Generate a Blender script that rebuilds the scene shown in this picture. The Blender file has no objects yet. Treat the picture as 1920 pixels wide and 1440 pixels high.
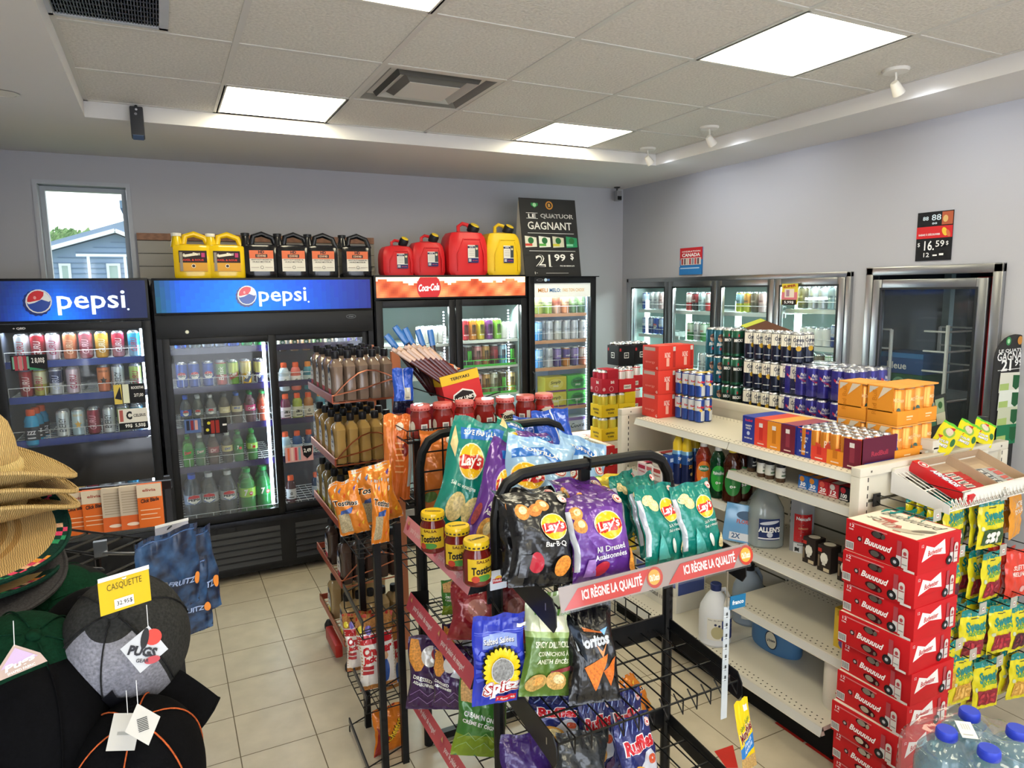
import bpy, bmesh, math, random
from math import sin, cos, pi, sqrt
from mathutils import Vector, Matrix
random.seed(7)
V = Vector
sc = bpy.context.scene
COL = sc.collection
# ------------------------------------------------------------------ camera
CH = 1.9
YAW, PITCH, ROLL, FPX = .466853, .13618658, -.01404687, 1289.87
_f = V((sin(YAW)*cos(PITCH), cos(YAW)*cos(PITCH), -sin(PITCH)))
_r0 = V((cos(YAW), -sin(YAW), 0)); _u0 = _r0.cross(_f)
_r = _r0*cos(ROLL) + _u0*sin(ROLL); _u = -_r0*sin(ROLL) + _u0*cos(ROLL)
cam = bpy.data.cameras.new('camera'); camo = bpy.data.objects.new('camera', cam); COL.objects.link(camo)
camo.matrix_world = Matrix(((_r.x, _u.x, -_f.x, 0), (_r.y, _u.y, -_f.y, 0), (_r.z, _u.z, -_f.z, CH), (0, 0, 0, 1)))
cam.sensor_fit = 'HORIZONTAL'; cam.sensor_width = 36; cam.lens = FPX/1920*36; cam.clip_start = .05
sc.camera = camo
def ray(x, y): return _r*((x-960)/FPX) + _u*((720-y)/FPX) + _f
def U(x, y, ax, v):            # the point of a world plane (ax = value) seen at a photo position
    d = ray(x, y); i = 'XYZ'.index(ax); c = V((0, 0, CH)); return c + d*((v-c[i])/d[i])
def D(x, y, d): return V((0, 0, CH)) + ray(x, y)*d
# ------------------------------------------------------------------ view, world
sc.view_settings.view_transform = 'Standard'; sc.view_settings.look = 'None'
sc.view_settings.gamma = 1; sc.view_settings.exposure = EXPOSURE = 1.15
try: sc.view_settings.use_curve_mapping = False
except Exception: pass
w = bpy.data.worlds.new('overcast_sky'); sc.world = w; w.use_nodes = True
nt = w.node_tree; bg = nt.nodes['Background']
sky = nt.nodes.new('ShaderNodeTexSky'); sky.sky_type = 'HOSEK_WILKIE'; sky.turbidity = 8; sky.sun_direction = (.3, -.5, .8)
mx = nt.nodes.new('ShaderNodeMixRGB'); mx.inputs[0].default_value = .93; mx.inputs[2].default_value = (.93, .97, 1, 1)
nt.links.new(sky.outputs[0], mx.inputs[1]); nt.links.new(mx.outputs[0], bg.inputs[0]); bg.inputs[1].default_value = 1.35
cy = sc.cycles
cy.use_denoising = True; cy.use_adaptive_sampling = True; cy.adaptive_threshold = .03; cy.adaptive_min_samples = 12; cy.max_bounces = 6; cy.diffuse_bounces = 4; cy.glossy_bounces = 3; cy.transmission_bounces = 4; cy.transparent_max_bounces = 14
cy.caustics_reflective = False; cy.caustics_refractive = False; cy.sample_clamp_indirect = 3
def area(name, loc, size, size_y, power, color, rot):
    l = bpy.data.lights.new(name, 'AREA'); l.shape = 'RECTANGLE'; l.size = size; l.size_y = size_y; l.energy = power; l.color = color
    o = bpy.data.objects.new(name, l); COL.objects.link(o); o.location = loc; o.rotation_euler = rot; return o
# daylight coming through the shop front behind the camera
area('daylight_shopfront', (1.4, -3.05, 1.45), 4.2, 2.2, 125, (.86, .93, 1), (pi/2, 0, pi))
area('daylight_side_window', (-.9, -.9, 1.6), 1.6, 1.6, 26, (.86, .93, 1), (0, -pi/2, 0))
PANEL = 7.5                     # brightness of the ceiling panels
# ------------------------------------------------------------------ materials
_m = {}
def lin(c): return c/12.92 if c <= .04045 else ((c+.055)/1.055)**2.4
def rgb(h): return tuple(lin(int(h[i:i+2], 16)/255) for i in (0, 2, 4)) + (1,)
def M(key):
    """'rrggbb:finish' -> a node material, made once"""
    if not isinstance(key, str): return key
    if key in _m: return _m[key]
    h, _, fin = key.partition(':'); fin = fin or 'plastic'
    m = bpy.data.materials.new(key.replace(':', '_')); m.use_nodes = True; nt = m.node_tree; N = nt.nodes; L = nt.links
    p = N['Principled BSDF']; c = rgb(h); p.inputs['Base Color'].default_value = c
    P = dict(plastic=(.4, 0), matte=(.85, 0), foil=(.24, .12), metal=(.28, 1), brushed=(.42, 1), gloss=(.14, 0), cloth=(.95, 0), straw=(.7, 0),
             card=(.55, 0), wire=(.35, 0), tile=(.33, 0), wall=(.75, 0), ceil=(.95, 0), wood=(.6, 0), rubber=(.6, 0), can=(.27, .35), camo=(.9, 0), food=(.6, 0), knit=(.95, 0), stone=(.8, 0))
    p.inputs['Specular IOR Level'].default_value = {'cloth': .08, 'knit': .08, 'straw': .2, 'matte': .15, 'plastic': .32, 'wire': .35, 'card': .3, 'gloss': .55}.get(fin, .5)
    if fin in P: p.inputs['Roughness'].default_value, p.inputs['Metallic'].default_value = P[fin]
    def noise(scale, det=2): t = N.new('ShaderNodeTexNoise'); t.inputs['Scale'].default_value = scale; t.inputs['Detail'].default_value = det; g = N.new('ShaderNodeTexCoord'); L.new(g.outputs['Object'], t.inputs['Vector']); return t
    def bump(src, st, dist=.002): b = N.new('ShaderNodeBump'); b.inputs['Strength'].default_value = st; b.inputs['Distance'].default_value = dist; L.new(src, b.inputs['Height']); L.new(b.outputs[0], p.inputs['Normal'])
    def vary(src, lo, hi):
        r = N.new('ShaderNodeMapRange'); r.inputs[1].default_value = .3; r.inputs[2].default_value = .7; r.inputs[3].default_value = lo; r.inputs[4].default_value = hi; L.new(src, r.inputs[0])
        x = N.new('ShaderNodeVectorMath'); x.operation = 'SCALE'; x.inputs[0].default_value = c[:3]; L.new(r.outputs[0], x.inputs[3]); L.new(x.outputs[0], p.inputs['Base Color'])
    if fin == 'foil': bump(noise(26, 2).outputs[0], .8, .007); p.inputs['Specular IOR Level'].default_value = .7
    elif fin in ('cloth', 'knit'):
        t = noise(420); bump(t.outputs[0], .5, .001); vary(noise(260, 4).outputs[0], .7, 1.3)
    elif fin == 'straw':
        g = N.new('ShaderNodeTexCoord'); t = N.new('ShaderNodeTexWave'); t.inputs['Scale'].default_value = 95; t.inputs['Distortion'].default_value = 5; t.inputs['Detail'].default_value = 4
        L.new(g.outputs['Object'], t.inputs[0]); bump(t.outputs[1], .8, .002); vary(t.outputs[1], .72, 1.15)
    elif fin == 'tile': vary(noise(9, 6).outputs[0], .9, 1.08); bump(noise(240).outputs[0], .12, .001)
    elif fin == 'wall': bump(noise(180, 3).outputs[0], .18, .001)
    elif fin == 'ceil':
        t = noise(85, 5); bump(t.outputs[0], .9, .006); v = N.new('ShaderNodeTexVoronoi'); v.inputs['Scale'].default_value = 95; g = N.new('ShaderNodeTexCoord'); L.new(g.outputs['Object'], v.inputs[0]); vary(t.outputs[0], .82, 1.05)
    elif fin == 'wood':
        t = N.new('ShaderNodeTexWave'); t.inputs['Scale'].default_value = 9; t.inputs['Distortion'].default_value = 6; vary(t.outputs[1], .85, 1.1)
    elif fin == 'food': t = noise(130, 4); bump(t.outputs[0], .7, .003); vary(t.outputs[0], .6, 1.35)
    elif fin == 'stone': t = noise(14, 4); bump(t.outputs[0], .5, .02); vary(t.outputs[0], .6, 1.2)
    elif fin == 'brushed': t = noise(30); t.inputs['Roughness'].default_value = .7; vary(t.outputs[0], .85, 1.1)
    elif fin == 'camo':
        r = N.new('ShaderNodeValToRGB'); L.new(noise(16, 3).outputs[0], r.inputs[0]); r.color_ramp.elements[0].color = rgb('0b1730'); r.color_ramp.elements[0].position = .42; r.color_ramp.elements[1].color = rgb('2f527c'); r.color_ramp.elements[1].position = .66
        L.new(r.outputs[0], p.inputs['Base Color']); p.inputs['Roughness'].default_value = .35
    elif fin.startswith('emit'):
        p.inputs['Base Color'].default_value = (0, 0, 0, 1) if fin[4:5] != 'p' else c; p.inputs['Emission Color'].default_value = c; p.inputs['Emission Strength'].default_value = float(fin[4:].lstrip('p') or 1)
    elif fin.startswith('clear') or fin == 'glass' or fin.startswith('pet'):
        N.remove(p); out = N['Material Output']
        a = {'glass': .03, 'clear': .12}.get(fin, None)
        if a is None: a = float(fin.lstrip('clearpt') or 20)/100
        tr = N.new('ShaderNodeBsdfTransparent'); gl = N.new('ShaderNodeBsdfGlossy'); gl.inputs['Roughness'].default_value = .04 if fin == 'glass' else .08
        df = N.new('ShaderNodeBsdfDiffuse'); df.inputs[0].default_value = c; gl.inputs[0].default_value = (.9, .9, .9, 1)
        tr.inputs[0].default_value = tuple(.35+.65*k for k in c[:3])+(1,) if fin.startswith('pet') else ((.93, .95, .95, 1) if fin == 'glass' else (1, 1, 1, 1))
        m1 = N.new('ShaderNodeMixShader'); m1.inputs[0].default_value = a; L.new(tr.outputs[0], m1.inputs[1]); L.new(df.outputs[0], m1.inputs[2])
        fr = N.new('ShaderNodeFresnel'); fr.inputs[0].default_value = 1.45; m2 = N.new('ShaderNodeMixShader'); ge = N.new('ShaderNodeNewGeometry'); mu = N.new('ShaderNodeMath'); mu.operation = 'MULTIPLY_ADD'; mu.inputs[1].default_value = 0; L.new(ge.outputs['Backfacing'], mu.inputs[0]); sb_ = N.new('ShaderNodeMath'); sb_.operation = 'SUBTRACT'; sb_.inputs[0].default_value = 1; L.new(ge.outputs['Backfacing'], sb_.inputs[1]); mu.operation = 'MULTIPLY'; L.new(sb_.outputs[0], mu.inputs[0]); L.new(fr.outputs[0], mu.inputs[1]); L.new(mu.outputs[0], m2.inputs[0]); L.new(m1.outputs[0], m2.inputs[1]); L.new(gl.outputs[0], m2.inputs[2])
        L.new(m2.outputs[0], out.inputs[0])
    _m[key] = m; return m
# ------------------------------------------------------------------ lettering
_tx = {}
def glyphs(s, bold=0., shear=0.):
    k = (s, bold, shear)
    if k not in _tx:
        cu = bpy.data.curves.new('t', 'FONT'); cu.body = s; cu.offset = bold; cu.shear = shear; cu.resolution_u = 2; cu.fill_mode = 'FRONT'
        o = bpy.data.objects.new('t', cu); me = o.to_mesh(); vs = [(v.co.x, v.co.y) for v in me.vertices]; me.calc_loop_triangles()
        ts = [tuple(t.vertices) for t in me.loop_triangles]
        o.to_mesh_clear(); bpy.data.objects.remove(o); bpy.data.curves.remove(cu)
        xs = [v[0] for v in vs]; ys = [v[1] for v in vs]; x0, x1, y0, y1 = min(xs), max(xs), min(ys), max(ys)
        _tx[k] = ([((x-(x0+x1)/2)/(x1-x0), (y-(y0+y1)/2)/(y1-y0)) for x, y in vs], ts)
    return _tx[k]
# ------------------------------------------------------------------ mesh builder
class MB:
    def __init__(s): s.v = []; s.f = []; s.mi = []; s.ms = []; s.T = Matrix()
    def mid(s, k):
        if k not in s.ms: s.ms.append(k)
        return s.ms.index(k)
    def add(s, vs, fs, k):
        b = len(s.v); i = s.mid(k); T = s.T
        s.v += [T @ V(v) for v in vs]; s.f += [tuple(b+j for j in f) for f in fs]; s.mi += [i]*len(fs); return s
    def box(s, a, b, k, bev=0):
        x0, y0, z0 = a; x1, y1, z1 = b
        if bev:
            bm = bmesh.new(); bmesh.ops.create_cube(bm, size=1)
            for v in bm.verts: v.co = V(((x0+x1)/2+v.co.x*(x1-x0), (y0+y1)/2+v.co.y*(y1-y0), (z0+z1)/2+v.co.z*(z1-z0)))
            bmesh.ops.bevel(bm, geom=list(bm.edges), offset=bev, segments=2, affect='EDGES', profile=.6)
            s.add([v.co.copy() for v in bm.verts], [[v.index for v in f.verts] for f in bm.faces], k); bm.free(); return s
        return s.add([(x0, y0, z0), (x1, y0, z0), (x1, y1, z0), (x0, y1, z0), (x0, y0, z1), (x1, y0, z1), (x1, y1, z1), (x0, y1, z1)],
                     [(0, 3, 2, 1), (4, 5, 6, 7), (0, 1, 5, 4), (1, 2, 6, 5), (2, 3, 7, 6), (3, 0, 4, 7)], k)
    def tube(s, pts, r, k, n=6, cap=True, r2=None):
        pts = [V(p) for p in pts]; vs = []; fs = []; up = None
        for i, p in enumerate(pts):
            d = (pts[min(i+1, len(pts)-1)]-pts[max(i-1, 0)]).normalized()
            if up is None: up = V((0, 0, 1)) if abs(d.z) < .9 else V((1, 0, 0))
            a = d.cross(up).normalized(); b = a.cross(d).normalized(); up = b
            rr = r if r2 is None else r+(r2-r)*i/(len(pts)-1)
            for j in range(n): t = 2*pi*(j+.5)/n; vs.append(p+(a*cos(t)+b*sin(t))*rr)
        for i in range(len(pts)-1):
            for j in range(n): fs.append((i*n+j, i*n+(j+1) % n, (i+1)*n+(j+1) % n, (i+1)*n+j))
        if cap: fs += [tuple(range(n))[::-1], tuple(range((len(pts)-1)*n, len(pts)*n))]
        return s.add(vs, fs, k)
    def bar(s, a, b, w, h, k):          # rectangular bar between two points
        a, b = V(a), V(b); d = (b-a).normalized(); up = V((0, 0, 1)) if abs(d.z) < .95 else V((0, 1, 0)); x = d.cross(up).normalized()*w/2; y = d.cross(x).normalized()*h/2
        return s.add([a-x-y, a+x-y, a+x+y, a-x+y, b-x-y, b+x-y, b+x+y, b-x+y], [(0, 3, 2, 1), (4, 5, 6, 7), (0, 1, 5, 4), (1, 2, 6, 5), (2, 3, 7, 6), (3, 0, 4, 7)], k)
    def lathe(s, prof, c=(0, 0, 0), n=16, sx=1, sy=1, sq=0):
        """prof: (radius, z, material) from bottom to top; sq rounds towards a square section"""
        vs = []
        for r, z, _k in prof:
            for j in range(n):
                t = 2*pi*j/n; q = 1
                if sq: q = (abs(cos(t))**(2+sq*6)+abs(sin(t))**(2+sq*6))**(-1/(2+sq*6))
                vs.append((c[0]+r*q*sx*cos(t), c[1]+r*q*sy*sin(t), c[2]+z))
        b = len(s.v); s.v += [s.T @ V(v) for v in vs]
        for i in range(len(prof)-1):
            k = s.mid(prof[i][2])
            for j in range(n): s.f.append((b+i*n+j, b+i*n+(j+1) % n, b+(i+1)*n+(j+1) % n, b+(i+1)*n+j)); s.mi.append(k)
        if prof[0][0] > 0: s.f.append(tuple(b+j for j in range(n))[::-1]); s.mi.append(s.mid(prof[0][2]))
        if prof[-1][0] > 0: s.f.append(tuple(b+(len(prof)-1)*n+j for j in range(n))); s.mi.append(s.mid(prof[-2][2]))
        return s
    def grid(s, S, nu, nv, k, paint=None, flip=False):
        """surface S(u, v), u and v in 0..1; paint(u, v) -> material"""
        b = len(s.v)
        for j in range(nv+1):
            for i in range(nu+1): s.v.append(s.T @ V(S(i/nu, j/nv)))
        for j in range(nv):
            for i in range(nu):
                a = b+j*(nu+1)+i; q = (a, a+1, a+nu+2, a+nu+1); s.f.append(q[::-1] if flip else q); s.mi.append(s.mid(paint((i+.5)/nu, (j+.5)/nv) if paint else k))
        return s
    def prism(s, pts, map0, map1, k):   # closed outline swept between two placements
        n = len(pts); vs = [map0(*p) for p in pts]+[map1(*p) for p in pts]
        return s.add(vs, [tuple(range(n)), tuple(range(n, 2*n))[::-1]]+[((i+1) % n, i, n+i, n+(i+1) % n) for i in range(n)], k)
    def tris(s, vs, ts, mp, k, L=None):
        if L:
            vs = list(vs); todo = list(ts); out = []; mids = {}
            while todo:
                t = todo.pop(); e = [((vs[t[i]][0]-vs[t[(i+1) % 3]][0])**2+(vs[t[i]][1]-vs[t[(i+1) % 3]][1])**2, i) for i in range(3)]; m, i = max(e)
                if m <= L*L: out.append(t); continue
                a, b, c = t[i], t[(i+1) % 3], t[(i+2) % 3]; q = (min(a, b), max(a, b))
                if q not in mids: mids[q] = len(vs); vs.append(((vs[a][0]+vs[b][0])/2, (vs[a][1]+vs[b][1])/2))
                todo += [(a, mids[q], c), (mids[q], b, c)]
            ts = out
        return s.add([mp(x, y) for x, y in vs], ts, k)
    def deco(s, mp, ops, L=None, e0=.0006, de=.0004):
        """printed matter laid on a surface: mp(x, y, lift) -> point; ops: c disc, e ellipse, r rectangle, p polygon, t text"""
        for n, o in enumerate(ops):
            e = e0+de*n; f = lambda x, y: mp(x, y, e); t = o[0]; k = o[-1]
            if t == 't':      # t, text, cx, cy, w, h, [rot, bold, shear], mat
                _, tx, cx, cy_, w_, h_ = o[:6]; rot, bold, sh = (list(o[6:-1])+[0, 0, 0])[:3]
                vs, ts = glyphs(tx, bold, sh); cr, sr = cos(rot), sin(rot)
                s.tris([(cx+x*w_*cr-y*h_*sr, cy_+x*w_*sr+y*h_*cr) for x, y in vs], ts, f, k, L); continue
            if t == 'c': pts = [(o[1]+o[3]*cos(a*pi/10), o[2]+o[3]*sin(a*pi/10)) for a in range(20)]
            elif t == 'e': _, cx, cy_, rx, ry, rot = o[:6]; pts = [(cx+rx*cos(a*pi/9)*cos(rot)-ry*sin(a*pi/9)*sin(rot), cy_+rx*cos(a*pi/9)*sin(rot)+ry*sin(a*pi/9)*cos(rot)) for a in range(18)]
            elif t == 'r': pts = [(o[1], o[2]), (o[3], o[2]), (o[3], o[4]), (o[1], o[4])]
            elif t == 'p': pts = list(o[1])
            if t == 'p': # ear clipping through bmesh-free helper
                from mathutils.geometry import tessellate_polygon
                ts = [tuple(q) for q in tessellate_polygon([[V((x, y, 0)) for x, y in pts]])]
                ts = [q if ((pts[q[1]][0]-pts[q[0]][0])*(pts[q[2]][1]-pts[q[0]][1])-(pts[q[1]][1]-pts[q[0]][1])*(pts[q[2]][0]-pts[q[0]][0])) > 0 else q[::-1] for q in ts]
            else: ts = [(0, i, i+1) for i in range(1, len(pts)-1)]
            s.tris(pts, ts, f, k, L)
        return s
    def mesh(s, name, ang=.6):
        me = bpy.data.meshes.new(name); me.from_pydata([tuple(v) for v in s.v], [], s.f)
        for k in s.ms: me.materials.append(M(k))
        me.polygons.foreach_set('material_index', s.mi); me.polygons.foreach_set('use_smooth', [True]*len(s.f))
        me.update()
        if ang is not None:
            try: me.set_sharp_from_angle(angle=ang)
            except Exception: pass
        return me
    def obj(s, name, parent=None, ang=.6, link=True):
        o = bpy.data.objects.new(name, s.mesh(name, ang)); 
        if link: COL.objects.link(o)
        if parent is not None: o.parent = parent
        return o
def planemap(o, ex, ey):
    o, ex, ey = V(o), V(ex).normalized(), V(ey).normalized(); n = ex.cross(ey)
    return lambda x, y, e=0: o+ex*x+ey*y+n*e
def cylmap(r, rf=None):       # x measured round the can (0 faces -Y), y up
    return lambda x, y, e=0: V(((r if rf is None else rf(y))*1.0, 0, 0)) if 0 else V((((rf(y) if rf else r)+e)*sin(x/r), -((rf(y) if rf else r)+e)*cos(x/r), y))
# ------------------------------------------------------------------ things
def tag(o, label, cat, group=None, kind=None):
    if label: o['label'] = label
    if cat: o['category'] = cat
    if group: o['group'] = group
    if kind: o['kind'] = kind
    return o
def struct(o, label=None): 
    o['kind'] = 'structure'
    if label: o['label'] = label
    return o
def empty(name, loc=(0, 0, 0), rz=0, link=True):
    o = bpy.data.objects.new(name, None); o.location = loc; o.rotation_euler = (0, 0, rz); o.empty_display_size = .05
    if link: COL.objects.link(o)
    return o
class Proto:
    """a kind of thing: one mesh, or a root with parts (and sub-parts); place() copies it"""
    def __init__(s, name, mb=None, parts=(), ang=.6, mesh=None):
        s.name = name
        s.root = bpy.data.objects.new(name, mesh or mb.mesh(name, ang)) if (mb or mesh) else bpy.data.objects.new(name, None)
        s.parts = []
        for p in parts:      # (name, mb, [subparts], label)
            po = bpy.data.objects.new(p[0], p[1].mesh(p[0], ang) if isinstance(p[1], MB) else p[1]); subs = [bpy.data.objects.new(q[0], q[1].mesh(q[0], ang)) for q in (p[2] if len(p) > 2 and p[2] else ())]
            if len(p) > 3 and p[3]: po['label'] = p[3]
            s.parts.append((po, subs))
    def place(s, loc, rot=(0, 0, 0), label=None, cat=None, group=None, scale=1):
        r = s.root.copy(); COL.objects.link(r); r.location = loc; r.rotation_euler = rot if not isinstance(rot, (int, float)) else (0, 0, rot)
        r.scale = (scale,)*3 if isinstance(scale, (int, float)) else scale
        for po, subs in s.parts:
            c = po.copy(); COL.objects.link(c); c.parent = r
            for q in subs: d = q.copy(); COL.objects.link(d); d.parent = c
        return tag(r, label, cat, group)
ORD = ['first', 'second', 'third', 'fourth', 'fifth', 'sixth', 'seventh', 'eighth', 'ninth', 'tenth', 'eleventh', 'twelfth', 'thirteenth', 'fourteenth']
def frm(i, n, side='left'):      # 'leftmost', 'second from the left' ...
    if n == 1: return 'only one'
    if i == 0: return side+'most' if side in ('left', 'right') else side+' one'
    if i == n-1 and side == 'left': return 'rightmost'
    return ORD[i]+' from '+side
def lab16(desc, *rest):         # a label of at most sixteen words
    for d in (desc, desc.split(' with ')[0], ' '.join(desc.split(' with ')[0].split()[-3:]), ' '.join(desc.split(' with ')[0].split()[-2:])):
        t = ', '.join((d,)+rest)
        if len(t.split()) <= 16: return t
    return ' '.join(t.split()[:16])
# ================================================================== the room
XL, XR, YF, YB, SOF, CEI = -.92, 3.95, -3.1, 5.46, 2.82, 2.905
TX0, TX1, TY1 = -.284, 3.43, 4.325
WALL = 'b4b4b9:wall'
# floor: square tiles with thin joints
mb = MB(); mb.box((XL, YF, -.06), (XR+1.2, YB, -.0015), '6d6250:matte')
x0, y0, s_ = .1542, 4.3807, .3085
xs = [x0+s_*i for i in range(-4, 17)]; ys = [y0-.3065*j for j in range(-4, 26)]
for i in range(len(xs)-1):
    for y in ys:
        a, b, c, d = max(xs[i]+.0022, XL), min(xs[i+1]-.0022, XR), y-.3065+.0022, min(y-.0022, YB)
        if a < b and c < d: mb.add([(a, c, 0), (b, c, 0), (b, d, 0), (a, d, 0)], [(0, 1, 2, 3)], 'bdb29b:tile')
q = [U(1339, 1409, 'Z', 0), U(1374, 1397, 'Z', 0), U(1384, 1440, 'Z', 0), U(1362, 1440, 'Z', 0)]
mb.add([(p.x, p.y, .001) for p in q], [(3, 2, 1, 0)], 'c0291f:tile')
for a, b in ((1.98, 1.83), (1.82, 1.68), (1.67, 1.5)): mb.add([(2.265, b, .001), (2.34, b, .001), (2.34, a, .001), (2.265, a, .001)], [(0, 1, 2, 3)], 'b8281f:tile')
struct(mb.obj('floor'), 'beige square tiled floor with thin dark joints')
# walls
def wall(name, *boxes, k=WALL):
    mb = MB()
    for a, b in boxes: mb.box(a, b, k)
    return struct(mb.obj(name), None)
WX0, WX1, WZ0, WZ1 = -.675, -.145, 1.25, 2.635
wall('wall_back', ((XL, YB, 0), (WX0, YB+.14, 3.05)), ((WX1, YB, 0), (XR+.12, YB+.14, 3.05)), ((WX0, YB, WZ1), (WX1, YB+.14, 3.05)), ((WX0, YB, 0), (WX1, YB+.14, WZ0)))
wall('wall_left', ((XL-.12, YF, 0), (XL, YB+.1, 3.05)))
wall('wall_front', ((XL, YF-.12, 0), (XR+1.2, YF, 3.05)))
A0, A1, AZ0, AZ1, F0, F1, FZ1 = 2.976, 5.36, .42, 1.985, 2.08, 2.868, 2.004
wall('wall_right', ((XR, YF, 0), (XR+.1, F0, 3.05)), ((XR, F0, FZ1), (XR+.1, F1, 3.05)), ((XR, F1, 0), (XR+.1, A0, 3.05)),
     ((XR, A0, AZ1), (XR+.1, A1, 3.05)), ((XR, A0, 0), (XR+.1, A1, AZ0)), ((XR, A1, 0), (XR+.1, YB, 3.05)))
mb = MB(); mb.box((XL, YF, .0), (XL+.012, YB, .1), '9a9a98:plastic'); struct(mb.obj('baseboard_left'))
# ceiling with its recessed tray
mb = MB()
for a, b in (((XL, YF, SOF), (TX0, YB, 3.05)), ((TX1, YF, SOF), (XR, YB, 3.05)), ((TX0, TY1, SOF), (TX1, YB, 3.05))): mb.box(a, b, 'dcdad8:wall')
struct(mb.obj('ceiling_soffit'), 'smooth painted lower ceiling round the recessed tray')
gx = [TX0]+[.345+.6175*i for i in range(6)]; gx[-1] = TX1; gy = [TY1]+[3.745-.6155*j for j in range(12)]; gy = [y for y in gy if y > YF]+[YF]
CELLS = {(0, 1): 'L', (4, 1): 'L', (0, 4): 'L', (4, 4): 'L', (0, 7): 'L', (4, 7): 'L', (0, 10): 'L', (4, 10): 'L', (1, 2): 'V'}
LIT = {(1, 0), (4, 0), (4, 3), (1, 3), (1, 6), (4, 6), (1, 9), (4, 9)}; VENT = (2, 1)
mb = MB(); mb.box((TX0, YF, CEI+.02), (TX1, TY1, 3.05), 'c4c0b8:matte')
for i in range(len(gx)-1):
    for j in range(len(gy)-1):
        if (i, j) in LIT or (i, j) == VENT: continue
        a, b, c, d = gx[i]+.006, gx[i+1]-.006, gy[j+1]+.006, gy[j]-.006
        mb.add([(a, c, CEI), (a, d, CEI), (b, d, CEI), (b, c, CEI)], [(0, 1, 2, 3)], 'dedad2:ceil')
struct(mb.obj('ceiling'), 'grid of speckled mineral ceiling tiles')
mb = MB()
for x in gx[1:-1]: mb.box((x-.012, YF, CEI-.004), (x+.012, TY1, CEI+.004), 'cdcac3:plastic')
for y in gy[1:-1]: mb.box((TX0, y-.012, CEI-.0035), (TX1, y+.012, CEI+.004), 'cdcac3:plastic')
mb.box((TX0, TY1-.02, CEI-.004), (TX1, TY1, CEI+.004), 'cdcac3:plastic'); mb.box((TX0, YF, CEI-.004), (TX0+.02, TY1, CEI+.004), 'cdcac3:plastic'); mb.box((TX1-.02, YF, CEI-.004), (TX1, TY1, CEI+.004), 'cdcac3:plastic')
struct(mb.obj('trim_1'), 'pale metal grid bars between the ceiling tiles')
# lit panels
LL = {(1, 0): 'lit ceiling panel above the red soft drink cooler, nearest the back wall on the left', (4, 0): 'lit ceiling panel farthest right beside the small ceiling spotlights',
      (4, 3): 'largest lit ceiling panel in the photo, on the right', (1, 3): 'lit ceiling panel cut by the top edge of the photo'}
for c in sorted(LIT):
    i, j = c; a, b, y1, y0_ = gx[i]+.014, gx[i+1]-.014, gy[j]-.014, gy[j+1]+.014
    e = empty('ceiling_light', ((a+b)/2, (y0_+y1)/2, CEI)); w2, h2 = (b-a)/2, (y1-y0_)/2
    m1 = MB().box((-w2, -h2, .0), (w2, h2, .006), 'fff4d2:emit%s' % PANEL); m1.obj('diffuser', e)
    m2 = MB()
    for A in (((-w2-.01, -h2-.01, -.004), (-w2+.006, h2+.01, .01)), ((w2-.006, -h2-.01, -.004), (w2+.01, h2+.01, .01)), ((-w2, -h2-.01, -.004), (w2, -h2+.006, .01)), ((-w2, h2-.006, -.004), (w2, h2+.01, .01))): m2.box(*A, 'd8d6cf:plastic')
    m2.obj('frame', e); tag(e, LL.get(c, 'lit square ceiling panel behind the viewpoint'), 'ceiling light', 'square lit ceiling panels')
# supply diffuser: nested square louvres
i, j = VENT; cx, cyy = (gx[i]+gx[i+1])/2, (gy[j]+gy[j+1])/2
e = empty('ceiling_vent', (cx, cyy, CEI)); tag(e, 'square metal air diffuser with nested louvres between the ceiling tiles', 'vent')
def ring(mb, r0, z0, r1, z1, k):
    p = [(-1, -1), (1, -1), (1, 1), (-1, 1)]
    mb.add([(x*r0, y*r0, z0) for x, y in p]+[(x*r1, y*r1, z1) for x, y in p], [(n, (n+1) % 4, 4+(n+1) % 4, 4+n)[::-1] for n in range(4)], k)
mb = MB(); ring(mb, .305, 0, .27, -.002, 'c4c2bb:plastic'); ring(mb, .27, -.002, .22, .035, '77756f:plastic'); ring(mb, .305, .0, .305, .05, '777:matte'.replace('777', '777777')); mb.obj('frame', e)
mb = MB(); ring(mb, .2, -.004, .15, .02, 'b5b3ac:plastic'); ring(mb, .2, -.004, .22, .03, '55534f:matte'); mb.obj('louvre', e)
mb = MB(); mb.box((-.13, -.13, -.012), (.13, .13, -.006), 'cfccc4:plastic'); ring(mb, .13, -.01, .17, .02, '6a6863:matte'); mb.obj('centre_plate', e)
MB().box((-.3, -.3, .045), (.3, .3, .055), '2a2a2a:matte').obj('duct', e)
# return grille at top left
e = empty('return_air_grille', (-.1, 2.79, CEI)); tag(e, 'dark ribbed return air grille at the top left of the ceiling', 'vent')
mb = MB()
for k in range(34): mb.box((-.165+.0098*k, -.28, -.006), (-.161+.0098*k, .26, .0), '4a4d55:plastic')
for k in range(12): mb.box((-.17, -.28+.046*k, -.004), (.17, -.277+.046*k, -.0), '4a4d55:plastic')
mb.obj('slats', e); MB().box((-.17, -.29, .0), (.17, .27, .004), '5c6068:matte').obj('backing', e)
mb = MB()
for A in (((-.185, -.3, -.008), (-.168, .285, .004)), ((.168, -.3, -.008), (.2, .285, .004)), ((-.185, .265, -.008), (.2, .285, .004))): mb.box(*A, 'b8bcc2:plastic')
mb.obj('frame', e)
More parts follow.
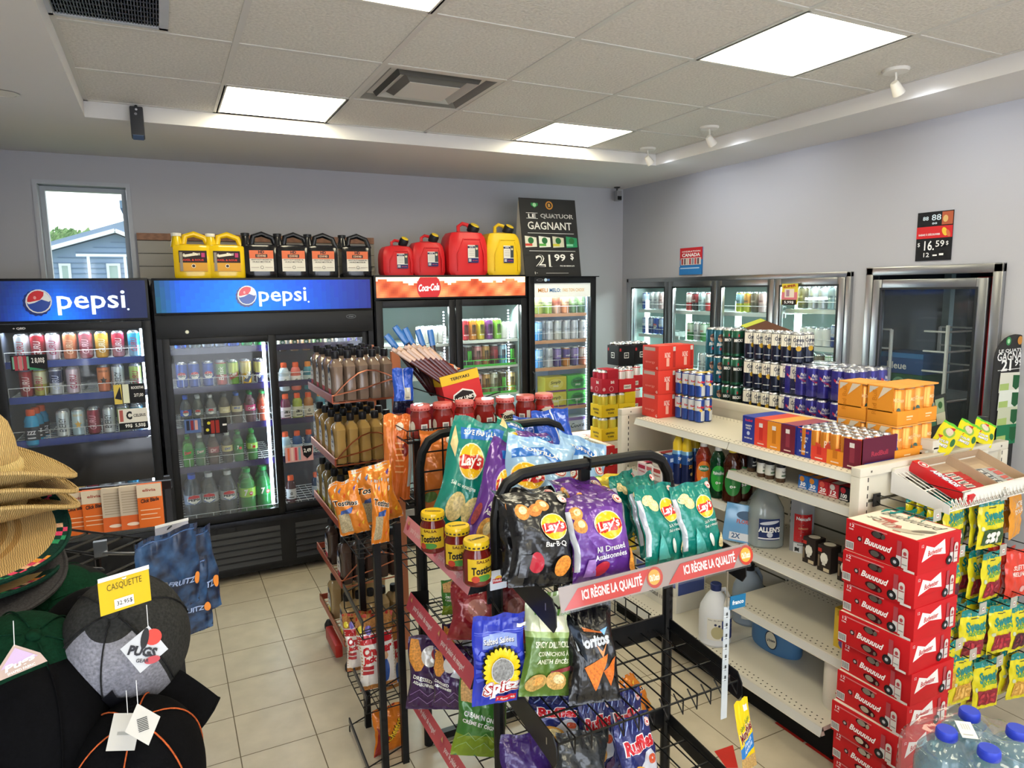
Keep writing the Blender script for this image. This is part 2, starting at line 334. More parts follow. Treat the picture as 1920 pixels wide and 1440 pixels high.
# small spotlights that wash the right wall
for n, (px, py, lab) in enumerate(((1680, 130, 'white ceiling spotlight nearest the camera, right of the big lit panel'), (1330, 238, 'middle one of three white ceiling spotlights'), (1214, 278, 'white ceiling spotlight farthest away, at the corner of the ceiling tray'))):
    P = U(px, py, 'Z', CEI); e = empty('spotlight_fixture', P); tag(e, lab, 'spotlight', 'small white spotlights on the ceiling')
    MB().lathe([(.055, -.014, 'dedbd4:plastic'), (.06, -.006, 'dedbd4:plastic'), (.06, 0, 'dedbd4:plastic')], n=20).obj('canopy', e)
    MB().tube([(0, 0, -.01), (.005, 0, -.04), (.012, .01, -.065)], .005, 'dedbd4:plastic').obj('stem', e)
    mb = MB(); mb.T = Matrix.Translation((.015, 0, -.085)) @ Matrix.Rotation(-.75, 4, 'Y')
    mb.lathe([(.016, .035, 'e8e5de:plastic'), (.02, .03, 'e8e5de:plastic'), (.029, -.028, 'e8e5de:plastic'), (.026, -.03, 'e8e5de:plastic')][::-1], n=14); mb.obj('lamp_head', e)
    mb = MB(); mb.T = Matrix.Translation((.015, 0, -.085)) @ Matrix.Rotation(-.75, 4, 'Y'); mb.lathe([(.022, -.031, 'eef4ff:emit12'), (.0, -.0305, 'eef4ff:emit12')], n=14); mb.obj('lens', e)
    l = bpy.data.lights.new('spot_beam', 'SPOT'); l.energy = 4.5; l.color = (.82, .89, 1); l.spot_size = 2.0; l.spot_blend = .8; l.shadow_soft_size = .03
    o = bpy.data.objects.new('spot_beam', l); COL.objects.link(o); o.parent = e; o.location = (.045, 0, -.11); o.rotation_euler = (0, math.radians(-52), 0)
# pot light and cameras
P = U(6, 174, 'Z', SOF); e = empty('recessed_pot_light', P); tag(e, 'round recessed pot light glowing orange in the lower ceiling at far left', 'ceiling light')
MB().lathe([(.062, -.004, 'd8d4cc:plastic'), (.05, -.006, 'd8d4cc:plastic'), (.05, -.001, 'd8d4cc:plastic')], n=24).obj('trim_ring', e)
MB().lathe([(.05, -.0035, 'ffb45e:emit6'), (.0, -.003, 'ffb45e:emit6')], n=24).obj('lamp', e)
P = U(255, 200, 'Y', TY1-.02)
e = empty('security_camera', (P.x, TY1-.02, CEI-.01)); tag(e, 'dark grey box security camera on the edge of the ceiling tray', 'security camera')
MB().tube([(0, 0, 0), (0, -.02, -.03)], .008, '2b2d31:plastic').obj('bracket', e)
mb = MB(); mb.T = Matrix.Translation((0, -.035, -.09)) @ Matrix.Rotation(-.25, 4, 'X'); mb.box((-.032, -.03, -.085), (.032, .03, .075), '3a3c41:plastic', .008); mb.obj('housing', e)
mb = MB(); mb.T = Matrix.Translation((0, -.035, -.09)) @ Matrix.Rotation(-.25, 4, 'X'); mb.box((-.025, -.028, -.087), (.025, .026, -.084), '5b6f8f:gloss'); mb.deco(planemap((0, -.0305, 0), (1, 0, 0), (0, 0, 1)), [('c', .0, .055, .006, 'c9ccd0:plastic'), ('c', -.004, .03, .007, '8b8e92:plastic')]); mb.obj('lens', e)
P = U(1157, 352, 'Y', YB-.1); e = empty('security_camera', (P.x, P.y, SOF)); tag(e, 'small grey security camera hanging from the ceiling in the back right corner', 'security camera')
MB().lathe([(.02, -.01, '3b3b3b:plastic'), (.03, -.004, '3b3b3b:plastic'), (.03, 0, '3b3b3b:plastic')], n=14).tube([(0, 0, -.005), (0, 0, -.04)], .009, '3b3b3b:plastic').obj('mount', e)
MB().box((-.027, -.04, -.125), (.027, .02, -.035), '8e8e90:plastic', .008).obj('housing', e)
MB().box((-.022, -.043, -.12), (.022, -.038, -.085), '232325:gloss', .001).obj('lens', e)
# window in the back wall
e = MB(); W = WX1-WX0
def frame(mb, x0, x1, z0, z1, t, y0, y1, k):
    mb.box((x0, y0, z0), (x0+t, y1, z1), k); mb.box((x1-t, y0, z0), (x1, y1, z1), k); mb.box((x0+t, y0, z1-t), (x1-t, y1, z1), k); mb.box((x0+t, y0, z0), (x1-t, y1, z0+t), k)
frame(e, WX0-.012, WX1+.012, WZ0-.012, WZ1+.012, .026, YB-.012, YB+.13, 'b9bcc2:plastic'); frame(e, WX0+.018, WX1-.018, WZ0+.018, WZ1-.018, .028, YB+.06, YB+.11, 'aab1b8:plastic')
wo = struct(e.obj('window_1'), 'narrow tall window with a pale frame above the left cooler')
MB().box((WX0+.03, YB+.08, WZ0+.03), (WX1-.03, YB+.086, WZ1-.03), 'dfe8ee:glass').obj('pane', wo)
# slatwall panel behind the jugs
a = U(256, 440, 'Y', YB-.02); b = U(700, 440, 'Y', YB-.02)
sw = empty('slatwall_panel', ((a.x+b.x)/2, YB-.0135, 0)); hw = (b.x-a.x)/2; tag(sw, 'pale slatwall panel with a wood strip along its top on the back wall', 'wall panel')
mb = MB(); mb.box((-hw, -.002, 2.02), (hw, .011, a.z-.03), '6e6b64:matte')
for k in range(3): mb.box((-hw, -.010, a.z-.035-.088*(k+1)), (hw, .01, a.z-.04-.088*k), 'a5a198:plastic')
mb.obj('slats', sw); MB().box((-hw, -.016, a.z-.035), (hw, .012, a.z+.012), '9a6f56:wood').obj('top_strip', sw)
# ------------------------------------------------------------------ outside the window
Y1 = 30.
h = empty('neighbour_house', (U(150, 500, 'Y', Y1).x, Y1, 0)); tag(h, 'grey-blue clapboard building with white trim seen through the window', 'building'); O = h.location.x
def hl(px, py, dy=0): p = U(px, py, 'Y', Y1+dy); return (p.x-O, p.z)
def slab(name, pts, d0, d1, k): return MB().prism([hl(*p) for p in pts], lambda x, z: V((x, d0, z)), lambda x, z: V((x, d1, z)), k).obj(name, h)
mb = MB(); mb.prism([hl(45, 640), hl(330, 640), hl(330, 482), hl(217, 439), hl(45, 485)], lambda x, z: V((x, 0, z)), lambda x, z: V((x, 6, z)), '93aac8:matte')
z = hl(100, 640)[1]
while z < hl(217, 441)[1]:
    z += .19; t = max(0, (z-hl(45, 485)[1])/(hl(217, 439)[1]-hl(45, 485)[1])); t2 = max(0, (z-hl(330, 482)[1])/(hl(217, 439)[1]-hl(330, 482)[1]))
    if t < .97: mb.box((hl(45, 0)[0]+(hl(217, 0)[0]-hl(45, 0)[0])*t, -.04, z-.03), (hl(330, 0)[0]+(hl(217, 0)[0]-hl(330, 0)[0])*t2, 0, z), '7890b0:matte')
mb.obj('siding', h)
slab('roof', [(30, 474), (30, 489), (217, 437), (345, 486), (345, 480), (250, 412)], -.5, 6, '7f92aa:matte')
mb = MB(); P3 = [hl(30, 486), hl(217, 434.5), hl(345, 484)]
for a_, b_ in zip(P3, P3[1:]): mb.bar((a_[0], -.56, a_[1]), (b_[0], -.56, b_[1]), .1, .14, 'dde6ee:matte')
mb.obj('gable_trim', h)
for xa, xb in ((110, 139), (199, 231)):
    p, q = hl(xa, 494), hl(xb, 560); f = MB(); frame(f, p[0], q[0], q[1], p[1], .09, -.1, -.03, 'e6eef5:matte'); wn = f.obj('window', h)
    MB().box((p[0]+.09, -.06, q[1]), (q[0]-.09, -.04, p[1]-.09), '9fb8b4:gloss').obj('pane', wn)
mb = MB(); zt_ = hl(168, 478)[1]
for xx in (99, 168, 235): x = hl(xx, 480)[0]; mb.box((x-.045, -.7, -.2), (x+.045, -.6, zt_), 'dbe5ee:matte')
mb.box((hl(99, 0)[0], -.71, zt_-.09), (hl(235, 0)[0], -.59, zt_), 'dbe5ee:matte'); mb.obj('porch_frame', h)
c0, c1, c2 = hl(230, 381), hl(320, 430), hl(219, 365); ch = MB(); ch.box((c0[0], 2, c1[1]-.6), (c1[0], 4, c0[1]), '9fb6c8:stone'); ch.box((c2[0], 1.7, c0[1]), (c1[0]+.3, 4.3, c2[1]), '6c8296:matte'); ch.obj('chimney', h)
# trees beyond
t = MB(); random.seed(3)
for k in range(1500):
    px = random.uniform(70, 215); py = random.gauss(455, 8)-6*sin((px-70)/40)+4; P = U(px, min(max(py, 428+(px-80)*.04), 480), 'Y', 60); s = random.uniform(.12, .34); a = random.uniform(0, pi)
    t.add([P+V((-s, 0, 0)), P+V((0, .1, -s*.6)), P+V((s*cos(a), .1, s*sin(a))), P+V((0, -.1, s))], [(0, 1, 2, 3)], random.choice(['a5c890:matte', 'b4d49c:matte', '86b078:matte']))
for k in range(9): P = U(78+15*k, 470, 'Y', 60); t.tube([(P.x, 60.3, -.2), (P.x, 60.3, P.z)], .2, '6a5a48:matte', 6)
to = t.obj('tree_line'); tag(to, 'leafy green tree tops behind the neighbouring roof', 'trees', None, 'stuff')
mb = MB(); mb.box((-60, YB+.3, -.3), (60, 90, -.2), '7a8a6a:matte'); struct(mb.obj('ground_outside'), 'ground outside the window')
# ================================================================== drinks and cartons, one of each kind
SIL = 'c9ccd0:metal'
def can_mb(r, h, col, ops=(), band=None, fin='can', n=18, c=(0, 0, 0), mb=None):
    mb = mb or MB(); K = col+':'+fin if ':' not in col else col; B = band+':'+fin if band and ':' not in band else (band or K)
    mb.lathe([(r*.72, 0, SIL), (r*.8, .002, K), (r, h*.05, K), (r, h*.45, B), (r, h*.9, K), (r*.93, h*.94, SIL), (r*.8, h*.985, SIL), (r*.8, h, SIL), (r*.74, h*.985, SIL), (.0, h*.98, SIL)], c, n)
    if ops:
        T = mb.T; mb.T = T @ Matrix.Translation(c); mb.deco(cylmap(r), ops, L=r*.5, e0=.0004, de=.0003); mb.T = T
    return mb
_cp = {}
def can(key, desc, r, h, col, ops=(), band=None, fin='can', name='drink_can'):
    P = Proto(name, can_mb(r, h, col, ops, band, fin)); P.desc = desc; P.r = r; P.h = h; P.cat = 'can'; _cp[key] = P; return P
def vt(s, col, w, h, y, sh=.15, x=0): return ('t', s, x, y, h, w, pi/2, .02, sh, col)    # lettering running up the can
W_ = 'f2f2ee'; K_ = '15151a'
TALL, SLK, STD = (.0332, .158), (.029, .156), (.0332, .122)
for k, c, b, tcol, d in (('g_rose', 'c8ccd2', None, 'a82038', 'silver can with red lettering'), ('g_red', '9c1c2a', None, 'e8d8d8', 'deep red can with pale lettering'), ('g_pink', 'd9c4d0', None, 'a02850', 'pale pink can with crimson lettering'),
                         ('g_orange', 'cf7a52', None, 'f1c9a8', 'orange can with faint lettering'), ('g_wine', '8f1836', None, 'e0a8b8', 'wine red can with round mark'), ('g_gold', 'd39a2c', 'e0b44c', 'f6ead0', 'golden yellow can'),
                         ('g_mauve', '9a5562', 'b8334a', 'e9dce0', 'mauve and red can'), ('g_sky', '7fa9c0', '2f9cc8', 'b04060', 'sky blue and grey can'), ('g_lime', 'b2a84a', 'cfcba8', 'a0283c', 'lime gold can with red lettering'),
                         ('g_navy', 'cfd3da', '2a3560', 'b8bfe0', 'white and navy can with a large letter'), ('g_star', 'd9764c', 'e08a5c', '1a1a1a', 'orange can with a black star'), ('g_white', 'e3e8ea', 'd2dce2', '223038', 'white energy drink can'),
                         ('g_melon', 'a8b49a', 'b7cf7a', 'a02048', 'green and pink fruit can'), ('g_teal', '3d8f92', 'd98a3a', 'f4e4b0', 'teal and orange can'), ('g_ice', 'b7d3df', 'cfe2e6', 'd8a820', 'ice blue can with a gold star')):
    ops = [vt('GURU' if k not in ('g_star', 'g_white', 'g_ice', 'g_teal') else 'ENERGY', tcol, .036, .085, .075)] if k not in ('g_star', 'g_ice') else \
        [('t', 'ROCKSTAR', 0, .125, .05, .012, 0, .02, 0, tcol), ('p', [(.02*(1 if i % 2 else .42)*sin(i*pi/5+pi), .07+.026*(1 if i % 2 else .42)*cos(i*pi/5+pi)) for i in range(10)], tcol if k == 'g_star' else 'd9a832')]
    can(k, d, *TALL, c, ops, b)
for k, c, b, ops, d in (
    ('pepsi', '1d4fb4', None, [('e', 0, .075, .026, .023, 0, W_), ('p', [(-.025, .082), (.025, .082), (.02, .094), (0, .1), (-.02, .094)], 'c8202c'), ('r', -.026, .068, .026, .082, 'f0f0f0'), ('t', 'PEPSI', 0, .075, .044, .012, 0, .03, 0, '12182c')], 'blue cola can with a red and white roundel'),
    ('pepsi_diet', '9fa9b6', None, [('e', 0, .075, .026, .023, 0, W_), ('p', [(-.025, .082), (.025, .082), (.02, .094), (0, .1), (-.02, .094)], 'b8303c'), ('t', 'PEPSI', 0, .075, .042, .011, 0, .03, 0, '12182c')], 'silver diet cola can'),
    ('grey', '6b7b78', None, [('t', 'soda', 0, .08, .035, .015, 0, .02, 0, 'b9c4c0')], 'grey green soda can'),
    ('seven', '1f8a3c', None, [('c', 0, .085, .013, 'c8282c'), ('t', 'UP', .0, .085, .016, .011, 0, .02, 0, W_)], 'green lemon lime can'),
    ('crush', 'b8452f', '7fae5a', [vt('Brisk', 'f0f0ea', .03, .09, .08)], 'red and green iced tea can'),
    ('dew', '6ca32c', 'c7d85a', [('p', [(-.028, .03), (.03, .055), (.026, .085), (-.03, .062)], 'b0342c'), ('t', 'Dew', 0, .072, .045, .026, .3, .03, .2, W_)], 'lime green can with slanted lettering'),
    ('yellow', 'd8a81c', 'e8d890', [('p', [(-.03, .02), (.03, .09), (.03, .05), (0, .01)], '25406a'), ('t', 'Brisk', 0, .06, .05, .025, .9, .03, .2, W_)], 'yellow can with navy zigzag'),
    ('purple', '54489c', 'd6cf86', [('p', [(-.03, .02), (.03, .09), (.03, .05), (0, .01)], '1d2a5a'), ('t', 'Brisk', 0, .06, .05, .025, .9, .03, .2, W_)], 'purple and yellow can with navy zigzag'),
    ('mon_red', 'b8313a', None, None, 'red energy can with a black claw mark'), ('mon_orange', 'd98a2c', None, None, 'orange energy can with a black claw mark'), ('mon_yellow', 'd3c22c', None, None, 'yellow energy can with a black claw mark'),
    ('mon_purple', '7a3c84', None, None, 'purple energy can with a black claw mark'), ('mon_lime', '7fbf3a', None, None, 'lime energy can with a black claw mark'), ('mon_black', '17191b', None, '49c23a', 'black energy can with a green claw mark'),
    ('mon_rose', 'b5606c', 'd8a0a0', None, 'rose tinted energy can'), ('mon_tan', 'a4713a', 'c09a5c', None, 'brown and tan energy can'), ('mon_dkred', '3a2428', '7a2a38', '9b2434', 'dark can with maroon band'), ('mon_blue', '5aa0cc', 'a9d4ea', None, 'light blue energy can'),
    ('mon_pink', 'd79ab8', 'e7c6d6', None, 'pale pink energy can'), ('mon_silver', '9fae98', 'd4dcd0', None, 'silver and green energy can'), ('mon_gold', 'c9a24a', 'e0cf98', None, 'golden energy can')):
    if ops is None or isinstance(ops, str):
        q = ops or K_; ops = [('p', [(dx-.003, .05), (dx+.003, .05-abs(dx)*.4), (dx+.005, .115), (dx-.005, .12)], q) for dx in (-.011, 0, .011)]+[('t', 'MONSTER', 0, .04, .04, .009, 0, .03, 0, q if q != K_ else W_)]
    can(k, d, *TALL, c, ops, b)
for k, c, b, t, d in (('m_green', 'a9b04c', 'd3cf8c', '2a4030', 'olive green slim can'), ('m_lime', '9bb84a', 'd6dcae', '2a4030', 'lime slim can'), ('m_peach', 'dba98a', 'c06a50', '7a2c20', 'peach slim can with a red band'), ('m_apricot', 'd99060', 'e6c79c', '7a2c20', 'apricot slim can'),
                      ('m_pine', '5d7f55', 'a8bf8a', 'e8eed8', 'dark green slim can'), ('m_blue', '5aa2d8', 'a4cfee', W_, 'bright blue slim can'), ('m_redtop', 'd8dadd', 'bfc5cc', '3c4450', 'silver can with dark script'), ('m_yeltop', 'dcdcd0', 'c9cfd2', '3c4450', 'silver can with a yellow rim'),
                      ('m_violet', '5b4a9a', '9a86c4', W_, 'violet slim can'), ('m_orange', 'd98c3c', '5a4a94', W_, 'orange and violet slim can'), ('m_rust', 'b8674c', 'dcd2cc', '5a3028', 'rust and white slim can'), ('w_blue', '27488e', 'aebfd8', W_, 'dark blue beer can'),
                      ('w_silver', 'b8bec4', 'dfe3e6', '2a3a60', 'silver beer can'), ('w_red', 'b83a3c', 'd8d0cc', W_, 'red beer can'), ('w_black', '2b2b30', '8c2a30', W_, 'black and red beer can'), ('w_teal', '9fc3c8', 'c4dadc', '3a5a60', 'pale teal beer can'),
                      ('w_green', '3c8a48', 'cfe2cf', 'b02028', 'green beer can with a red star'), ('w_yellow', 'b8c440', '8fb8c8', '2a3a40', 'yellow and blue can'), ('w_lime', 'c6cc3c', 'e0a040', '2a3a40', 'lime and orange can'), ('w_dark', '4d5240', '6c6450', 'd8d0b8', 'dull olive can'), ('w_pink', 'b9a3a4', 'd8b8b4', '6a3038', 'pinkish silver can')):
    can(k, d, *TALL, c, [('t', 'classic' if k[0] == 'w' else 'Coors' if 'top' in k else 'simply', 0, .09, .045, .018, 0, .02, .2, t)], b)
can('white', 'plain white can', .034, .13, 'eef1f0', (), None, 'plastic'); _cp['white'].h = .13
# --- bottles
def bottle_mb(prof, z0, z1, lab, ops, rlab, n=18):
    mb = MB(); mb.lathe(prof, n=n)
    if lab: mb.lathe([(rlab, z0, lab), (rlab+.0006, z0, lab), (rlab+.0006, z1, lab), (rlab, z1, lab)], n=n)
    if ops: mb.deco(cylmap(rlab+.001), ops, L=.012, e0=.0006, de=.0003)
    return mb
def bottle(key, desc, liq, glass, lab, capc, ops=(), h=.2, r=.033, fill=.78, name='soda_bottle'):
    g = glass+':pet'; s = h/.2; q = r/.033
    body = [(.028*q, 0, g), (.032*q, .006*s, g), (.033*q, .02*s, g), (.031*q, .05*s, g), (.033*q, .075*s, g), (.033*q, .115*s, g), (.028*q, .145*s, g), (.016*q, .17*s, g), (.0125*q, .182*s, g), (.0125*q, .19*s, g)]
    mb = bottle_mb(body, .078*s, .117*s, lab+':gloss' if lab else None, ops, .0335*q)
    if liq: mb.lathe([(.027*q, .002, liq+':gloss'), (.0305*q, .01*s, liq+':gloss'), (.03*q, .11*s, liq+':gloss'), (.027*q, .14*s, liq+':gloss'), (.014*q, .17*s if fill > .8 else .155*s, liq+':gloss'), (0, .171*s if fill > .8 else .156*s, liq+':gloss')])
    cp = MB().lathe([(.0145*q, .183*s, capc), (.0148*q, .2*s, capc), (0, .2005*s, capc)])
    P = Proto(name, mb, [('cap', cp)]); P.desc = desc; P.r = r; P.h = h; P.cat = 'bottle'; _cp[key] = P; return P
PEPL = lambda s=1, y=.097: [('c', 0, y*s, .018*s, W_), ('p', [(-.017*s, (y+.004)*s), (.017*s, (y+.004)*s), (.01*s, (y+.0165)*s), (-.01*s, (y+.0165)*s)], 'c8202c'), ('t', 'PEPSI', 0, y*s, .036*s, .009*s, 0, .03, 0, '12182c')]
bottle('b_pepsi', 'blue labelled cola bottle', '1a0d0a', '8fa0b0', '1d4fb4', '2a5bd0', PEPL()); bottle('b_pepsi0', 'clear cola bottle with a round mark', '2a1a16', 'a8b8b8', '5d7076', 'c9d4d8', PEPL()); bottle('b_diet', 'silver labelled cola bottle', '2a1a16', 'b8c0c4', 'aab4bb', 'cfd6da', PEPL())
bottle('b_rootbeer', 'cream labelled brown soda bottle', '2c1a12', 'b0a898', 'd8cda6', '6a7078', [('t', 'Mug', 0, .097, .04, .02, .1, .02, .2, 'ede6cc')]); bottle('b_rootblue', 'cream and blue labelled brown soda bottle', '2c1a12', 'b0a8a8', 'cfc7a4', '3b66c0', [('t', 'Mug', 0, .104, .04, .018, .1, .02, .2, '2a55a8')])
bottle('b_pink', 'pink labelled soda bottle', '3a1418', 'c8a0b0', 'c8407a', '2f8c4a', [('t', 'Crush', 0, .097, .045, .02, .2, .03, .2, W_)]); bottle('b_orange', 'orange soda bottle', 'c8482a', 'e0a080', 'c8452a', '2f8c4a', [('t', 'Crush', 0, .097, .045, .02, .2, .03, .2, W_)])
bottle('b_dew', 'bright green soda bottle', '3fae2c', '7fd06a', '2f9a3a', '2fa03a', [('t', 'Dew', 0, .097, .045, .022, .2, .04, .2, 'd8302c')]); bottle('b_dewclear', 'green soda bottle with white slanted lettering', '2c8a4a', '9fcab0', '4a9a6a', 'e8ece8', [('t', 'Dew', 0, .097, .045, .022, .2, .04, .2, 'e0d0c8')])
bottle('b_crimson', 'brown soda bottle with pink lettering', '4a2a28', 'b09890', 'a05860', 'ccd2d0', [('t', 'Dr', 0, .097, .04, .022, .2, .04, .2, 'f0c8c8')]); bottle('b_ginger', 'dark soda bottle with a pale blue label', '33302c', 'a8a8a0', 'd0c890', 'c4ccc8', [('t', 'Dry', 0, .097, .04, .02, .2, .04, .2, '3a5aa0')])
bottle('b_seven', 'green lemon lime bottle with a dark green label', '1f8a44', '7fc890', '1d7a3a', '2f9a4a', [('t', '7', -.006, .097, .012, .026, 0, .05, .1, W_), ('c', .009, .093, .009, 'd03030')]); bottle('b_seven0', 'green lemon lime bottle with a lime label', '35a04a', '8fd090', 'a8d860', '3aa84a', [('t', '7', -.006, .097, .012, .026, 0, .05, .1, W_), ('c', .009, .093, .009, 'd03030')])
def two_litre(key, desc, liq, glass, lab, capc, ops): 
    s = 1.5; return bottle(key, desc, liq, glass, lab, capc, ops, h=.31, r=.053, name='large_soda_bottle')
def big(s, band, sub):
    return [('e', 0, .152, .042, .032, 0, W_), ('p', [(-.04, .16), (.04, .16), (.03, .176), (0, .184), (-.03, .176)], 'c8202c'), ('t', 'PEPSI', 0, .151, .074, .016, 0, .05, 0, '12182c'), ('p', [(-.04, .142), (0, .12), (.04, .142), (.03, .13), (0, .118), (-.03, .13)], '2a58b8'), ('t', sub, 0, .126, .05, .006, 0, .02, 0, '20252c')]
two_litre('l_pepsi', 'large blue capped cola bottle', '1d1210', '8fa0b0', '8d98b0', '2a5bd0', big(1, 0, 'COLA')); two_litre('l_diet', 'large silver labelled cola bottle', '2a211f', 'a8b0b4', 'a8adb2', 'd8dde0', big(1, 0, 'ZERO SUCRE'))
two_litre('l_seven0', 'large green bottle with a lime label', '3aa046', '7fd088', 'a0d050', '2f9a4a', [('t', '7', -.016, .152, .026, .045, 0, .05, .1, W_), ('c', .016, .145, .013, 'd03030'), ('t', 'up', .016, .145, .018, .012, 0, .03, 0, W_)])
two_litre('l_seven', 'large green bottle with a green label', '1f9a50', '58c080', '1d8a48', '1f8a44', [('t', '7', -.016, .152, .026, .045, 0, .05, .1, W_), ('c', .016, .145, .013, 'd03030'), ('t', 'up', .016, .145, .018, .012, 0, .03, 0, W_)])
for k in ('l_pepsi', 'l_diet', 'l_seven', 'l_seven0'):
    P = _cp[k]
def sport(key, desc, liq, lab, capc='e0582c', lt='20242a', h=.19, txt='G'):
    g = liq+':gloss'; L_ = lab+':plastic'
    mb = MB().lathe([(.028, 0, g), (.034, .008, g), (.034, .03, L_), (.033, .06, L_), (.034, .09, g if lab == liq else L_), (.034, .1, g), (.031, .118, g), (.033, .13, g), (.026, .15, g), (.019, .158, g)], n=18)
    mb.deco(cylmap(.0345), [('t', txt, 0, .07, .016 if len(txt) == 1 else .042, .02, 0, .04, .1, lt), ('r', -.018, .04, .018, .046, lt)], L=.012)
    cp = MB().lathe([(.02, .156, capc), (.0205, .182, capc), (.018, .19, capc), (0, .19, capc)])
    P = Proto('sports_drink_bottle', mb, [('cap', cp)]); P.desc = desc; P.r = .034; P.h = h; P.cat = 'bottle'; _cp[key] = P
sport('s_white', 'clear sports drink with a white label', 'b8c8d4', 'e4e8ec'); sport('s_pink', 'coral sports drink with a white label', 'dc6a60', 'efe8e6'); sport('s_teal', 'teal sports drink with a pale label', '2f7f96', 'b9ccd0', 'e8903c')
sport('s_purple', 'purple sports drink', '6c2548', 'd8ccd2', txt='zero'); sport('s_lime', 'yellow green sports drink', '9aa83a', 'd8d8c4', txt='zero'); sport('s_amber', 'amber sports drink', 'b0703a', 'd8d0c4'); sport('s_ice', 'pale blue sports drink', 'a9c6dc', 'd0dde4'); sport('s_blue', 'blue sports drink', '1c4f8c', 'c7d5e4'); sport('s_navy', 'deep blue sports drink', '15406f', 'bccbdc')
sport('s_plum', 'plum coloured sports drink', '47202f', 'd5d5dd'); sport('s_aqua', 'bright blue bottle with orange cap', '1f9ad0', '2a2f3c', lt='e8e8f0', txt='ZZZ')
def latte(key, desc, c, b):
    mb = MB().lathe([(.026, 0, c+':gloss'), (.03, .01, b+':gloss'), (.03, .09, c+':gloss'), (.025, .12, c+':gloss'), (.018, .135, K_+':plastic'), (.019, .15, K_+':plastic'), (0, .15, K_)], n=16)
    mb.deco(cylmap(.0305), [('c', 0, .06, .015, '1f6a4a'), ('c', 0, .06, .008, W_)], L=.012); P = Proto('coffee_drink_bottle', mb); P.desc = desc; P.r = .03; P.h = .15; P.cat = 'bottle'; _cp[key] = P
latte('f_black', 'dark iced coffee bottle', '3a2c28', '8c8478'); latte('f_mocha', 'mocha iced coffee bottle', '8a6a50', 'b09070'); latte('f_cream', 'cream iced coffee bottle', 'b59a7c', 'cdb890'); latte('f_green', 'green banded iced coffee bottle', '9a8a68', '7fa07a')
# --- cartons: a box whose sides are printed
def carton(name, w, d, h, col, front=(), left=(), top=(), right=(), bev=.002, mb=None, fin='card'):
    """front looks to -Y, left to -X; origin at the middle of the base"""
    mb = mb or MB(); mb.box((-w/2, -d/2, 0), (w/2, d/2, h), col+':'+fin if ':' not in col else col, bev)
    mb.deco(planemap((0, -d/2, 0), (1, 0, 0), (0, 0, 1)), list(front)); mb.deco(planemap((-w/2, 0, 0), (0, -1, 0), (0, 0, 1)), list(left))
    mb.deco(planemap((0, 0, h), (1, 0, 0), (0, 1, 0)), list(top)); mb.deco(planemap((w/2, 0, 0), (0, 1, 0), (0, 0, 1)), list(right))
    return mb
# ================================================================== drink coolers along the back wall
FY = 4.715                                  # plane of the cooler fronts
BLK = '0a0b0d:plastic'; DK = '121316:plastic'; SHW = 'e4e8ea:wire'
def row(seq, yb, cooler, shelf, py, zref=4.82, deep=2, dy=.072, group=None, jit=.0, zadd=0., yw=None):
    """seq: (photo x, kind); stands the kinds side by side, deep rows of them"""
    y_ = zref; sel = [q for q in seq if q[1]]; z = None
    xm = sum(q[0] for q in sel)/len(sel); z = U(xm, py, 'Y', y_).z+zadd
    for i, (px, k) in enumerate(sel):
        P = _cp[k]; x = U(px, py-20, 'Y', y_).x
        for r in range(deep):
            lab = lab16(P.desc if r == 0 else ORD[r]+'-row '+P.cat, frm(i, len(sel)), shelf, cooler)
            P.place((x+random.uniform(-jit, jit), y_+r*dy, z), (0, 0, random.uniform(-.35, .35) if r else random.uniform(-.15, .15)), lab, P.cat, group or 'drinks on the %s of the %s' % (shelf, cooler))
    return z
def shelf_part(e, x0, x1, z, y0, y1, k=SHW, lip=None, liph=.03, fence=.055, n=8):
    mb = MB()
    for i in range(10): y = y0+(y1-y0)*i/9; mb.box((x0, y-.002, z-.006), (x1, y+.002, z-.001), k)
    for i in range(int((x1-x0)/.05)+1): x = x0+.05*i; mb.box((x-.0015, y0, z-.008), (x+.0015, y1, z-.004), k)
    mb.obj('shelf', e)
    if lip: MB().box((x0, y0-.012, z-.006-liph), (x1, y0-.006, z+.004), lip).obj('price_rail', e)
    if fence:
        mb = MB(); mb.tube([(x0, y0-.008, z+fence), (x1, y0-.008, z+fence)], .0018, k, 5)
        for i in range(n+1): x = x0+(x1-x0)*i/n; mb.tube([(x, y0-.008, z+fence), (x, y0-.008, z)], .0016, k, 5)
        mb.obj('wire_fence', e)
def shell(e, x0, x1, zt, zh, z0=.0, d=.74, inner='d9dde0:plastic', zi0=.3, zi1=1.72, outer=BLK):
    """cabinet open at the front between zi0 and zi1; zh = underside of the lit header"""
    t = .035; mb = MB()
    mb.box((x0, FY, 0.04), (x0+t, FY+d, zt-.002), outer); mb.box((x1-t, FY, .04), (x1, FY+d, zt-.002), outer); mb.box((x0+t, FY+d-t, .04), (x1-t, FY+d, zt), outer); mb.box((x0+t, FY+.012, zt-.03), (x1-t, FY+d-t, zt-.002), outer); mb.box((x0+t, FY+.02, .04), (x1-t, FY+d-t, zi0-.01), outer)
    mb.obj('cabinet', e)
    mb = MB(); q = .008
    mb.box((x0+t, FY+.05, zi0), (x0+t+q, FY+d-t, zi1), inner); mb.box((x1-t-q, FY+.05, zi0), (x1-t, FY+d-t, zi1), inner); mb.box((x0+t, FY+d-t-q, zi0), (x1-t, FY+d-t, zi1), inner); mb.box((x0+t, FY+.05, zi0-.01), (x1-t, FY+d-t, zi0), inner); mb.box((x0+t, FY+.05, zi1), (x1-t, FY+d-t, zi1+.01), inner)
    mb.obj('liner', e)
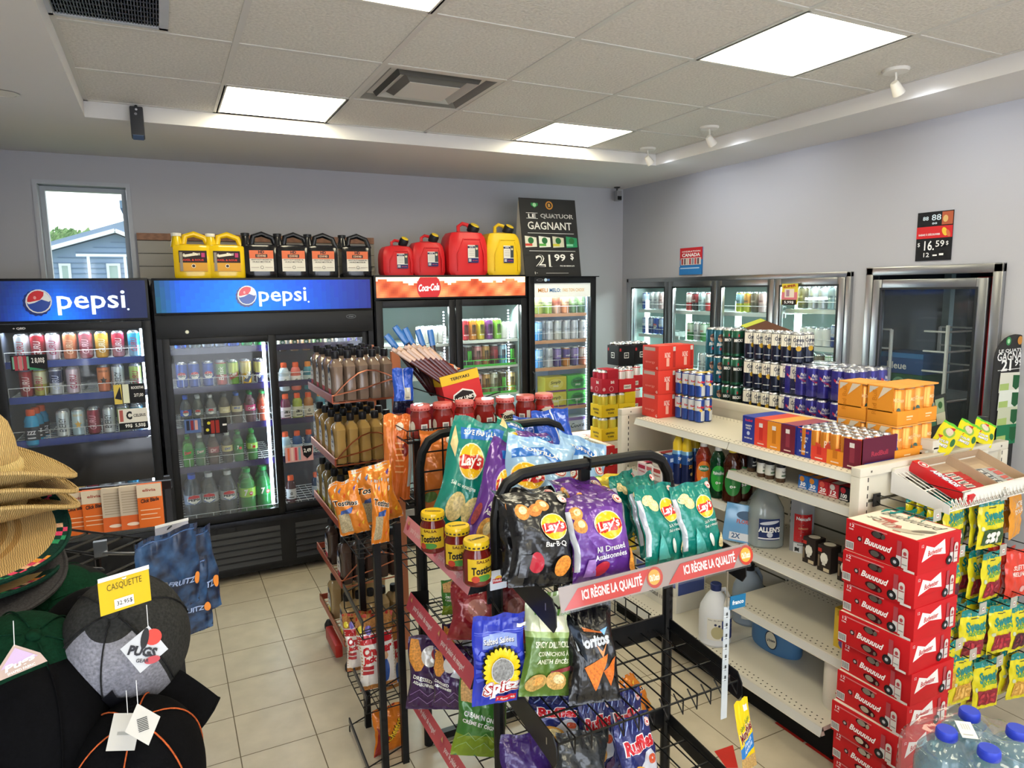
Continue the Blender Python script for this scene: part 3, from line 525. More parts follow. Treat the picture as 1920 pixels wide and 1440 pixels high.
def door(e, x0, x1, z0, z1, t, y, k=BLK, pane='e6ecee:glass', tb=None):
    mb = MB(); tb = tb or t; mb.box((x0, y, z0), (x0+t, y+.03, z1), k, .003); mb.box((x1-t, y, z0), (x1, y+.03, z1), k, .003); mb.box((x0+t, y, z1-t), (x1-t, y+.03, z1), k, .003); mb.box((x0+t, y, z0), (x1-t, y+.03, z0+tb), k, .003)
    d = mb.obj('door', e); MB().box((x0+t, y+.01, z0+tb), (x1-t, y+.014, z1-t), pane).obj('glass_pane', d); return d
def led(e, x, y, z0, z1, s=14, col='dff0ff', w=.012, dots=False, dx=0):
    mb = MB()
    if dots:
        n = int((z1-z0)/.022)
        for i in range(n): z = z0+(z1-z0)*i/n; mb.box((x-.004, y-.004, z), (x+.004, y+.002, z+.009), '%s:emit%s' % (col, s))
    else: mb.box((x-w/2, y-.006, z0), (x+w/2, y+.002, z1), '%s:emit%s' % (col, s))
    o = mb.obj('light_strip', e); o['label'] = 'glowing white light strip'; return o
def glow(e, x0, x1, y, z, p, col=(.85, .93, 1)):
    l = bpy.data.lights.new('cooler_light', 'AREA'); l.shape = 'RECTANGLE'; l.size = x1-x0-.1; l.size_y = .05; l.energy = p; l.color = col
    o = bpy.data.objects.new('cooler_light', l); COL.objects.link(o); o.parent = e; o.location = ((x0+x1)/2, y, z); o.rotation_euler = (math.radians(-28), 0, 0)
def bottlecap_logo(cx, cz, r):      # the round bottle cap mark
    o = [('p', [(cx-r*.12+r*1.12*(1 if i % 2 else .93)*cos(i*pi/16)*.92, cz-r*.12+r*1.12*(1 if i % 2 else .93)*sin(i*pi/16)) for i in range(32)], '0b2a7c:gloss'), ('e', cx, cz, r*.92, r, -.35, 'e8ecf2:gloss'), ('e', cx, cz, r*.82, r*.9, -.35, '1f49b0:gloss')]
    up = [(cx+r*.84*cos(a), cz+r*.9*sin(a)) for a in [pi*(.02+i*.1) for i in range(0, 11)]]
    o += [('p', up+[(cx-r*.72, cz-r*.22), (cx-r*.3, cz-.12*r), (cx+r*.2, cz+.15*r), (cx+r*.7, cz-.05*r)], 'f2f4f6:gloss')]
    o += [('p', [(cx+r*.8*cos(a), cz+r*.88*sin(a)) for a in [pi*(.33+i*.085) for i in range(0, 9)]]+[(cx-r*.6, cz-.05*r), (cx+r*.1, cz+.12*r), (cx+r*.36, cz+r*.45)], 'd8262f:gloss'), ('e', cx-r*.25, cz+r*.3, r*.1, r*.14, 0, 'f0a0a0:gloss')]
    return o
def header(e, x0, x1, z0, z1, stops, ops, name='header_sign', em=.8, nx=48):
    """backlit sign: colour runs across it (printed), ops are the marks"""
    mb = MB(); mb.box((x0, FY-.012, z0), (x1, FY+.02, z1), BLK, .003)
    def col(u, v):
        f = stops(u, v); return '%02x%02x%02x:emitp%s' % (*[max(0, min(255, int(c)//6*6)) for c in f], em)
    a, b, c, d = x0+.014, x1-.014, z0+.014, z1-.014
    mb.grid(lambda u, v: (a+(b-a)*u, FY-.0135, c+(d-c)*v), nx, 10, None, paint=col)
    mb.deco(planemap((0, FY-.0135, 0), (1, 0, 0), (0, 0, 1)), [tuple(list(o[:-1])+[o[-1]]) for o in ops], e0=.001, de=.0006)
    return mb.obj(name, e)
def pep(word_x, word_w, lx, r, z):
    return bottlecap_logo(lx, z, r)+[('t', 'pepsi', word_x, z-.012, word_w, .125*word_w/.31, 0, .012, 0, 'dff2ff:emit.7'), ('c', word_x+word_w/2+.012, z-.05*word_w/.31, .006, 'dff2ff:emit.7')]
LU = FY
# ------------- left cooler
cn = 'left blue cooler'
c1 = empty('drink_cooler', (0, 0, 0)); tag(c1, 'black single door cooler with blue lit header at far left, by the window', 'cooler', 'upright drink coolers')
ax0, ax1 = -.862, -.066
shell(c1, ax0, ax1, 2.0, 1.75, zi0=.62, zi1=1.735, inner='4a5060:plastic')
header(c1, ax0, ax1, 1.75, 2.0, lambda u, v: (10, 22+70*max(0, 1-abs(u-.42)*2.4)*(1.2-v*.7), 58+150*max(0, 1-abs(u-.42)*2.2)*(1.2-v*.7)), pep(U(172, 560, 'Y', FY).x, U(236, 560, 'Y', FY).x-U(108, 560, 'Y', FY).x, U(73, 561, 'Y', FY).x, .068, 1.872))
d1 = door(c1, ax0+.005, ax1-.004, .36, 1.745, .045, FY-.02, BLK, tb=.08)
mb = MB(); a = U(100, 835, 'Y', FY).z; b = U(200, 905, 'Y', FY).z; mb.box((ax0+.05, FY-.022, b), (ax1-.05, FY+.008, a), '141519:gloss', .002); mb.box((ax0+.05, FY-.06, b-.06), (ax1-.03, FY-.015, b-.045), DK); mb.obj('black_panel', c1)['label'] = 'glossy black panel across the door'
MB().deco(planemap((ax0+.05, FY-.0225, 1.722), (1, 0, 0), (0, 0, 1)), [('t', '+ QBD', .09, 0, .06, .014, 0, .03, 0, 'e8e8e8')]).obj('maker_badge', d1)
Z = {}
def sh(e, x0, x1, px, py, **k): z = U(px, py, 'Y', 4.8).z; shelf_part(e, x0, x1, z, 4.8-.03, 5.4, **k); return z
g = dict(deep=2, dy=.07)
z = row([(40, 'g_rose'), (70, 'g_red'), (99, 'g_pink'), (131, 'g_orange'), (161, 'g_wine'), (191, 'g_gold'), (222, 'g_mauve'), (252, 'g_sky')], 0, cn, 'top shelf', 673, **g); shelf_part(c1, ax0+.045, ax1-.045, z, 4.78, 5.4, lip='2442a0:gloss')
z = row([(49, 'g_red'), (76, 'g_lime'), (105, 'g_navy'), (137, 'g_pink'), (195, 'g_star'), (222, 'g_white'), (255, 'g_melon')], 0, cn, 'second shelf', 737, **g); shelf_part(c1, ax0+.045, ax1-.045, z, 4.78, 5.4, lip='2442a0:gloss')
z3 = z = row([(147, 'g_ice'), (176, 'g_wine'), (205, 'g_white'), (232, 'g_melon'), (258, 'g_sky'), (118, 'g_white')], 0, cn, 'third shelf', 812, **g); shelf_part(c1, ax0+.045, ax1-.045, z, 4.78, 5.4, lip='2442a0:gloss')
for i, (px, y) in enumerate(((64, 4.79), (74, 4.87), (84, 4.95))): p = U(px, 840, 'Y', y); _cp['s_aqua'].place((p.x, y, z3-.03), .2*i, 'bright blue bottle with orange cap, %s of three in the left cooler' % ('front one', 'middle one', 'rear one')[i], 'bottle', 'blue bottles with orange caps', scale=1.12)
z = row([(150, 'g_gold'), (176, 'g_mauve'), (200, 'g_rose'), (226, 'g_white'), (252, 'g_sky')], 0, cn, 'low shelf', 944, deep=1); shelf_part(c1, ax0+.045, ax1-.045, z, 4.78, 5.4, lip='8a3a1c:plastic')
led(c1, ax1-.06, 4.79, .7, 1.7, 9); glow(c1, ax0, ax1, FY+.09, 1.72, 5)
# price cards stuck to this cooler's glass
pm = lambda a, b, c, d, y=FY-.02: (U(a, b, 'Y', y), U(c, d, 'Y', y))
def card(px0, py0, px1, py1, ops, label, base='15161a:card', y=FY-.022, parent=None, name='price_card', cat='price card', th=.002):
    p, q = U(px0, py0, 'Y', y), U(px1, py1, 'Y', y); w, h = q.x-p.x, p.z-q.z; mb = MB(); mb.box((-w/2, 0, 0), (w/2, th, h), base)
    mb.deco(planemap((0, 0, 0), (1, 0, 0), (0, 0, 1)), [tuple([o[0]]+[v for v in o[1:]]) for o in ops(w, h)], e0=.0008, de=.0006)
    o = mb.obj(name); o.location = ((p.x+q.x)/2, y, q.z); return tag(o, label, cat)
card(18, 667, 90, 692, lambda w, h: [('r', -w*.45, h*.1, 0, h*.9, '7fb8a0:card')]+[('r', -w*.4+i*w*.12, 0, -w*.3+i*w*.12, h*.95, c+':card') for i, c in enumerate(('b04050', 'd87a80', 'a83a48'))]+[('t', '2 8,00$', w*.25, h*.6, w*.36, h*.4, 0, .02, 0, W_), ('p', [(0, 0), (w*.4, 0), (0, h*.2)], '3f9a6a:card')], 'small black price card with three cans on it, upper left of the left cooler glass')
card(212, 722, 274, 754, lambda w, h: [('r', -w*.5, 0, -w*.25, h, 'e0c860:card'), ('r', -w*.22, h*.02, -w*.02, h, 'e6ead0:card'), ('p', [(-w*.48, h*.3), (-w*.3, h*.9), (-w*.26, h*.2)], K_), ('t', 'ROCKSTAR', w*.26, h*.8, w*.4, h*.14, 0, .03, 0, W_), ('t', '2/7,00', w*.28, h*.4, w*.3, h*.2, 0, .02, 0, W_)], 'small black price card with a star, middle right of the left cooler glass')
card(221, 768, 279, 802, lambda w, h: [('r', -w*.5, h*.33, w*.5, h, 'e9e7de:card'), ('t', 'C', -w*.14, h*.68, w*.2, h*.4, 0, .06, 0, K_), ('t', 'CELSIUS', w*.22, h*.66, w*.42, h*.14, 0, .02, 0, '333333'), ('r', -w*.46, h*.4, -w*.34, h*.95, 'b8605a:card'), ('t', '99$  5,50$', w*.05, h*.17, w*.7, h*.2, 0, .03, 0, W_)], 'white and black price card reading CELSIUS on the left cooler glass')
# ------------- middle blue cooler, two sliding doors
cn = 'wide blue cooler'
c2 = empty('drink_cooler', (0, 0, 0)); tag(c2, 'wide black cooler with blue lit header and two sliding glass doors', 'cooler', 'upright drink coolers')
bx0, bx1 = -.045, 1.302; shell(c2, bx0, bx1, 1.998, 1.76, zi0=.4, zi1=1.63, inner='343a48:plastic')
header(c2, bx0, bx1, 1.775, 1.998, lambda u, v: (8+20*max(0, u-.6), 24+85*max(0, 1-abs(u-.36)*1.5)*(1-.2*v), 80+150*max(0, 1-abs(u-.36)*1.4)*min(1, u*9)), pep(U(530, 560, 'Y', FY).x, U(577, 560, 'Y', FY).x-U(488, 560, 'Y', FY).x, U(463, 556, 'Y', FY).x, .062, 1.888))
MB().box((bx0+.002, FY-.006, 1.63), (bx1-.002, FY+.02, 1.775), '1a1c1f:plastic', .003).deco(planemap((0, FY-.006, 0), (1, 0, 0), (0, 0, 1)), [('e', U(658, 597, 'Y', FY).x, 1.735, .034, .014, 0, '6c7076'), ('e', U(658, 597, 'Y', FY).x, 1.735, .031, .011, 0, '1d1f23'), ('t', 'true', U(658, 597, 'Y', FY).x, 1.735, .03, .008, 0, 0, .2, '9ca0a6')]).obj('upper_rail', c2)
xm = U(513, 700, 'Y', FY).x
dl = door(c2, bx0+.03, xm+.02, .42, 1.63, .042, FY-.004, BLK, tb=.05); dr = door(c2, xm-.01, bx1-.03, .42, 1.63, .042, FY+.03, BLK, tb=.05)
p = U(339, 623, 'Y', FY); MB().deco(planemap((p.x-.02, FY-.0045, p.z), (1, 0, 0), (0, 0, 1)), [('e', -.0, 0, .034, .011, 0, '9a9da2'), ('e', -.0, 0, .031, .009, 0, K_), ('t', 'true', 0, 0, .024, .007, 0, 0, .2, 'b8bcc0')]).obj('maker_badge', dl)
MB().lathe([(.012, 0, 'd8dcc8'), (.009, .004, 'e8ead8'), (0, .004, 'e8ead8')], (0, 0, 0), 14).obj('lock_knob', dl).matrix_basis = Matrix.Translation((p.x+.035, FY-.005, p.z)) @ Matrix.Rotation(pi/2, 4, 'X')
mb = MB(); mb.box((bx0, FY-.015, .385), (bx1, FY+.02, .42), '33353a:brushed', .003); mb.box((bx0, FY, .08), (bx1, FY+.02, .385), DK); mb.obj('kick_panel', c2)
mb = MB()
for xa, xb in ((bx0+.04, xm-.02), (xm+.08, bx1-.04)):
    for k in range(6): z = .105+.043*k; mb.add([(xa, FY-.014, z), (xb, FY-.014, z), (xb, FY-.002, z+.026), (xa, FY-.002, z+.026)], [(0, 1, 2, 3)], '232529:plastic'); mb.box((xa, FY-.016, z-.005), (xb, FY, z+.001), '2c2e32:plastic')
mb.obj('grille', c2)
il, ir = bx0+.045, bx1-.045
def sh2(z, **k): shelf_part(c2, il, xm-.01, z, 4.795, 5.38, lip='221a50:gloss', **k); shelf_part(c2, xm+.02, ir, z, 4.795, 5.38, lip='221a50:gloss', **k)
L_, R_ = cn+' left door', cn+' right door'
z = row([(337, 'pepsi'), (364, 'grey'), (389, 'pepsi_diet'), (413, 'pepsi_diet'), (437, 'pepsi'), (462, 'seven'), (485, 'seven')], 0, L_, 'top shelf', 651); row([(528, 'f_black'), (551, 'f_mocha'), (573, 'f_mocha'), (594, 'f_green'), (616, 'f_cream'), (638, 'g_navy'), (660, 'purple')], 0, R_, 'top shelf', 655, deep=1); sh2(z, n=7)
z = row([(341, 'pepsi'), (364, 'pepsi'), (391, 'pepsi'), (415, 'crush'), (438, 'dew'), (462, 'yellow'), (488, 'purple')], 0, L_, 'second shelf', 722); row([(533, 's_white'), (555, 's_pink'), (578, 's_teal'), (600, 's_white')], 0, R_, 'second shelf', 730, deep=1); sh2(z, n=7)
z = row([(349, 'b_pepsi'), (372, 'b_pepsi0'), (396, 'b_diet'), (422, 'b_rootbeer'), (445, 'b_rootblue'), (470, 'b_pink'), (494, 'b_orange')], 0, L_, 'third shelf', 795); row([(536, 's_purple'), (558, 's_lime'), (579, 's_amber'), (601, 's_teal')], 0, R_, 'third shelf', 787, deep=1); sh2(z, n=7)
z = row([(353, 'b_dew'), (376, 'b_dewclear'), (401, 'b_crimson'), (427, 'b_ginger'), (448, 'b_seven'), (474, 'b_seven0')], 0, L_, 'fourth shelf', 868); row([(536, 's_ice'), (558, 's_blue'), (580, 's_navy')], 0, R_, 'fourth shelf', 858, deep=1); sh2(z, n=7)
z = row([(363, 'l_pepsi'), (395, 'l_diet'), (430, 'l_diet'), (466, 'l_seven0'), (497, 'l_seven')], 0, L_, 'bottom shelf', 966, dy=.12, zref=4.86); row([(546, 's_plum'), (594, 's_navy')], 0, R_, 'bottom shelf', 938, deep=1); shelf_part(c2, il, xm-.01, z, 4.8, 5.38, n=6, lip='c9d0d6:plastic'); shelf_part(c2, xm+.02, ir, z, 4.8, 5.38, n=6, lip='c9d0d6:plastic')
led(c2, xm-.045, 4.775, .48, 1.58, 10, w=.02); led(c2, ir-.01, 4.79, .48, 1.58, 8); led(c2, il-.0, 4.79, .48, 1.58, 3); glow(c2, bx0, bx1, FY+.1, 1.6, 6)
card(345, 787, 378, 810, lambda w, h: [('r', -w*.5, 0, w*.5, h, '5a72a8:card')]+[('r', -w*.38+i*w*.25, h*.2, -w*.2+i*w*.25, h*.9, c+':card') for i, c in enumerate(('2a2f40', '8c3038', 'd8a8a0'))], 'small blue picture card of three bottles on the left sliding door')
card(381, 787, 427, 811, lambda w, h: [('r', -w*.2+i*w*.2, h*.05, -w*.04+i*w*.2, h*.9, 'a03028:card') for i in range(2)]+[('c', -w*.35, h*.3, h*.1, 'd8d040:card'), ('c', -w*.28, h*.75, h*.1, 'd8d040:card'), ('r', w*.3, h*.5, w*.48, h*.62, W_)], 'small dark picture card with two red cans on the left sliding door')
card(534, 840, 588, 862, lambda w, h: [('r', -w*.5, 0, w*.5, h, 'd9a6a8:card')]+[('r', -w*.42+i*w*.13, h*.1, -w*.34+i*w*.13, h*.95, c+':card') for i, c in enumerate(('e07050', 'e8c8c0', 'c84858', '7fa8b8'))]+[('p', [(w*.1, h), (w*.48, h), (w*.44, h*.4), (w*.28, h*.15), (w*.14, h*.4)], K_), ('t', '2,49', w*.29, h*.68, w*.26, h*.3, 0, .03, 0, W_)], 'pink price card with a black badge on the right sliding door')
# ------------- red cooler
cn = 'red cooler'
c3 = empty('drink_cooler', (0, 0, 0)); tag(c3, 'black two door cooler with red lit header of fizzing cola, under the fuel cans', 'cooler', 'upright drink coolers')
dx0, dx1 = 1.316, 2.508; shell(c3, dx0, dx1, 2.012, 1.84, zi0=.44, zi1=1.79, inner='93a8a4:plastic')
def cola(u, v):
    n = sin(u*31+v*5)*.5+sin(u*67-v*9)*.3+sin(u*13+3)*.4
    if v > .78+.1*sin(u*23)+.06*sin(u*51): return (225, 205, 170)
    return (176+34*n, 88+36*n, 52+28*n)
hx = U(803, 540, 'Y', FY).x
disc = [(hx+.09*cos(a*pi/20), 1.925+.102*sin(a*pi/20)) for a in range(40)]; disc = [(x, max(1.856, min(1.997, z))) for x, z in disc]
header(c3, dx0, dx1, 1.842, 2.012, cola, [('p', disc, 'd8262c:emit.5'), ('t', 'Coca‑Cola', hx, 1.925, .158, .052, .06, .03, .35, 'fff4ee:emit.7')], nx=90)
xs = U(854, 640, 'Y', FY).x
for a, b in ((dx0+.003, xs-.002), (xs+.002, dx1-.003)): door(c3, a, b, .36, 1.835, .05, FY-.02, BLK, tb=.06)
MB().box((dx0, FY, .06), (dx1, FY+.02, .35), DK).obj('kick_panel', c3)
for xx in (xs, dx1-.06): led(c3, xx-.06, 4.79, .5, 1.76, 16, dots=True)
led(c3, dx0+.05, 4.79, .5, 1.76, 5); led(c3, xs+.03, 4.79, .5, 1.76, 5); glow(c3, dx0, dx1, FY+.09, 1.77, 9, (.85, 1, .95))
L_, R_ = cn+' left door', cn+' right door'; GR = '39c84a:wire'; WS = 'e9f2f0:plastic'
def shc(z, a, b, k=WS, fence=None, nm='shelf'): 
    MB().box((a, 4.775, z-.022), (b, 5.38, z-.001), k).obj('shelf', c3)
    if fence:
        mb = MB(); mb.tube([(a+.01, 4.77, z+.045), (b-.02, 4.77, z+.045)], .003, GR, 6); mb.box((a+.005, 4.768, z-.004), (b-.02, 4.774, z+.012), GR)
        for i in range(9): x = a+.02+(b-a-.05)*i/8; mb.tube([(x, 4.77, z+.045), (x, 4.77, z)], .002, GR, 4)
        mb.obj('green_rack', c3)['label'] = 'bright green wire rack'
z = row([(871, 'mon_red'), (885, 'mon_orange'), (900, 'mon_yellow'), (916, 'mon_purple'), (932, 'mon_lime'), (946, 'white'), (962, 'white')], 0, R_, 'top shelf', 636, deep=2); shc(z, xs+.03, dx1-.045)
z = row([(878, 'mon_black'), (895, 'mon_rose'), (910, 'mon_tan'), (926, 'mon_dkred'), (942, 'mon_blue'), (958, 'mon_black')], 0, R_, 'second shelf', 684, deep=4); shc(z, xs+.03, dx1-.045, fence=1)
z = row([(879, 'mon_pink'), (896, 'mon_pink'), (911, 'mon_tan'), (926, 'mon_silver'), (942, 'mon_black'), (958, 'mon_gold')], 0, R_, 'third shelf', 736, deep=4); shc(z, xs+.03, dx1-.045, fence=1)
z = row([(794, 'white'), (811, 'white'), (828, 'white')], 0, L_, 'top shelf', 644, deep=2); shc(z, dx0+.045, xs-.03); z2 = z
z = U(800, 700, 'Y', 4.85).z-.02; row([(812, 'm_redtop'), (828, 'w_silver')], 0, L_, 'second shelf', 700, deep=2); shc(z, dx0+.045, xs-.03)
# ------------- narrow cooler with the cider and beer
cn = 'narrow cooler'
c4 = empty('drink_cooler', (0, 0, 0)); tag(c4, 'narrow black single door cooler with dotted light strip, beside the back right corner', 'cooler', 'upright drink coolers')
ex0, ex1 = 2.52, 3.142; shell(c4, ex0, ex1, 2.0, 1.95, zi0=.5, zi1=1.94, inner='c3d2e4:plastic')
d4 = door(c4, ex0+.003, ex1-.003, .4, 1.995, .05, FY-.02, BLK, tb=.06); MB().box((ex0, FY, .06), (ex1, FY+.02, .39), DK).obj('kick_panel', c4); MB().box((ex0-.0, FY-.03, 1.993), (ex1+.02, FY+.7, 2.0), BLK).obj('top_plate', c4)
p, q = U(1000, 531, 'Y', FY), U(1106, 556, 'Y', FY)
mb = MB(); mb.box((ex0+.05, FY-.012, q.z), (ex1-.05, FY-.007, p.z), 'dfe4e0:emitp.12')
mb.deco(planemap((0, FY-.012, 0), (1, 0, 0), (0, 0, 1)), [('t', 'MELI', ex0+.13, (p.z+q.z)/2, .085, .03, 0, .02, 0, 'd8903c'), ('t', 'MELO:', ex0+.24, (p.z+q.z)/2, .1, .03, 0, .02, 0, '2a6aa8'), ('t', 'FAIS TON CHOIX', ex0+.41, (p.z+q.z)/2, .2, .026, 0, .01, 0, 'e0b46a')], e0=.001); mb.obj('header_strip', c4)
p = U(1010, 525, 'Y', FY); MB().deco(planemap((p.x, FY-.0205, p.z), (1, 0, 0), (0, 0, 1)), [('e', 0, 0, .03, .009, 0, '8c9096'), ('e', 0, 0, .027, .007, 0, K_), ('c', .05, 0, .013, 'b8d0e0'), ('r', .065, -.008, .085, .008, '5a7ab0')]).obj('maker_badge', d4)
MB().tube([(ex0+.03, FY-.02, 1.12), (ex0+.03, FY-.05, 1.13), (ex0+.03, FY-.05, 1.25), (ex0+.03, FY-.02, 1.26)], .007, '2a2c30:plastic').obj('handle', d4)
led(c4, ex1-.04, 4.78, .6, 1.7, 22, dots=True, col='e8f4ff'); led(c4, ex0+.05, 4.785, .6, 1.7, 6); glow(c4, ex0, ex1, FY+.09, 1.92, 8, (.75, .86, 1))
def shm(z): shelf_part(c4, ex0+.04, ex1-.045, z, 4.785, 5.38, lip='d9a27c:card', liph=.016, fence=.06, n=6)
z = row([(1010, 'm_green'), (1027, 'm_lime'), (1043, 'm_peach'), (1059, 'm_apricot'), (1074, 'm_pine'), (1089, 'm_pine')], 0, cn, 'top shelf', 588, deep=2); shm(z)
z = row([(1009, 'm_blue'), (1029, 'm_redtop'), (1045, 'm_yeltop'), (1061, 'm_redtop'), (1076, 'm_redtop'), (1092, 'm_redtop')], 0, cn, 'second shelf', 637, deep=2); shm(z)
z = row([(1010, 'm_blue'), (1029, 'm_redtop'), (1045, 'm_violet'), (1061, 'm_orange'), (1077, 'm_violet'), (1092, 'm_rust')], 0, cn, 'third shelf', 687, deep=2); shm(z)
def simp(c, c2_): return carton('x', .2, .13, .125, c, [('e', 0, .065, .07, .045, 0, c2_), ('t', 'Simply', 0, .078, .1, .032, .08, .02, .25, '1d2a20'), ('t', 'SPIKED', 0, .05, .05, .014, 0, .03, 0, W_), ('r', -.095, .002, .095, .016, '6a3a7a:card')])
sy, sg = Proto('drink_carton', simp('cfc23c', 'ddd46c')), Proto('drink_carton', simp('4fb84a', '2f8a4a'))
zb = U(1060, 760, 'Y', 4.84).z; shm(zb)
for k in range(2):
    sy.place((U(1036, 740, 'Y', 4.84).x, 4.85, zb+.127*k), 0, 'yellow drink carton on the %s of the stack in the narrow cooler' % ('bottom', 'top')[k], 'carton', 'fruit drink cartons in the narrow cooler')
    sg.place((U(1077, 740, 'Y', 4.84).x, 4.85, zb+.127*k), 0, 'green drink carton on the %s of the stack in the narrow cooler' % ('bottom', 'top')[k], 'carton', 'fruit drink cartons in the narrow cooler')
zb = U(1078, 806, 'Y', 4.84).z; shm(zb)
co = Proto('beer_carton', carton('x', .24, .13, .125, 'c9cfe0', [('r', -.11, .095, .11, .12, '8a6ab8:card'), ('r', -.12, .03, -.09, .12, 'a8384a:card'), ('t', 'Coors', 0, .055, .13, .038, .06, .02, .25, '1a2440')]))
co.place((U(1076, 790, 'Y', 4.84).x, 4.85, zb), 0, 'silver and violet beer carton on the lowest visible shelf of the narrow cooler', 'carton')
mb = MB()
for i in range(8): mb.box((ex0+.06+.062*i, 4.772, .0), (ex0+.1+.062*i, 4.773, .02), K_ if i % 2 else 'f0d8b0')
# ================================================================== walk-in beer fridge in the right wall
cn = 'wall fridge'
STL = 'b3b5b8:metal'
e = empty('wall_fridge', (0, 0, 0)); tag(e, 'steel framed wall fridge with four glass doors in the right wall', 'fridge')
mb = MB(); t = .035
for a in (((XR-.025, A0, AZ0), (XR+.02, A0+t, AZ1)), ((XR-.025, A1-t, AZ0), (XR+.02, A1, AZ1)), ((XR-.025, A0, AZ1-t), (XR+.02, A1, AZ1)), ((XR-.025, A0, AZ0), (XR+.02, A1, AZ0+t))): mb.box(*a, STL, .004)
mb.obj('outer_frame', e)
D_ = .85
mb = MB(); IN = '8ea09e:plastic'
mb.box((XR+D_, F1+.0, .0), (XR+D_+.05, A1+.05, 2.1), IN); mb.box((XR+.1, A1, .0), (XR+D_, A1+.05, 2.1), IN); mb.box((XR+.1, A0-.055, .0), (XR+D_, A0-.03, 2.1), IN); mb.box((XR+.1, A0-.05, 2.0), (XR+D_, A1, 2.1), IN); mb.box((XR+.1, A0-.05, .3), (XR+D_, A1, .35), IN)
mb.obj('liner', e)
wd = (A1-A0-2*t)/4
def rdoor(e, ya, yb, z0, z1, fr, k=STL, pane='dfe8e6:glass', x=XR-.03):
    mb = MB(); mb.box((x, ya, z0), (x+.035, ya+fr, z1), k, .005); mb.box((x, yb-fr, z0), (x+.035, yb, z1), k, .005); mb.box((x, ya+fr, z1-fr), (x+.035, yb-fr, z1), k, .005); mb.box((x, ya+fr, z0), (x+.035, yb-fr, z0+fr), k, .005)
    d = mb.obj('door', e); MB().box((x+.015, ya+fr, z0+fr), (x+.02, yb-fr, z1-fr), pane).obj('glass_pane', d)
    mb = MB(); q = .012; mb.box((x-.003, ya+fr-q, z0+fr-q), (x, ya+fr, z1-fr+q), '2a2c2e'); mb.box((x-.003, yb-fr, z0+fr-q), (x, yb-fr+q, z1-fr+q), '2a2c2e'); mb.box((x-.003, ya+fr, z1-fr), (x, yb-fr, z1-fr+q), '2a2c2e'); mb.obj('gasket', d); return d
for i in range(4):
    ya = A0+t+wd*i; rdoor(e, ya+.004, ya+wd-.004, AZ0+t, AZ1-t, .055)
    mb = MB(); mb.box((XR+.12, ya+wd-.1, .5), (XR+.15, ya+wd-.06, AZ1-.2), 'd8fff2:emit7'); mb.obj('light_tube', e)['label'] = 'glowing white tube light beside a fridge door'
l = bpy.data.lights.new('fridge_light', 'AREA'); l.shape = 'RECTANGLE'; l.size = .06; l.size_y = A1-A0-.2; l.energy = 9; l.color = (.85, 1, .95); o = bpy.data.objects.new('fridge_light', l); COL.objects.link(o); o.parent = e; o.location = (XR+.13, (A0+A1)/2, 1.93); o.rotation_euler = (0, math.radians(25), 0)
def fshelf(z, ya, yb, x=4.08):
    mb = MB()
    for i in range(12): xx = x-.03+(.6)*i/11; mb.box((xx-.002, ya, z-.008), (xx+.002, yb, z-.002), SHW)
    mb.box((x-.035, ya, z-.03), (x-.03, yb, z-.0), 'dfe9e6:plastic'); mb.tube([(x-.03, ya, z+.05), (x-.03, yb, z+.05)], .002, SHW, 5); mb.obj('shelf', e)
def frow(seq, py, dn, sn, deep=2, x=4.09, stack=1, shelf=None):
    xm_ = sum(q[0] for q in seq)/len(seq); z = U(xm_, py, 'X', x).z
    for i, (px, k) in enumerate(seq):
        P = _cp[k]; y = U(px, py-15, 'X', x).y
        for r in range(deep):
            for s_ in range(stack):
                lab = lab16(P.desc if r == 0 else ORD[r]+'-row can', frm(i, len(seq)), sn, dn+' wall fridge door')
                if s_: lab = lab.replace(', %s on' % frm(i, len(seq)), ' stacked %s on' % frm(i, len(seq))) if not r else lab+' upper'
                P.place((x+r*.072, y, z+s_*.16), (0, 0, -pi/2), lab, 'can', 'cans on the %s behind the %s fridge door' % (sn, dn))
    return z
dY = [(A0+t+wd*i, A0+t+wd*(i+1)) for i in range(4)]
z = frow([(1211, 'w_blue'), (1224, 'w_silver'), (1233, 'w_silver'), (1242, 'w_pink')], 580, 'leftmost', 'top shelf'); fshelf(z, *dY[3])
z = frow([(1211, 'w_blue'), (1222, 'w_blue'), (1232, 'pepsi'), (1242, 'w_blue')], 626, 'leftmost', 'second shelf'); fshelf(z, *dY[3])
z = frow([(1294, 'w_red'), (1305, 'w_black'), (1317, 'w_teal'), (1330, 'w_red')], 583, 'second', 'top shelf'); fshelf(z, *dY[2])
z = frow([(1295, 'w_green'), (1308, 'w_silver'), (1320, 'w_green')], 639, 'second', 'second shelf'); fshelf(z, *dY[2])
z = frow([(1316, 'w_silver'), (1328, 'w_silver')], 697, 'second', 'third shelf'); fshelf(z, *dY[2])
z = frow([(1388, 'w_yellow'), (1403, 'w_lime'), (1416, 'w_dark'), (1431, 'w_pink')], 586, 'third', 'top shelf'); fshelf(z, *dY[1])
z = frow([(1384, 'w_silver'), (1400, 'w_green'), (1420, 'w_dark')], 650, 'third', 'second shelf'); fshelf(z, *dY[1])
z = frow([(1505, 'w_dark'), (1525, 'w_silver'), (1543, 'w_silver'), (1562, 'w_teal'), (1574, 'w_silver')], 580, 'rightmost', 'top shelf'); fshelf(z, *dY[0])
z = frow([(1508, 'white'), (1522, 'white'), (1537, 'white'), (1552, 'white'), (1567, 'w_blue'), (1577, 'w_blue')], 650, 'rightmost', 'second shelf'); fshelf(z, *dY[0])
z = frow([(1500, 'w_dark'), (1518, 'w_green'), (1536, 'w_dark'), (1555, 'w_green')], 705, 'rightmost', 'third shelf'); fshelf(z, *dY[0])
for yy in (dY[0][1]-.09, dY[0][0]+.09): led(e, XR+.13, yy, .9, 1.75, 14, dots=True)
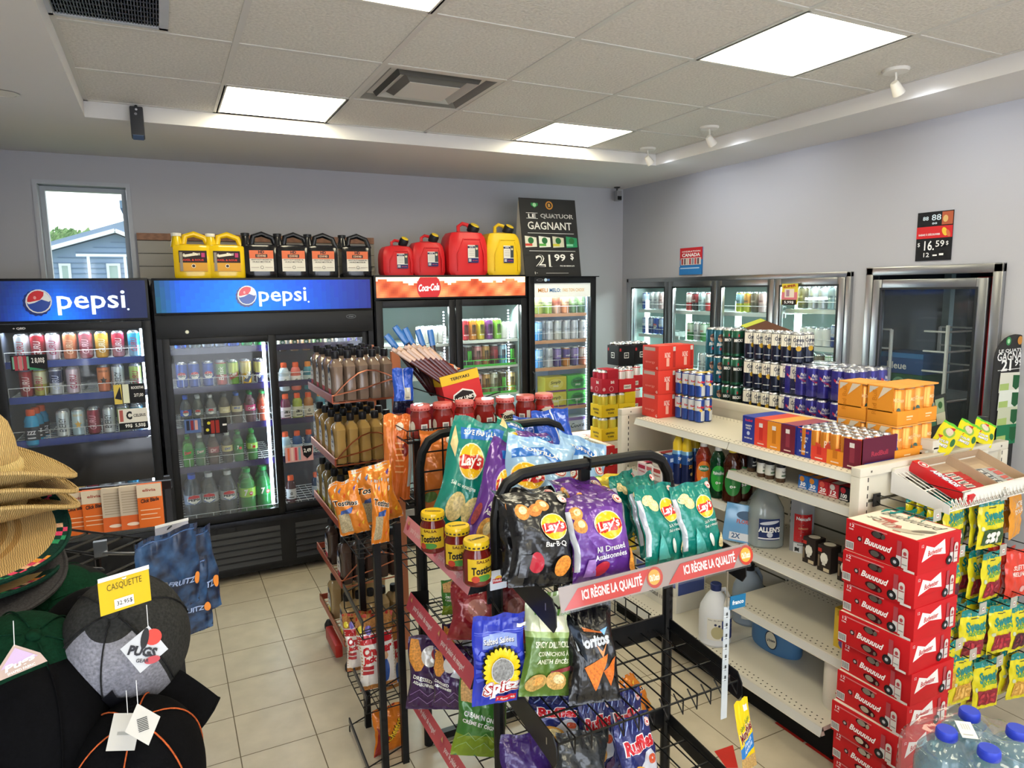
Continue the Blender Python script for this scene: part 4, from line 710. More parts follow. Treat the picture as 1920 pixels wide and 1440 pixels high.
# near glass door into the dark cold room
e = empty('cold_room_door', (0, 0, 0)); tag(e, 'steel framed glass door into the dark cold room, right wall', 'door')
mb = MB(); t = .05
for a in (((XR-.03, F0, .0), (XR+.03, F0+t, FZ1)), ((XR-.03, F1-t, .0), (XR+.03, F1, FZ1)), ((XR-.03, F0, FZ1-t), (XR+.03, F1, FZ1))): mb.box(*a, STL, .006)
mb.obj('outer_frame', e); dd = rdoor(e, F0+t+.012, F1-t-.012, .05, FZ1-t-.025, .06, 'a5a9ae:metal', 'b8c4cc:glass', x=XR-.045)
p = U(1845, 792, 'X', XR-.05); MB().box((XR-.07, p.y-.02, p.z-.03), (XR-.045, p.y+.025, p.z+.035), '9a9ea2:metal', .004).obj('latch', dd)
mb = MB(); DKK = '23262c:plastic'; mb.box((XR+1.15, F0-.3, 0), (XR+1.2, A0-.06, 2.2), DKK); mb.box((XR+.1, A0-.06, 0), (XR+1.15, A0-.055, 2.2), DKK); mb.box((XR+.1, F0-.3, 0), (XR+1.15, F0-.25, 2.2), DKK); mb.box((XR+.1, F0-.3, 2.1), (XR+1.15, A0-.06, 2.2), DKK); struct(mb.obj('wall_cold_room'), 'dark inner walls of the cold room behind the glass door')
# inside: a white wire cart, cartons, a tower of red boxes
def xin(px, py, x): return U(px, py, 'X', x)
cart = empty('wire_cart', (0, 0, 0)); tag(cart, 'white tubular wire shelf cart inside the dark cold room', 'cart')
mb = MB(); X1 = 4.12; X2 = 4.62
for (px0, py0, py1, X_) in ((1672, 618, 790, X1), (1778, 610, 700, X1)):
    a = xin(px0, py0, X_); mb.tube([(X_, a.y, a.z), (X_, a.y, .02)], .011, 'dfe2e0:plastic', 8)
a, b = xin(1672, 618, X1), xin(1778, 610, X1); mb2 = MB()
for X_ in (X1, X2):
    for yy in (a.y, b.y, a.y+.32):
        if X_ == X2 or yy > a.y: mb.tube([(X_, yy, a.z), (X_, yy, .02)], .011, 'dfe2e0:plastic', 8)
mb.obj('uprights', cart)
mb = MB()
for zz in (a.z, a.z-.12, a.z-.24, a.z-.42):
    mb.tube([(X1, b.y, zz), (X1, b.y+.14, zz)], .006, 'dfe2e0:plastic'); mb.tube([(X2, b.y, zz), (X1, b.y, zz)], .006, 'dfe2e0:plastic'); mb.tube([(X1, a.y, zz), (X1, a.y+.3, zz)], .006, 'dfe2e0:plastic'); mb.tube([(X2, a.y, zz), (X2, b.y, zz)], .006, 'dfe2e0:plastic')
mb.obj('rungs', cart); zs = xin(1720, 745, X1).z
MB().box((X1, b.y, zs-.02), (X2, a.y+.34, zs), 'b8bcbc:brushed').obj('shelf', cart)
ya = xin(1655, 700, X1+.1).y; bl = Proto('beer_carton', carton('x', .26, .3, .13, '24508c', [], [('t', 'Bleue', -.02, .05, .13, .045, 0, .02, 0, W_), ('r', -.15, .1, .15, .13, '3a7ab8:card')])); gr = Proto('beer_carton', carton('x', .26, .3, .13, '1f5a3c', [], [('c', 0, .065, .045, '7fb08a:card'), ('c', 0, .065, .03, '1f5a3c:card')]))
bl.place((X1+.16, ya-.16, zs+.133), 0, 'blue beer carton on the cart in the cold room', 'carton'); gr.place((X1+.16, ya-.16, zs+.001), 0, 'green beer carton under the blue one on the cart in the cold room', 'carton')
rb = Proto('beer_carton', carton('x', .2, .24, .128, 'b81f26', [], [('p', [(-.1, .09), (-.06, .1), (-.1, .12)], 'f0e8e4:card'), ('p', [(-.11, .03), (-.07, .04), (-.1, .06)], 'f0e8e4:card')]))
yt = xin(1846, 700, 4.12).y
for k in range(15): rb.place((4.12+.1, yt-.045+.004*sin(k*2), .001+.129*k), 0, 'red beer carton in the tall stack just inside the cold room, %s' % (('bottom one', 'second', 'third', 'fourth', 'fifth', 'sixth', 'seventh', 'eighth', 'ninth', 'tenth', 'eleventh', 'twelfth', 'thirteenth', 'fourteenth')[k]+(' from the floor' if k else '') if k < 14 else 'topmost'), 'carton', 'red cartons stacked in the cold room')
led(e, XR+1.14, 2.55, 1.2, 1.75, 16, dots=True); led(e, XR+1.14, 2.62, 1.2, 1.75, 16, dots=True); led(e, XR+1.14, 2.28, 1.4, 1.75, 16, dots=True)
# ================================================================== signs and what stands on the coolers
def wsign(pts, ops, label, name='poster', base='15161a:card', x=XR-.004):
    ys = [U(a, b, 'X', x) for a, b in pts]; y0 = min(p.y for p in ys); y1 = max(p.y for p in ys); z0 = min(p.z for p in ys); z1 = max(p.z for p in ys); w, h = y1-y0, z1-z0
    mb = MB(); mb.box((0, -w/2, 0), (.003, w/2, h), base); mb.deco(planemap((0, 0, 0), (0, -1, 0), (0, 0, 1)), ops(w, h), e0=.001, de=.0006); o = mb.obj(name); o.location = (x-.003, (y0+y1)/2, z0); return tag(o, label, 'poster')
wsign([(1276, 466), (1317, 514)], lambda w, h: [('r', -w/2, h*.55, w/2, h, 'c02a30:card'), ('t', 'HYDRATION', 0, h*.86, w*.8, h*.06, 0, .01, 0, W_), ('t', 'CANADA', 0, h*.73, w*.8, h*.13, 0, .03, 0, W_), ('r', -w*.45, h*.36, w*.45, h*.62, 'dcd6d0:card')]+[('r', -w*.42+i*w*.12, h*.38, -w*.34+i*w*.12, h*.6, c+':card') for i, c in enumerate(('a03a3a', '6a5a5a', 'c8b8a8', 'b04048', '8a8a94', 'c05050', '5a4a50'))]+[('r', -w/2, 0, w/2, h*.3, '2f78b8:card'), ('r', -w*.45, h*.22, w*.4, h*.26, 'a8c8e4:card')], 'small red and blue poster reading CANADA above the wall fridge', base='2f78b8:card')
wsign([(1722, 400), (1783, 487)], lambda w, h: [('r', -w*.5, h*.46, w*.5, h*.7, 'cf2a2e:card'), ('t', '88', -w*.26, h*.87, w*.16, h*.08, 0, .01, 0, 'd8e8f0'), ('t', '88', .04*w, h*.88, w*.26, h*.12, 0, .01, 0, 'd8e8f0'), ('t', '88', .0, h*.76, w*.14, h*.04, 0, .01, 0, 'd8e8f0'), ('r', w*.2, h*.72, w*.5, h*.98, 'b05a3c:card'), ('e', w*.3, h*.84, w*.07, h*.07, 0, 'd8b070'), ('e', w*.3, h*.58, w*.07, h*.09, .4, 'e8c040:card'), ('e', w*.4, h*.54, w*.05, h*.08, .4, 'd07048:card'), ('t', 'RABAIS À DÉCOUVRIR', -w*.12, h*.54, w*.6, h*.05, 0, .02, 0, W_), ('t', '$', -w*.4, h*.33, w*.07, h*.09, 0, 0, 0, W_), ('t', '16.', -w*.1, h*.31, w*.28, h*.2, 0, .015, 0, W_), ('t', '59', w*.2, h*.34, w*.24, h*.13, 0, .01, 0, W_), ('t', '$', w*.4, h*.34, w*.07, h*.09, 0, 0, 0, W_), ('t', '12', -w*.16, h*.12, w*.16, h*.09, 0, .01, 0, W_), ('r', w*.02, h*.09, w*.14, h*.12, W_), ('r', w*.2, h*.1, w*.32, h*.14, W_)], 'black and red price poster showing 16.59 above the cold room door')
p = U(1480, 560, 'X', XR-.035)
wsign([(1467, 532), (1495, 572)], lambda w, h: [('r', -w/2, h*.25, w/2, h*.6, 'd87a84:card'), ('r', -w*.3, h*.35, w*.3, h*.75, 'e8d8c8:card'), ('r', -w*.2, h*.4, 0, h*.7, 'b08898:card'), ('t', 'SUPER', 0, h*.88, w*.8, h*.12, .1, .03, 0, 'a03020'), ('r', -w*.45, 0, w*.45, h*.24, '2a1a18:card'), ('t', '5,99$', 0, h*.12, w*.6, h*.14, 0, .02, 0, W_)], 'yellow and pink price card on the rightmost wall fridge door', 'price_card', 'e0c63c:card', x=XR-.048)
# blackboard-style promotion sign on the narrow cooler
def promo(w, h, small=False):
    o = [('p', [(-w*.24+w*.06*sx, h*.95+.0*sx) for sx in (-1, 1)]+[(-w*.18, h*.92), (-w*.24, h*.885), (-w*.3, h*.92)], '2f8a4a'), ('c', -w*.24, h*.925, w*.03, 'a8d8a8'), ('c', w*.02, h*.925, w*.065, 'c88a3a'), ('c', w*.02, h*.925, w*.045, '2a2a2a'), ('t', 'B', w*.02, h*.925, w*.04, w*.05, 0, .02, 0, 'e0b060')]
    o += [('t', 'LE', -w*.3, h*.78, w*.13, h*.05, 0, .02, 0, W_), ('r', -w*.4, h*.745, -w*.2, h*.75, W_), ('r', -w*.4, h*.815, -w*.2, h*.82, W_), ('t', 'QUATUOR', w*.14, h*.78, w*.6, h*.07, 0, .03, 0, 'e9e9e4'), ('t', 'QUATUOR', w*.14, h*.78, w*.6, h*.07, 0, -.012, 0, '2a2a2a'), ('t', 'GAGNANT', 0, h*.655, w*.78, h*.1, 0, .012, 0, 'e4e4de'), ('r', -w*.4, h*.555, w*.42, h*.56, W_), ('r', -w*.4, h*.325, w*.42, h*.33, W_)]
    for i, c in enumerate(('d8d8c8', 'e4e8dc', 'c8c8b0', '2a8a5c')): x = -w*.36+w*.24*i; o += [('p', [(x-w*.1, h*.37), (x+w*.1, h*.38), (x+w*.1, h*.5), (x-w*.1, h*.52)], c+':card'), ('c', x, h*.46, w*.05, '2a6a3a:card'), ('r', x-w*.1, h*.39, x+w*.02, h*.42, ('c84a3a', '5aa84a', 'c8c040', '7fc8a0')[i]+':card')]
    o += [('t', '21', -w*.17, h*.2, w*.28, h*.16, 0, .03, 0, 'e8e8e2'), ('t', '21', -w*.17, h*.2, w*.28, h*.16, 0, -.02, 0, '2a2a2a'), ('t', '99', w*.12, h*.24, w*.2, h*.09, 0, .02, 0, W_), ('t', '$', w*.34, h*.25, w*.06, h*.09, 0, .01, 0, W_), ('t', 'PRIX MAXIMUM 26,95', w*.24, h*.13, w*.26, h*.022, 0, .01, 0, W_), ('r', -w*.15, h*.035, w*.25, h*.04, 'c8c8c4'), ('t', '|-', -w*.32, h*.04, w*.05, h*.03, 0, 0, 0, W_)]
    return o
p, q, r_ = U(985, 517, 'Y', 4.86), U(1090, 517, 'Y', 4.86), U(981, 374, 'Y', 4.98); w_ = q.x-p.x
w2, h2 = w_, 0.64
zt = U(1030, 374, 'Y', 4.98).z; h2 = zt-2.0
sb = empty('promotion_sign', ((p.x+q.x)/2, 4.86, 2.002)); tag(sb, 'black chalk-style sign reading QUATUOR GAGNANT 21.99 on top of the narrow cooler', 'sign')
tlt = math.atan2(.1, h2)
mb = MB(); mb.T = Matrix.Rotation(-tlt, 4, 'X'); mb.box((-w2/2, 0, 0), (w2/2, .006, h2*1.01), '2b2b2b:card'); mb.deco(planemap((0, 0, 0), (1, 0, 0), (0, 0, 1)), promo(w2, h2), e0=.001, de=.0005); mb.obj('board', sb)
mb = MB(); mb.add([(-w2/2, .006, .0), (-w2/2, .2, .0), (-w2/2, .11, h2*.98)], [(0, 1, 2)], 'd8d4c8:card'); mb.add([(-w2/2+.004, .006, .0), (-w2/2+.004, .2, .0), (-w2/2+.004, .11, h2*.98)], [(0, 2, 1)], 'd8d4c8:card'); mb.box((-w2/2, .196, 0), (w2/2, .2, .3), 'c9c4b6:card'); mb.obj('easel_back', sb)
# tall rounded sign at the right edge
e = empty('promotion_sign', (0, 0, 0)); tag(e, 'tall black round-topped sign reading GAGNANT 21.99 beside the cold room door', 'sign')
o = U(1868, 640, 'Y', 1.98); w3, h3 = .34, 1.44; e.location = (o.x+w3/2, 1.98, 0); ztop = U(1900, 627, 'Y', 1.98).z; h3 = ztop
mb = MB(); out = [(-w3/2, 0), (w3/2, 0), (w3/2, h3-.12)]+[(w3/2*cos(a*pi/12), h3-.12+.12*sin(a*pi/12)) for a in range(1, 12)]+[(-w3/2, h3-.12)]
mb.prism(out, lambda x, z: V((x, .006, z)), lambda x, z: V((x, 0, z)), '2b2b2b:card')
zz = lambda py: U(1900, py, 'Y', 1.98).z
ops = [('c', -w3*.18, zz(639), .022, '2f8a4a'), ('c', -w3*.18, zz(639), .012, 'a8d8a8'), ('c', w3*.12, zz(639), .022, 'c88a3a'), ('t', 'LE QUATUOR', 0, zz(657), w3*.84, .02, 0, .02, 0, W_), ('t', 'GAGNANT', 0, zz(667), w3*.9, .042, 0, .015, 0, W_), ('t', '21', -w3*.2, zz(683), w3*.26, .06, 0, .03, 0, W_), ('t', '99$', w3*.18, zz(681), w3*.34, .04, 0, .02, 0, W_), ('r', -w3*.42, zz(692), w3*.42, zz(691), W_)]
for py, c in ((717, 'd8d8c8'), (749, 'e0e4d8'), (780, 'c8ccb0'), (812, '1f7a50')): z = zz(py); ops += [('p', [(-w3*.36, z-.045), (w3*.36, z-.055), (w3*.36, z+.05), (-w3*.34, z+.058)], c+':card'), ('p', [(0, z+.04), (w3*.22, z+.035), (w3*.2, z-.02), (w3*.1, z-.04), (-.0, z-.02)], '1f5a34:card'), ('r', -w3*.34, z-.04, -w3*.1, z+.0, 'a8c070:card')]
mb.deco(planemap((0, 0, 0), (1, 0, 0), (0, 0, 1)), ops, e0=.001); mb.obj('panel', e); MB().box((-w3/2, -.1, 0), (w3/2, .12, .02), '1b1b1b').obj('foot', e)
# --- jugs of oil and washer fluid
def jug(w, d, h, col, capc, lab, ops, capx, hx0, hx1, fin='gloss'):
    """square-shouldered jug with a handle through its top: body, handle, cap, label"""
    k = col+':'+fin; hb = h*.72; body = MB()
    prof = [(.96, 0), (1, .012), (1, hb*.94), (.93, hb), (.6, hb+.01)]
    vs = []; n = 20
    for s_, z in prof:
        for j in range(n):
            t = 2*pi*j/n; q = (abs(cos(t))**8+abs(sin(t))**8)**(-1/8); vs.append((w/2*s_*q*cos(t), d/2*s_*q*sin(t), z))
    fs = [(i*n+j, i*n+(j+1) % n, (i+1)*n+(j+1) % n, (i+1)*n+j) for i in range(len(prof)-1) for j in range(n)]+[tuple(range(n))[::-1], tuple(range((len(prof)-1)*n, len(prof)*n))]
    body.add(vs, fs, k)
    body.lathe([(w*.17, hb-.01, k), (w*.12, h*.9, k), (w*.1, h*.95, k)], (capx, 0, 0), 14)
    hd = MB().tube([(hx0, 0, hb-.02), (hx0+(hx1-hx0)*.12, 0, h*.93), (hx0+(hx1-hx0)*.45, 0, h*.985), (hx0+(hx1-hx0)*.85, 0, h*.9), (hx1, 0, hb-.01)], w*.085, k, 10)
    cp = MB().lathe([(w*.13, h*.93, capc), (w*.135, h*.995, capc), (w*.12, h, capc), (0, h, capc)], (capx, 0, 0), 18)
    lb = MB().box((-w*.36, -d/2-.0015, hb*.2), (w*.36, -d/2-.0005, hb*.84), lab); lb.deco(planemap((0, -d/2-.0015, hb*.12), (1, 0, 0), (0, 0, 1)), ops(w*.9, hb*.84), e0=.0006, de=.0005)
    return body, hd, cp, lb
def jugproto(*a, **k): b, h_, c, l_ = jug(*a, **k); return Proto('fluid_jug', None, [('body', b), ('handle', h_), ('cap', c), ('label', l_)])
yj = jugproto(.222, .13, .28, 'e3bf12', 'e8e6dc', '2a1c1c:card', lambda w, h: [('r', -w*.4, h*.1, w*.4, h*.42, 'd9a03c:card'), ('p', [(-w*.3, h*.7), (w*.1, h*.78), (w*.16, h*.7), (-w*.24, h*.62)], 'e8e0c8'), ('t', 'AXEL & ROUE', 0, h*.52, w*.6, h*.07, 0, .02, 0, 'e03828'), ('t', 'Power Trans', -w*.04, h*.72, w*.5, h*.12, .12, .02, .3, 'f2ead8'), ('c', 0, h*.3, w*.06, 'f0ead8'), ('c', 0, h*.3, w*.045, '3a3028'), ('r', w*.24, h*.62, w*.34, h*.78, 'b8306a'), ('r', -w*.38, h*.12, -w*.3, h*.8, '8c8478')], -.085, -.055, .1)
bj = jugproto(.205, .14, .29, '16171b', '16171b', 'ddd9cf:card', lambda w, h: [('r', -w*.4, h*.56, w*.4, h*.86, 'd8704a:card'), ('t', 'HD', 0, h*.8, w*.2, h*.11, 0, .05, 0, K_), ('r', -w*.2, h*.6, w*.2, h*.72, '2a211f'), ('t', '15W40', 0, h*.66, w*.3, h*.08, 0, .02, 0, 'e8c0a0'), ('t', 'HEAVY DUTY ENGINE OIL', 0, h*.52, w*.7, h*.05, 0, .02, 0, '2a2a2a'), ('t', 'HUILE MOTEUR', 0, h*.44, w*.6, h*.05, 0, .02, 0, '2a2a2a'), ('c', 0, h*.24, w*.055, '4a4a48'), ('c', 0, h*.24, w*.04, 'e0dcd2'), ('r', -w*.36, h*.23, -w*.1, h*.25, 'a89c94'), ('r', w*.1, h*.23, w*.36, h*.25, 'a89c94')], -.085, -.055, .105)
for i, px in enumerate((364, 426)): p = U(px, 521, 'Y', 4.86); yj.place((p.x, 4.86, 2.0), .02*i, '%s yellow fluid jug with white cap on the wide cooler' % ('left', 'right')[i], 'jug', 'yellow fluid jugs')
for i, px in enumerate((490, 549, 604, 667)): p = U(px, 521, 'Y', 4.86); bj.place((p.x, 4.86, 2.0), 0, 'black oil jug with grey label, %s of the four on the wide cooler' % frm(i, 4), 'jug', 'black oil jugs')
# --- fuel cans
def fuelcan(w, d, h, col, nm):
    k = col+':plastic'; body = MB(); hb = h*.8; n = 28
    prof = [(.9, 0, 1), (.98, .02, 1), (1, h*.1, 1), (1, hb*.62, 1), (.97, hb*.75, .97), (.9, hb*.9, .88), (.76, hb, .78), (.3, hb+.012, .3)]
    vs = []
    for s_, z, s2 in prof:
        for j in range(n): t = 2*pi*j/n; q = (abs(cos(t))**6+abs(sin(t))**6)**(-1/6); vs.append((w/2*s_*q*cos(t), d/2*s2*q*sin(t), z))
    body.add(vs, [(i*n+j, i*n+(j+1) % n, (i+1)*n+(j+1) % n, (i+1)*n+j) for i in range(len(prof)-1) for j in range(n)]+[tuple(range(n))[::-1], tuple(range((len(prof)-1)*n, len(prof)*n))], k)
    y = -d/2
    body.tube([(-w*.3, y-.001, hb*.1), (-w*.3, y-.003, hb*.5), (-w*.14, y*.93, hb*.84)], .006, k, 8); body.tube([(w*.36, y-.001, hb*.1), (w*.36, y-.003, hb*.5), (w*.28, y*.93, hb*.8)], .006, k, 8); body.tube([(-w*.14, y*.93, hb*.84), (w*.28, y*.93, hb*.84)], .005, k, 8)
    hd = MB().tube([(-w*.12, 0, hb-.02), (-w*.12, 0, h*.93), (-w*.02, 0, h*.985), (w*.1, -.01, h*.96), (w*.17, -.02, h*.86)], w*.045, k, 10)
    cp = MB(); cp.T = Matrix.Translation((w*.2, -d*.12, hb+.02)) @ Matrix.Rotation(.5, 4, 'X') @ Matrix.Rotation(.25, 4, 'Y'); cp.lathe([(w*.1, -.02, K_), (w*.135, -.01, K_), (w*.14, .03, K_), (w*.115, .045, K_), (w*.11, .045, 'e8c82c'), (w*.095, .05, 'e8c82c'), (0, .05, 'e8c82c')], n=18)
    lb = MB(); lw, lh = .085, .13
    if h < .3: lw, lh = .08, .105
    cz = hb*.5; cx = w*.08; lb.box((cx-lw/2, y-.006, cz-lh/2), (cx+lw/2, y-.0045, cz+lh/2), 'e4e2dc:card')
    lb.deco(planemap((cx, y-.006, cz), (1, 0, 0), (0, 0, 1)), [('r', -lw/2, lh*.32, lw*.16, lh*.44, '14264e'), ('t', 'SCEPTER', -lw*.16, lh*.38, lw*.4, lh*.06, 0, .02, 0, W_), ('r', lw*.18, -lh*.2, lw/2, lh/2, '3a4448'), ('c', lw*.34, lh*.3, lw*.1, 'd8d4b0'), ('r', -lw/2, -lh/2, lw/2, -lh*.24, '1c2a66'), ('t', '|||||', -lw*.32, -lh*.36, lw*.22, lh*.16, 0, .03, 0, W_), ('t', 'SMART CONTROL', lw*.16, -lh*.38, lw*.5, lh*.06, 0, .02, 0, 'e05050')]+[('r', -lw*.42, lh*(.2-.1*q_), lw*.08, lh*(.22-.1*q_), '9a9a94') for q_ in range(4)], e0=.0006)
    P = Proto('fuel_can', None, [('body', body), ('handle', hd), ('spout_cap', cp, None, 'black cap with yellow centre'), ('label', lb)]); P.place_n = nm; return P
def hgt(px, py, y=4.9): return U(px, py, 'Y', y).z-2.01
for px, w, top, col, lab in ((745, .24, 450, 'cc2027', 'smallest red fuel can with black and yellow cap on the red-header cooler'), (801, .255, 441, 'cc2027', 'middle sized red fuel can, second from the left on the red-header cooler'), (872, .325, 418, 'd2242a', 'largest red fuel can, next to the yellow one'), (939, .3, 420, 'e2bd1c', 'yellow fuel can beside the black promotion sign')):
    p = U(px, 515, 'Y', 4.9); fuelcan(w, w*.72, hgt(px, top), col, '').place((p.x, 4.92, 2.012), .0, lab, 'fuel can', 'fuel cans on the red-header cooler')
# ================================================================== white double-sided shelf unit on the right
GX0, GX1, GY0, GY1, GZ = 2.3, 3.28, 1.66, 3.215, 1.213
SPX = 2.79; CR = 'd6d0c0:plastic'; CRP = 'cfc9b8:plastic'
gn = empty('display_shelving', (0, 0, 0)); tag(gn, 'long cream double-sided metal shelving unit in front of the wall fridge', 'shelving')
ts = U(1189, 783, 'X', GX0+.02).z; zs2 = U(1577, 1108, 'X', GX0+.02).z
mb = MB(); mb.box((SPX-.015, GY0+.02, .12), (SPX+.015, GY1-.02, ts+.055), CRP); mb.box((SPX-.022, GY0+.02, ts+.045), (SPX+.022, GY1-.02, ts+.085), CR, .004)
for k in range(9): z = .3+.088*k; mb.box((SPX-.017, GY0+.03, z), (SPX-.014, GY1-.03, z+.008), '55513f:matte')
mb.obj('back_panel', gn)
ymid = 2.36
for y in (ymid, GY1-.05, GY0+.06):
    mb = MB(); mb.box((SPX-.035, y-.018, .1), (SPX-.014, y+.018, ts+.04), 'cbc6b8:plastic')
    for k in range(34): mb.box((SPX-.0365, y-.004, .14+.032*k), (SPX-.0345, y+.004, .155+.032*k), '1d1d1a')
    mb.obj('upright', gn)
def gshelf(z, ya, yb, x0=GX0+.01, lip=.035, name='shelf', x1=SPX-.036, holes=True):
    mb = MB(); mb.box((x0+.012, ya, z-.02), (x1, yb, z), CR); mb.add([(x0, ya, z-lip), (x0, yb, z-lip), (x0+.014, yb, z+.001), (x0+.014, ya, z+.001)], [(0, 1, 2, 3)][::-1], 'c9c8c2:plastic'); mb.box((x0, ya, z-lip), (x0+.012, yb, z-lip+.003), CR)
    mb.add([(x0, ya, z-lip), (x0+.014, ya, z+.001), (x0+.03, ya, z-lip)], [(0, 1, 2)], CR); mb.add([(x0, yb, z-lip), (x0+.03, yb, z-lip), (x0+.014, yb, z+.001)], [(0, 1, 2)], CR)
    if holes:
        n = int((yb-ya)/.026)
        for i in range(n):
            y = ya+.02+.026*i
            for dx in (.03, .055): mb.box((x0+dx, y+(.013 if dx > .04 else 0), z), (x0+dx+.006, y+.006+(.013 if dx > .04 else 0), z+.0006), '4a473d:matte')
            for dx in (.02, .045): mb.box((x1-dx, y, z), (x1-dx+.005, y+.005, z+.0006), '4a473d:matte')
    o = mb.obj(name, gn); return o
gshelf(ts, GY0+.04, ymid-.002); gshelf(ts, ymid+.002, 3.075)
zL = U(1368, 949, 'X', GX0+.01).z; zR = U(1500, 922, 'X', GX0+.02).z
zR = U(1367, 882, 'X', GX0+.02).z
gshelf(zL, ymid+.002, 3.15); gshelf(zR, GY0+.04, ymid-.002)
gshelf(zs2, GY0+.04, ymid+.03); z4 = U(1380, 1135, 'X', GX0+.01).z; gshelf(z4, GY0+.04, ymid-.01); BX = 2.2; bz = .165
gshelf(bz, GY0+.04, ymid-.002, x0=BX, name='base_shelf', lip=.04); gshelf(bz, ymid+.002, GY1-.03, x0=BX, name='base_shelf', lip=.04)
MB().box((BX+.08, GY0+.04, .0), (BX+.1, GY1-.03, bz-.02), '1c1b18:matte').obj('kick_plate', gn)
# rear side
mb = MB(); mb.box((SPX+.036, GY0+.04, ts-.02), (GX1-.02, GY1-.03, ts), CR); mb.obj('rear_shelf', gn)
mb = MB(); mb.box((SPX+.036, GY0+.04, .12), (GX1-.02, GY1-.03, .165), CR); mb.obj('rear_base_shelf', gn)
# end frames
def endf(y0, y1, solid, nm):
    mb = MB(); mb.box((GX0, y0, GZ-.035), (GX1, y1, GZ), CR, .004); mb.box((GX0, y0, .02), (GX0+.055, y1, GZ-.035), CR, .003); mb.box((GX1-.055, y0, .02), (GX1, y1, GZ-.035), CR, .003); mb.box((GX0+.055, y0+.012, .02), (GX1-.055, y1-.012, GZ-.035), CRP)
    for k in range(34):
        for x in (GX0+.045, GX1-.05): mb.box((x, y0-.0006, .1+.032*k), (x+.005, y0+.001, .117+.032*k), '1d1d1a')
    if solid:
        for k in range(7): mb.box((GX0+.056, y0+.009, .32+.125*k), (GX1-.056, y0+.0125, .33+.125*k), '4d493c:matte')
    for x in (GX0+.06, GX1-.06): mb.box((x, y0-.001, GZ-.022), (x+.008, y0, GZ-.014), '6a665c')
    mb.obj('end_panel', gn)
endf(GY0, GY0+.04, True, 'near'); endf(GY1-.04, GY1, False, 'far')
# ------------- goods: helpers
def foot(cx, cy, lx, rx, Z):
    """near corner and sides of a box standing at height Z, from three bottom corners in the photo"""
    P = U(cx, cy, 'Z', Z); yl = U(lx, cy, 'X', P.x).y; xr = U(rx, cy, 'Y', P.y).x; return P, xr-P.x, yl-P.y
def put(P, w, d): return (P.x+w/2, P.y+d/2, P.z)
RD = 'd2392c'
def redcart(w, d, h):
    f = [('t', 'BAZ BAZ', 0, h*.62, w*.3, h*.2, 0, .02, 0, 'f0d8d0'), ('r', -w*.06, h*.15, w*.1, h*.5, 'e8a898:card'), ('r', w*.3, h*.1, w*.44, h*.9, 'a82a24:card'), ('r', w*.3, h*.78, w*.44, h*.96, 'c9c4c0:card')]
    l = [('r', -d*.4, h*.8, d*.3, h*.94, 'b9a8a0:card'), ('t', 'energy', 0, h*.3, d*.6, h*.1, 0, .01, 0, 'e88a7c'), ('t', 'G', d*.42, h*.1, d*.1, h*.1, 0, .01, 0, W_)]
    return carton('x', w, d, h, RD, f, l, [('r', -w*.4, -d*.4, w*.4, d*.4, 'de5a4c:card')])
P1, w1, d1_ = foot(1233, 785, 1209, 1262, ts); w1, d1_ = .125, .14
rc = Proto('drink_carton', redcart(w1, d1_, .133))
for k in range(3): rc.place((P1.x+w1/2, P1.y+d1_/2, ts+.134*k), 0, 'red energy drink carton, %s of the column at the shelf end' % ('lowest', 'middle', 'topmost')[k], 'carton', 'red energy drink cartons on the top shelf')
rc.place((P1.x+w1*1.5+.004, P1.y+d1_/2+.006, ts+.001), 0, 'red energy drink carton at the bottom right, behind blue and silver cans', 'carton', 'red energy drink cartons on the top shelf'); rc.place((P1.x+w1*1.5+.004, P1.y+d1_/2+.006, ts+.135), 0, 'red energy drink carton second from the bottom in the rear column', 'carton', 'red energy drink cartons on the top shelf')
rc.place((P1.x+w1*1.5+.004, P1.y+d1_/2+.006, ts+.269), 0, 'red energy drink carton on top of the rear column beside the topmost one', 'carton', 'red energy drink cartons on the top shelf')
def pack(name, canmb, nx, ny, px_, extra=None, h=.158):
    return Proto(name, None, [('can', canmb.mesh('can'))]+[]) if 0 else None
def packproto(name, cm, nx, ny, r, extras=()):
    """a pack of cans: each can a part, plus its wrap or holder"""
    P = Proto(name); me = cm.mesh('can')
    for i in range(nx):
        for j in range(ny):
            o = bpy.data.objects.new('can', me); o.location = ((i-(nx-1)/2)*r*2.02, (j-(ny-1)/2)*r*2.02, 0); o.rotation_euler = (0, 0, random.uniform(-.3, .3)-(.5 if i == 0 else 0)); P.parts.append((o, []))
    for n_, m_, lb in extras: o = bpy.data.objects.new(n_, m_.mesh(n_)); o['label'] = lb; P.parts.append((o, []))
    return P
rbm = can_mb(.0262, .133, '2a4a9c', [('p', [(-.04, .065), (0, .065), (0, .12), (-.04, .12)], 'c3c7cc'), ('p', [(0, .01), (.04, .01), (.04, .065), (0, .065)], 'c3c7cc'), ('t', 'RedBull', 0, .085, .04, .012, 0, .04, 0, 'c8242c'), ('c', 0, .068, .008, 'e0b83c')], None)
def wrap(w, d, h, k='e6ecf2:clear8'): return MB().box((-w/2-.001, -d/2-.001, .002), (w/2+.001, d/2+.001, h+.001), k, .006)
bp = packproto('energy_drink_pack', rbm, 2, 4, .0262, [('tape', MB().box((-.048, -.1, .134), (.048, -.06, .1345), 'e0c45a:card').box((-.048, .03, .134), (.048, .07, .1345), 'e0c45a:card'), 'pale yellow carrying tape')])
P2 = U(1310, 794, 'Z', ts)
for k in range(2):
    bp.place((P2.x+.053, P2.y+.105, ts+.1355*k), 0, 'pack of slim blue and silver energy cans, %s one, near cartons' % ('lower', 'upper')[k], 'drink pack', 'blue and silver energy drink packs')
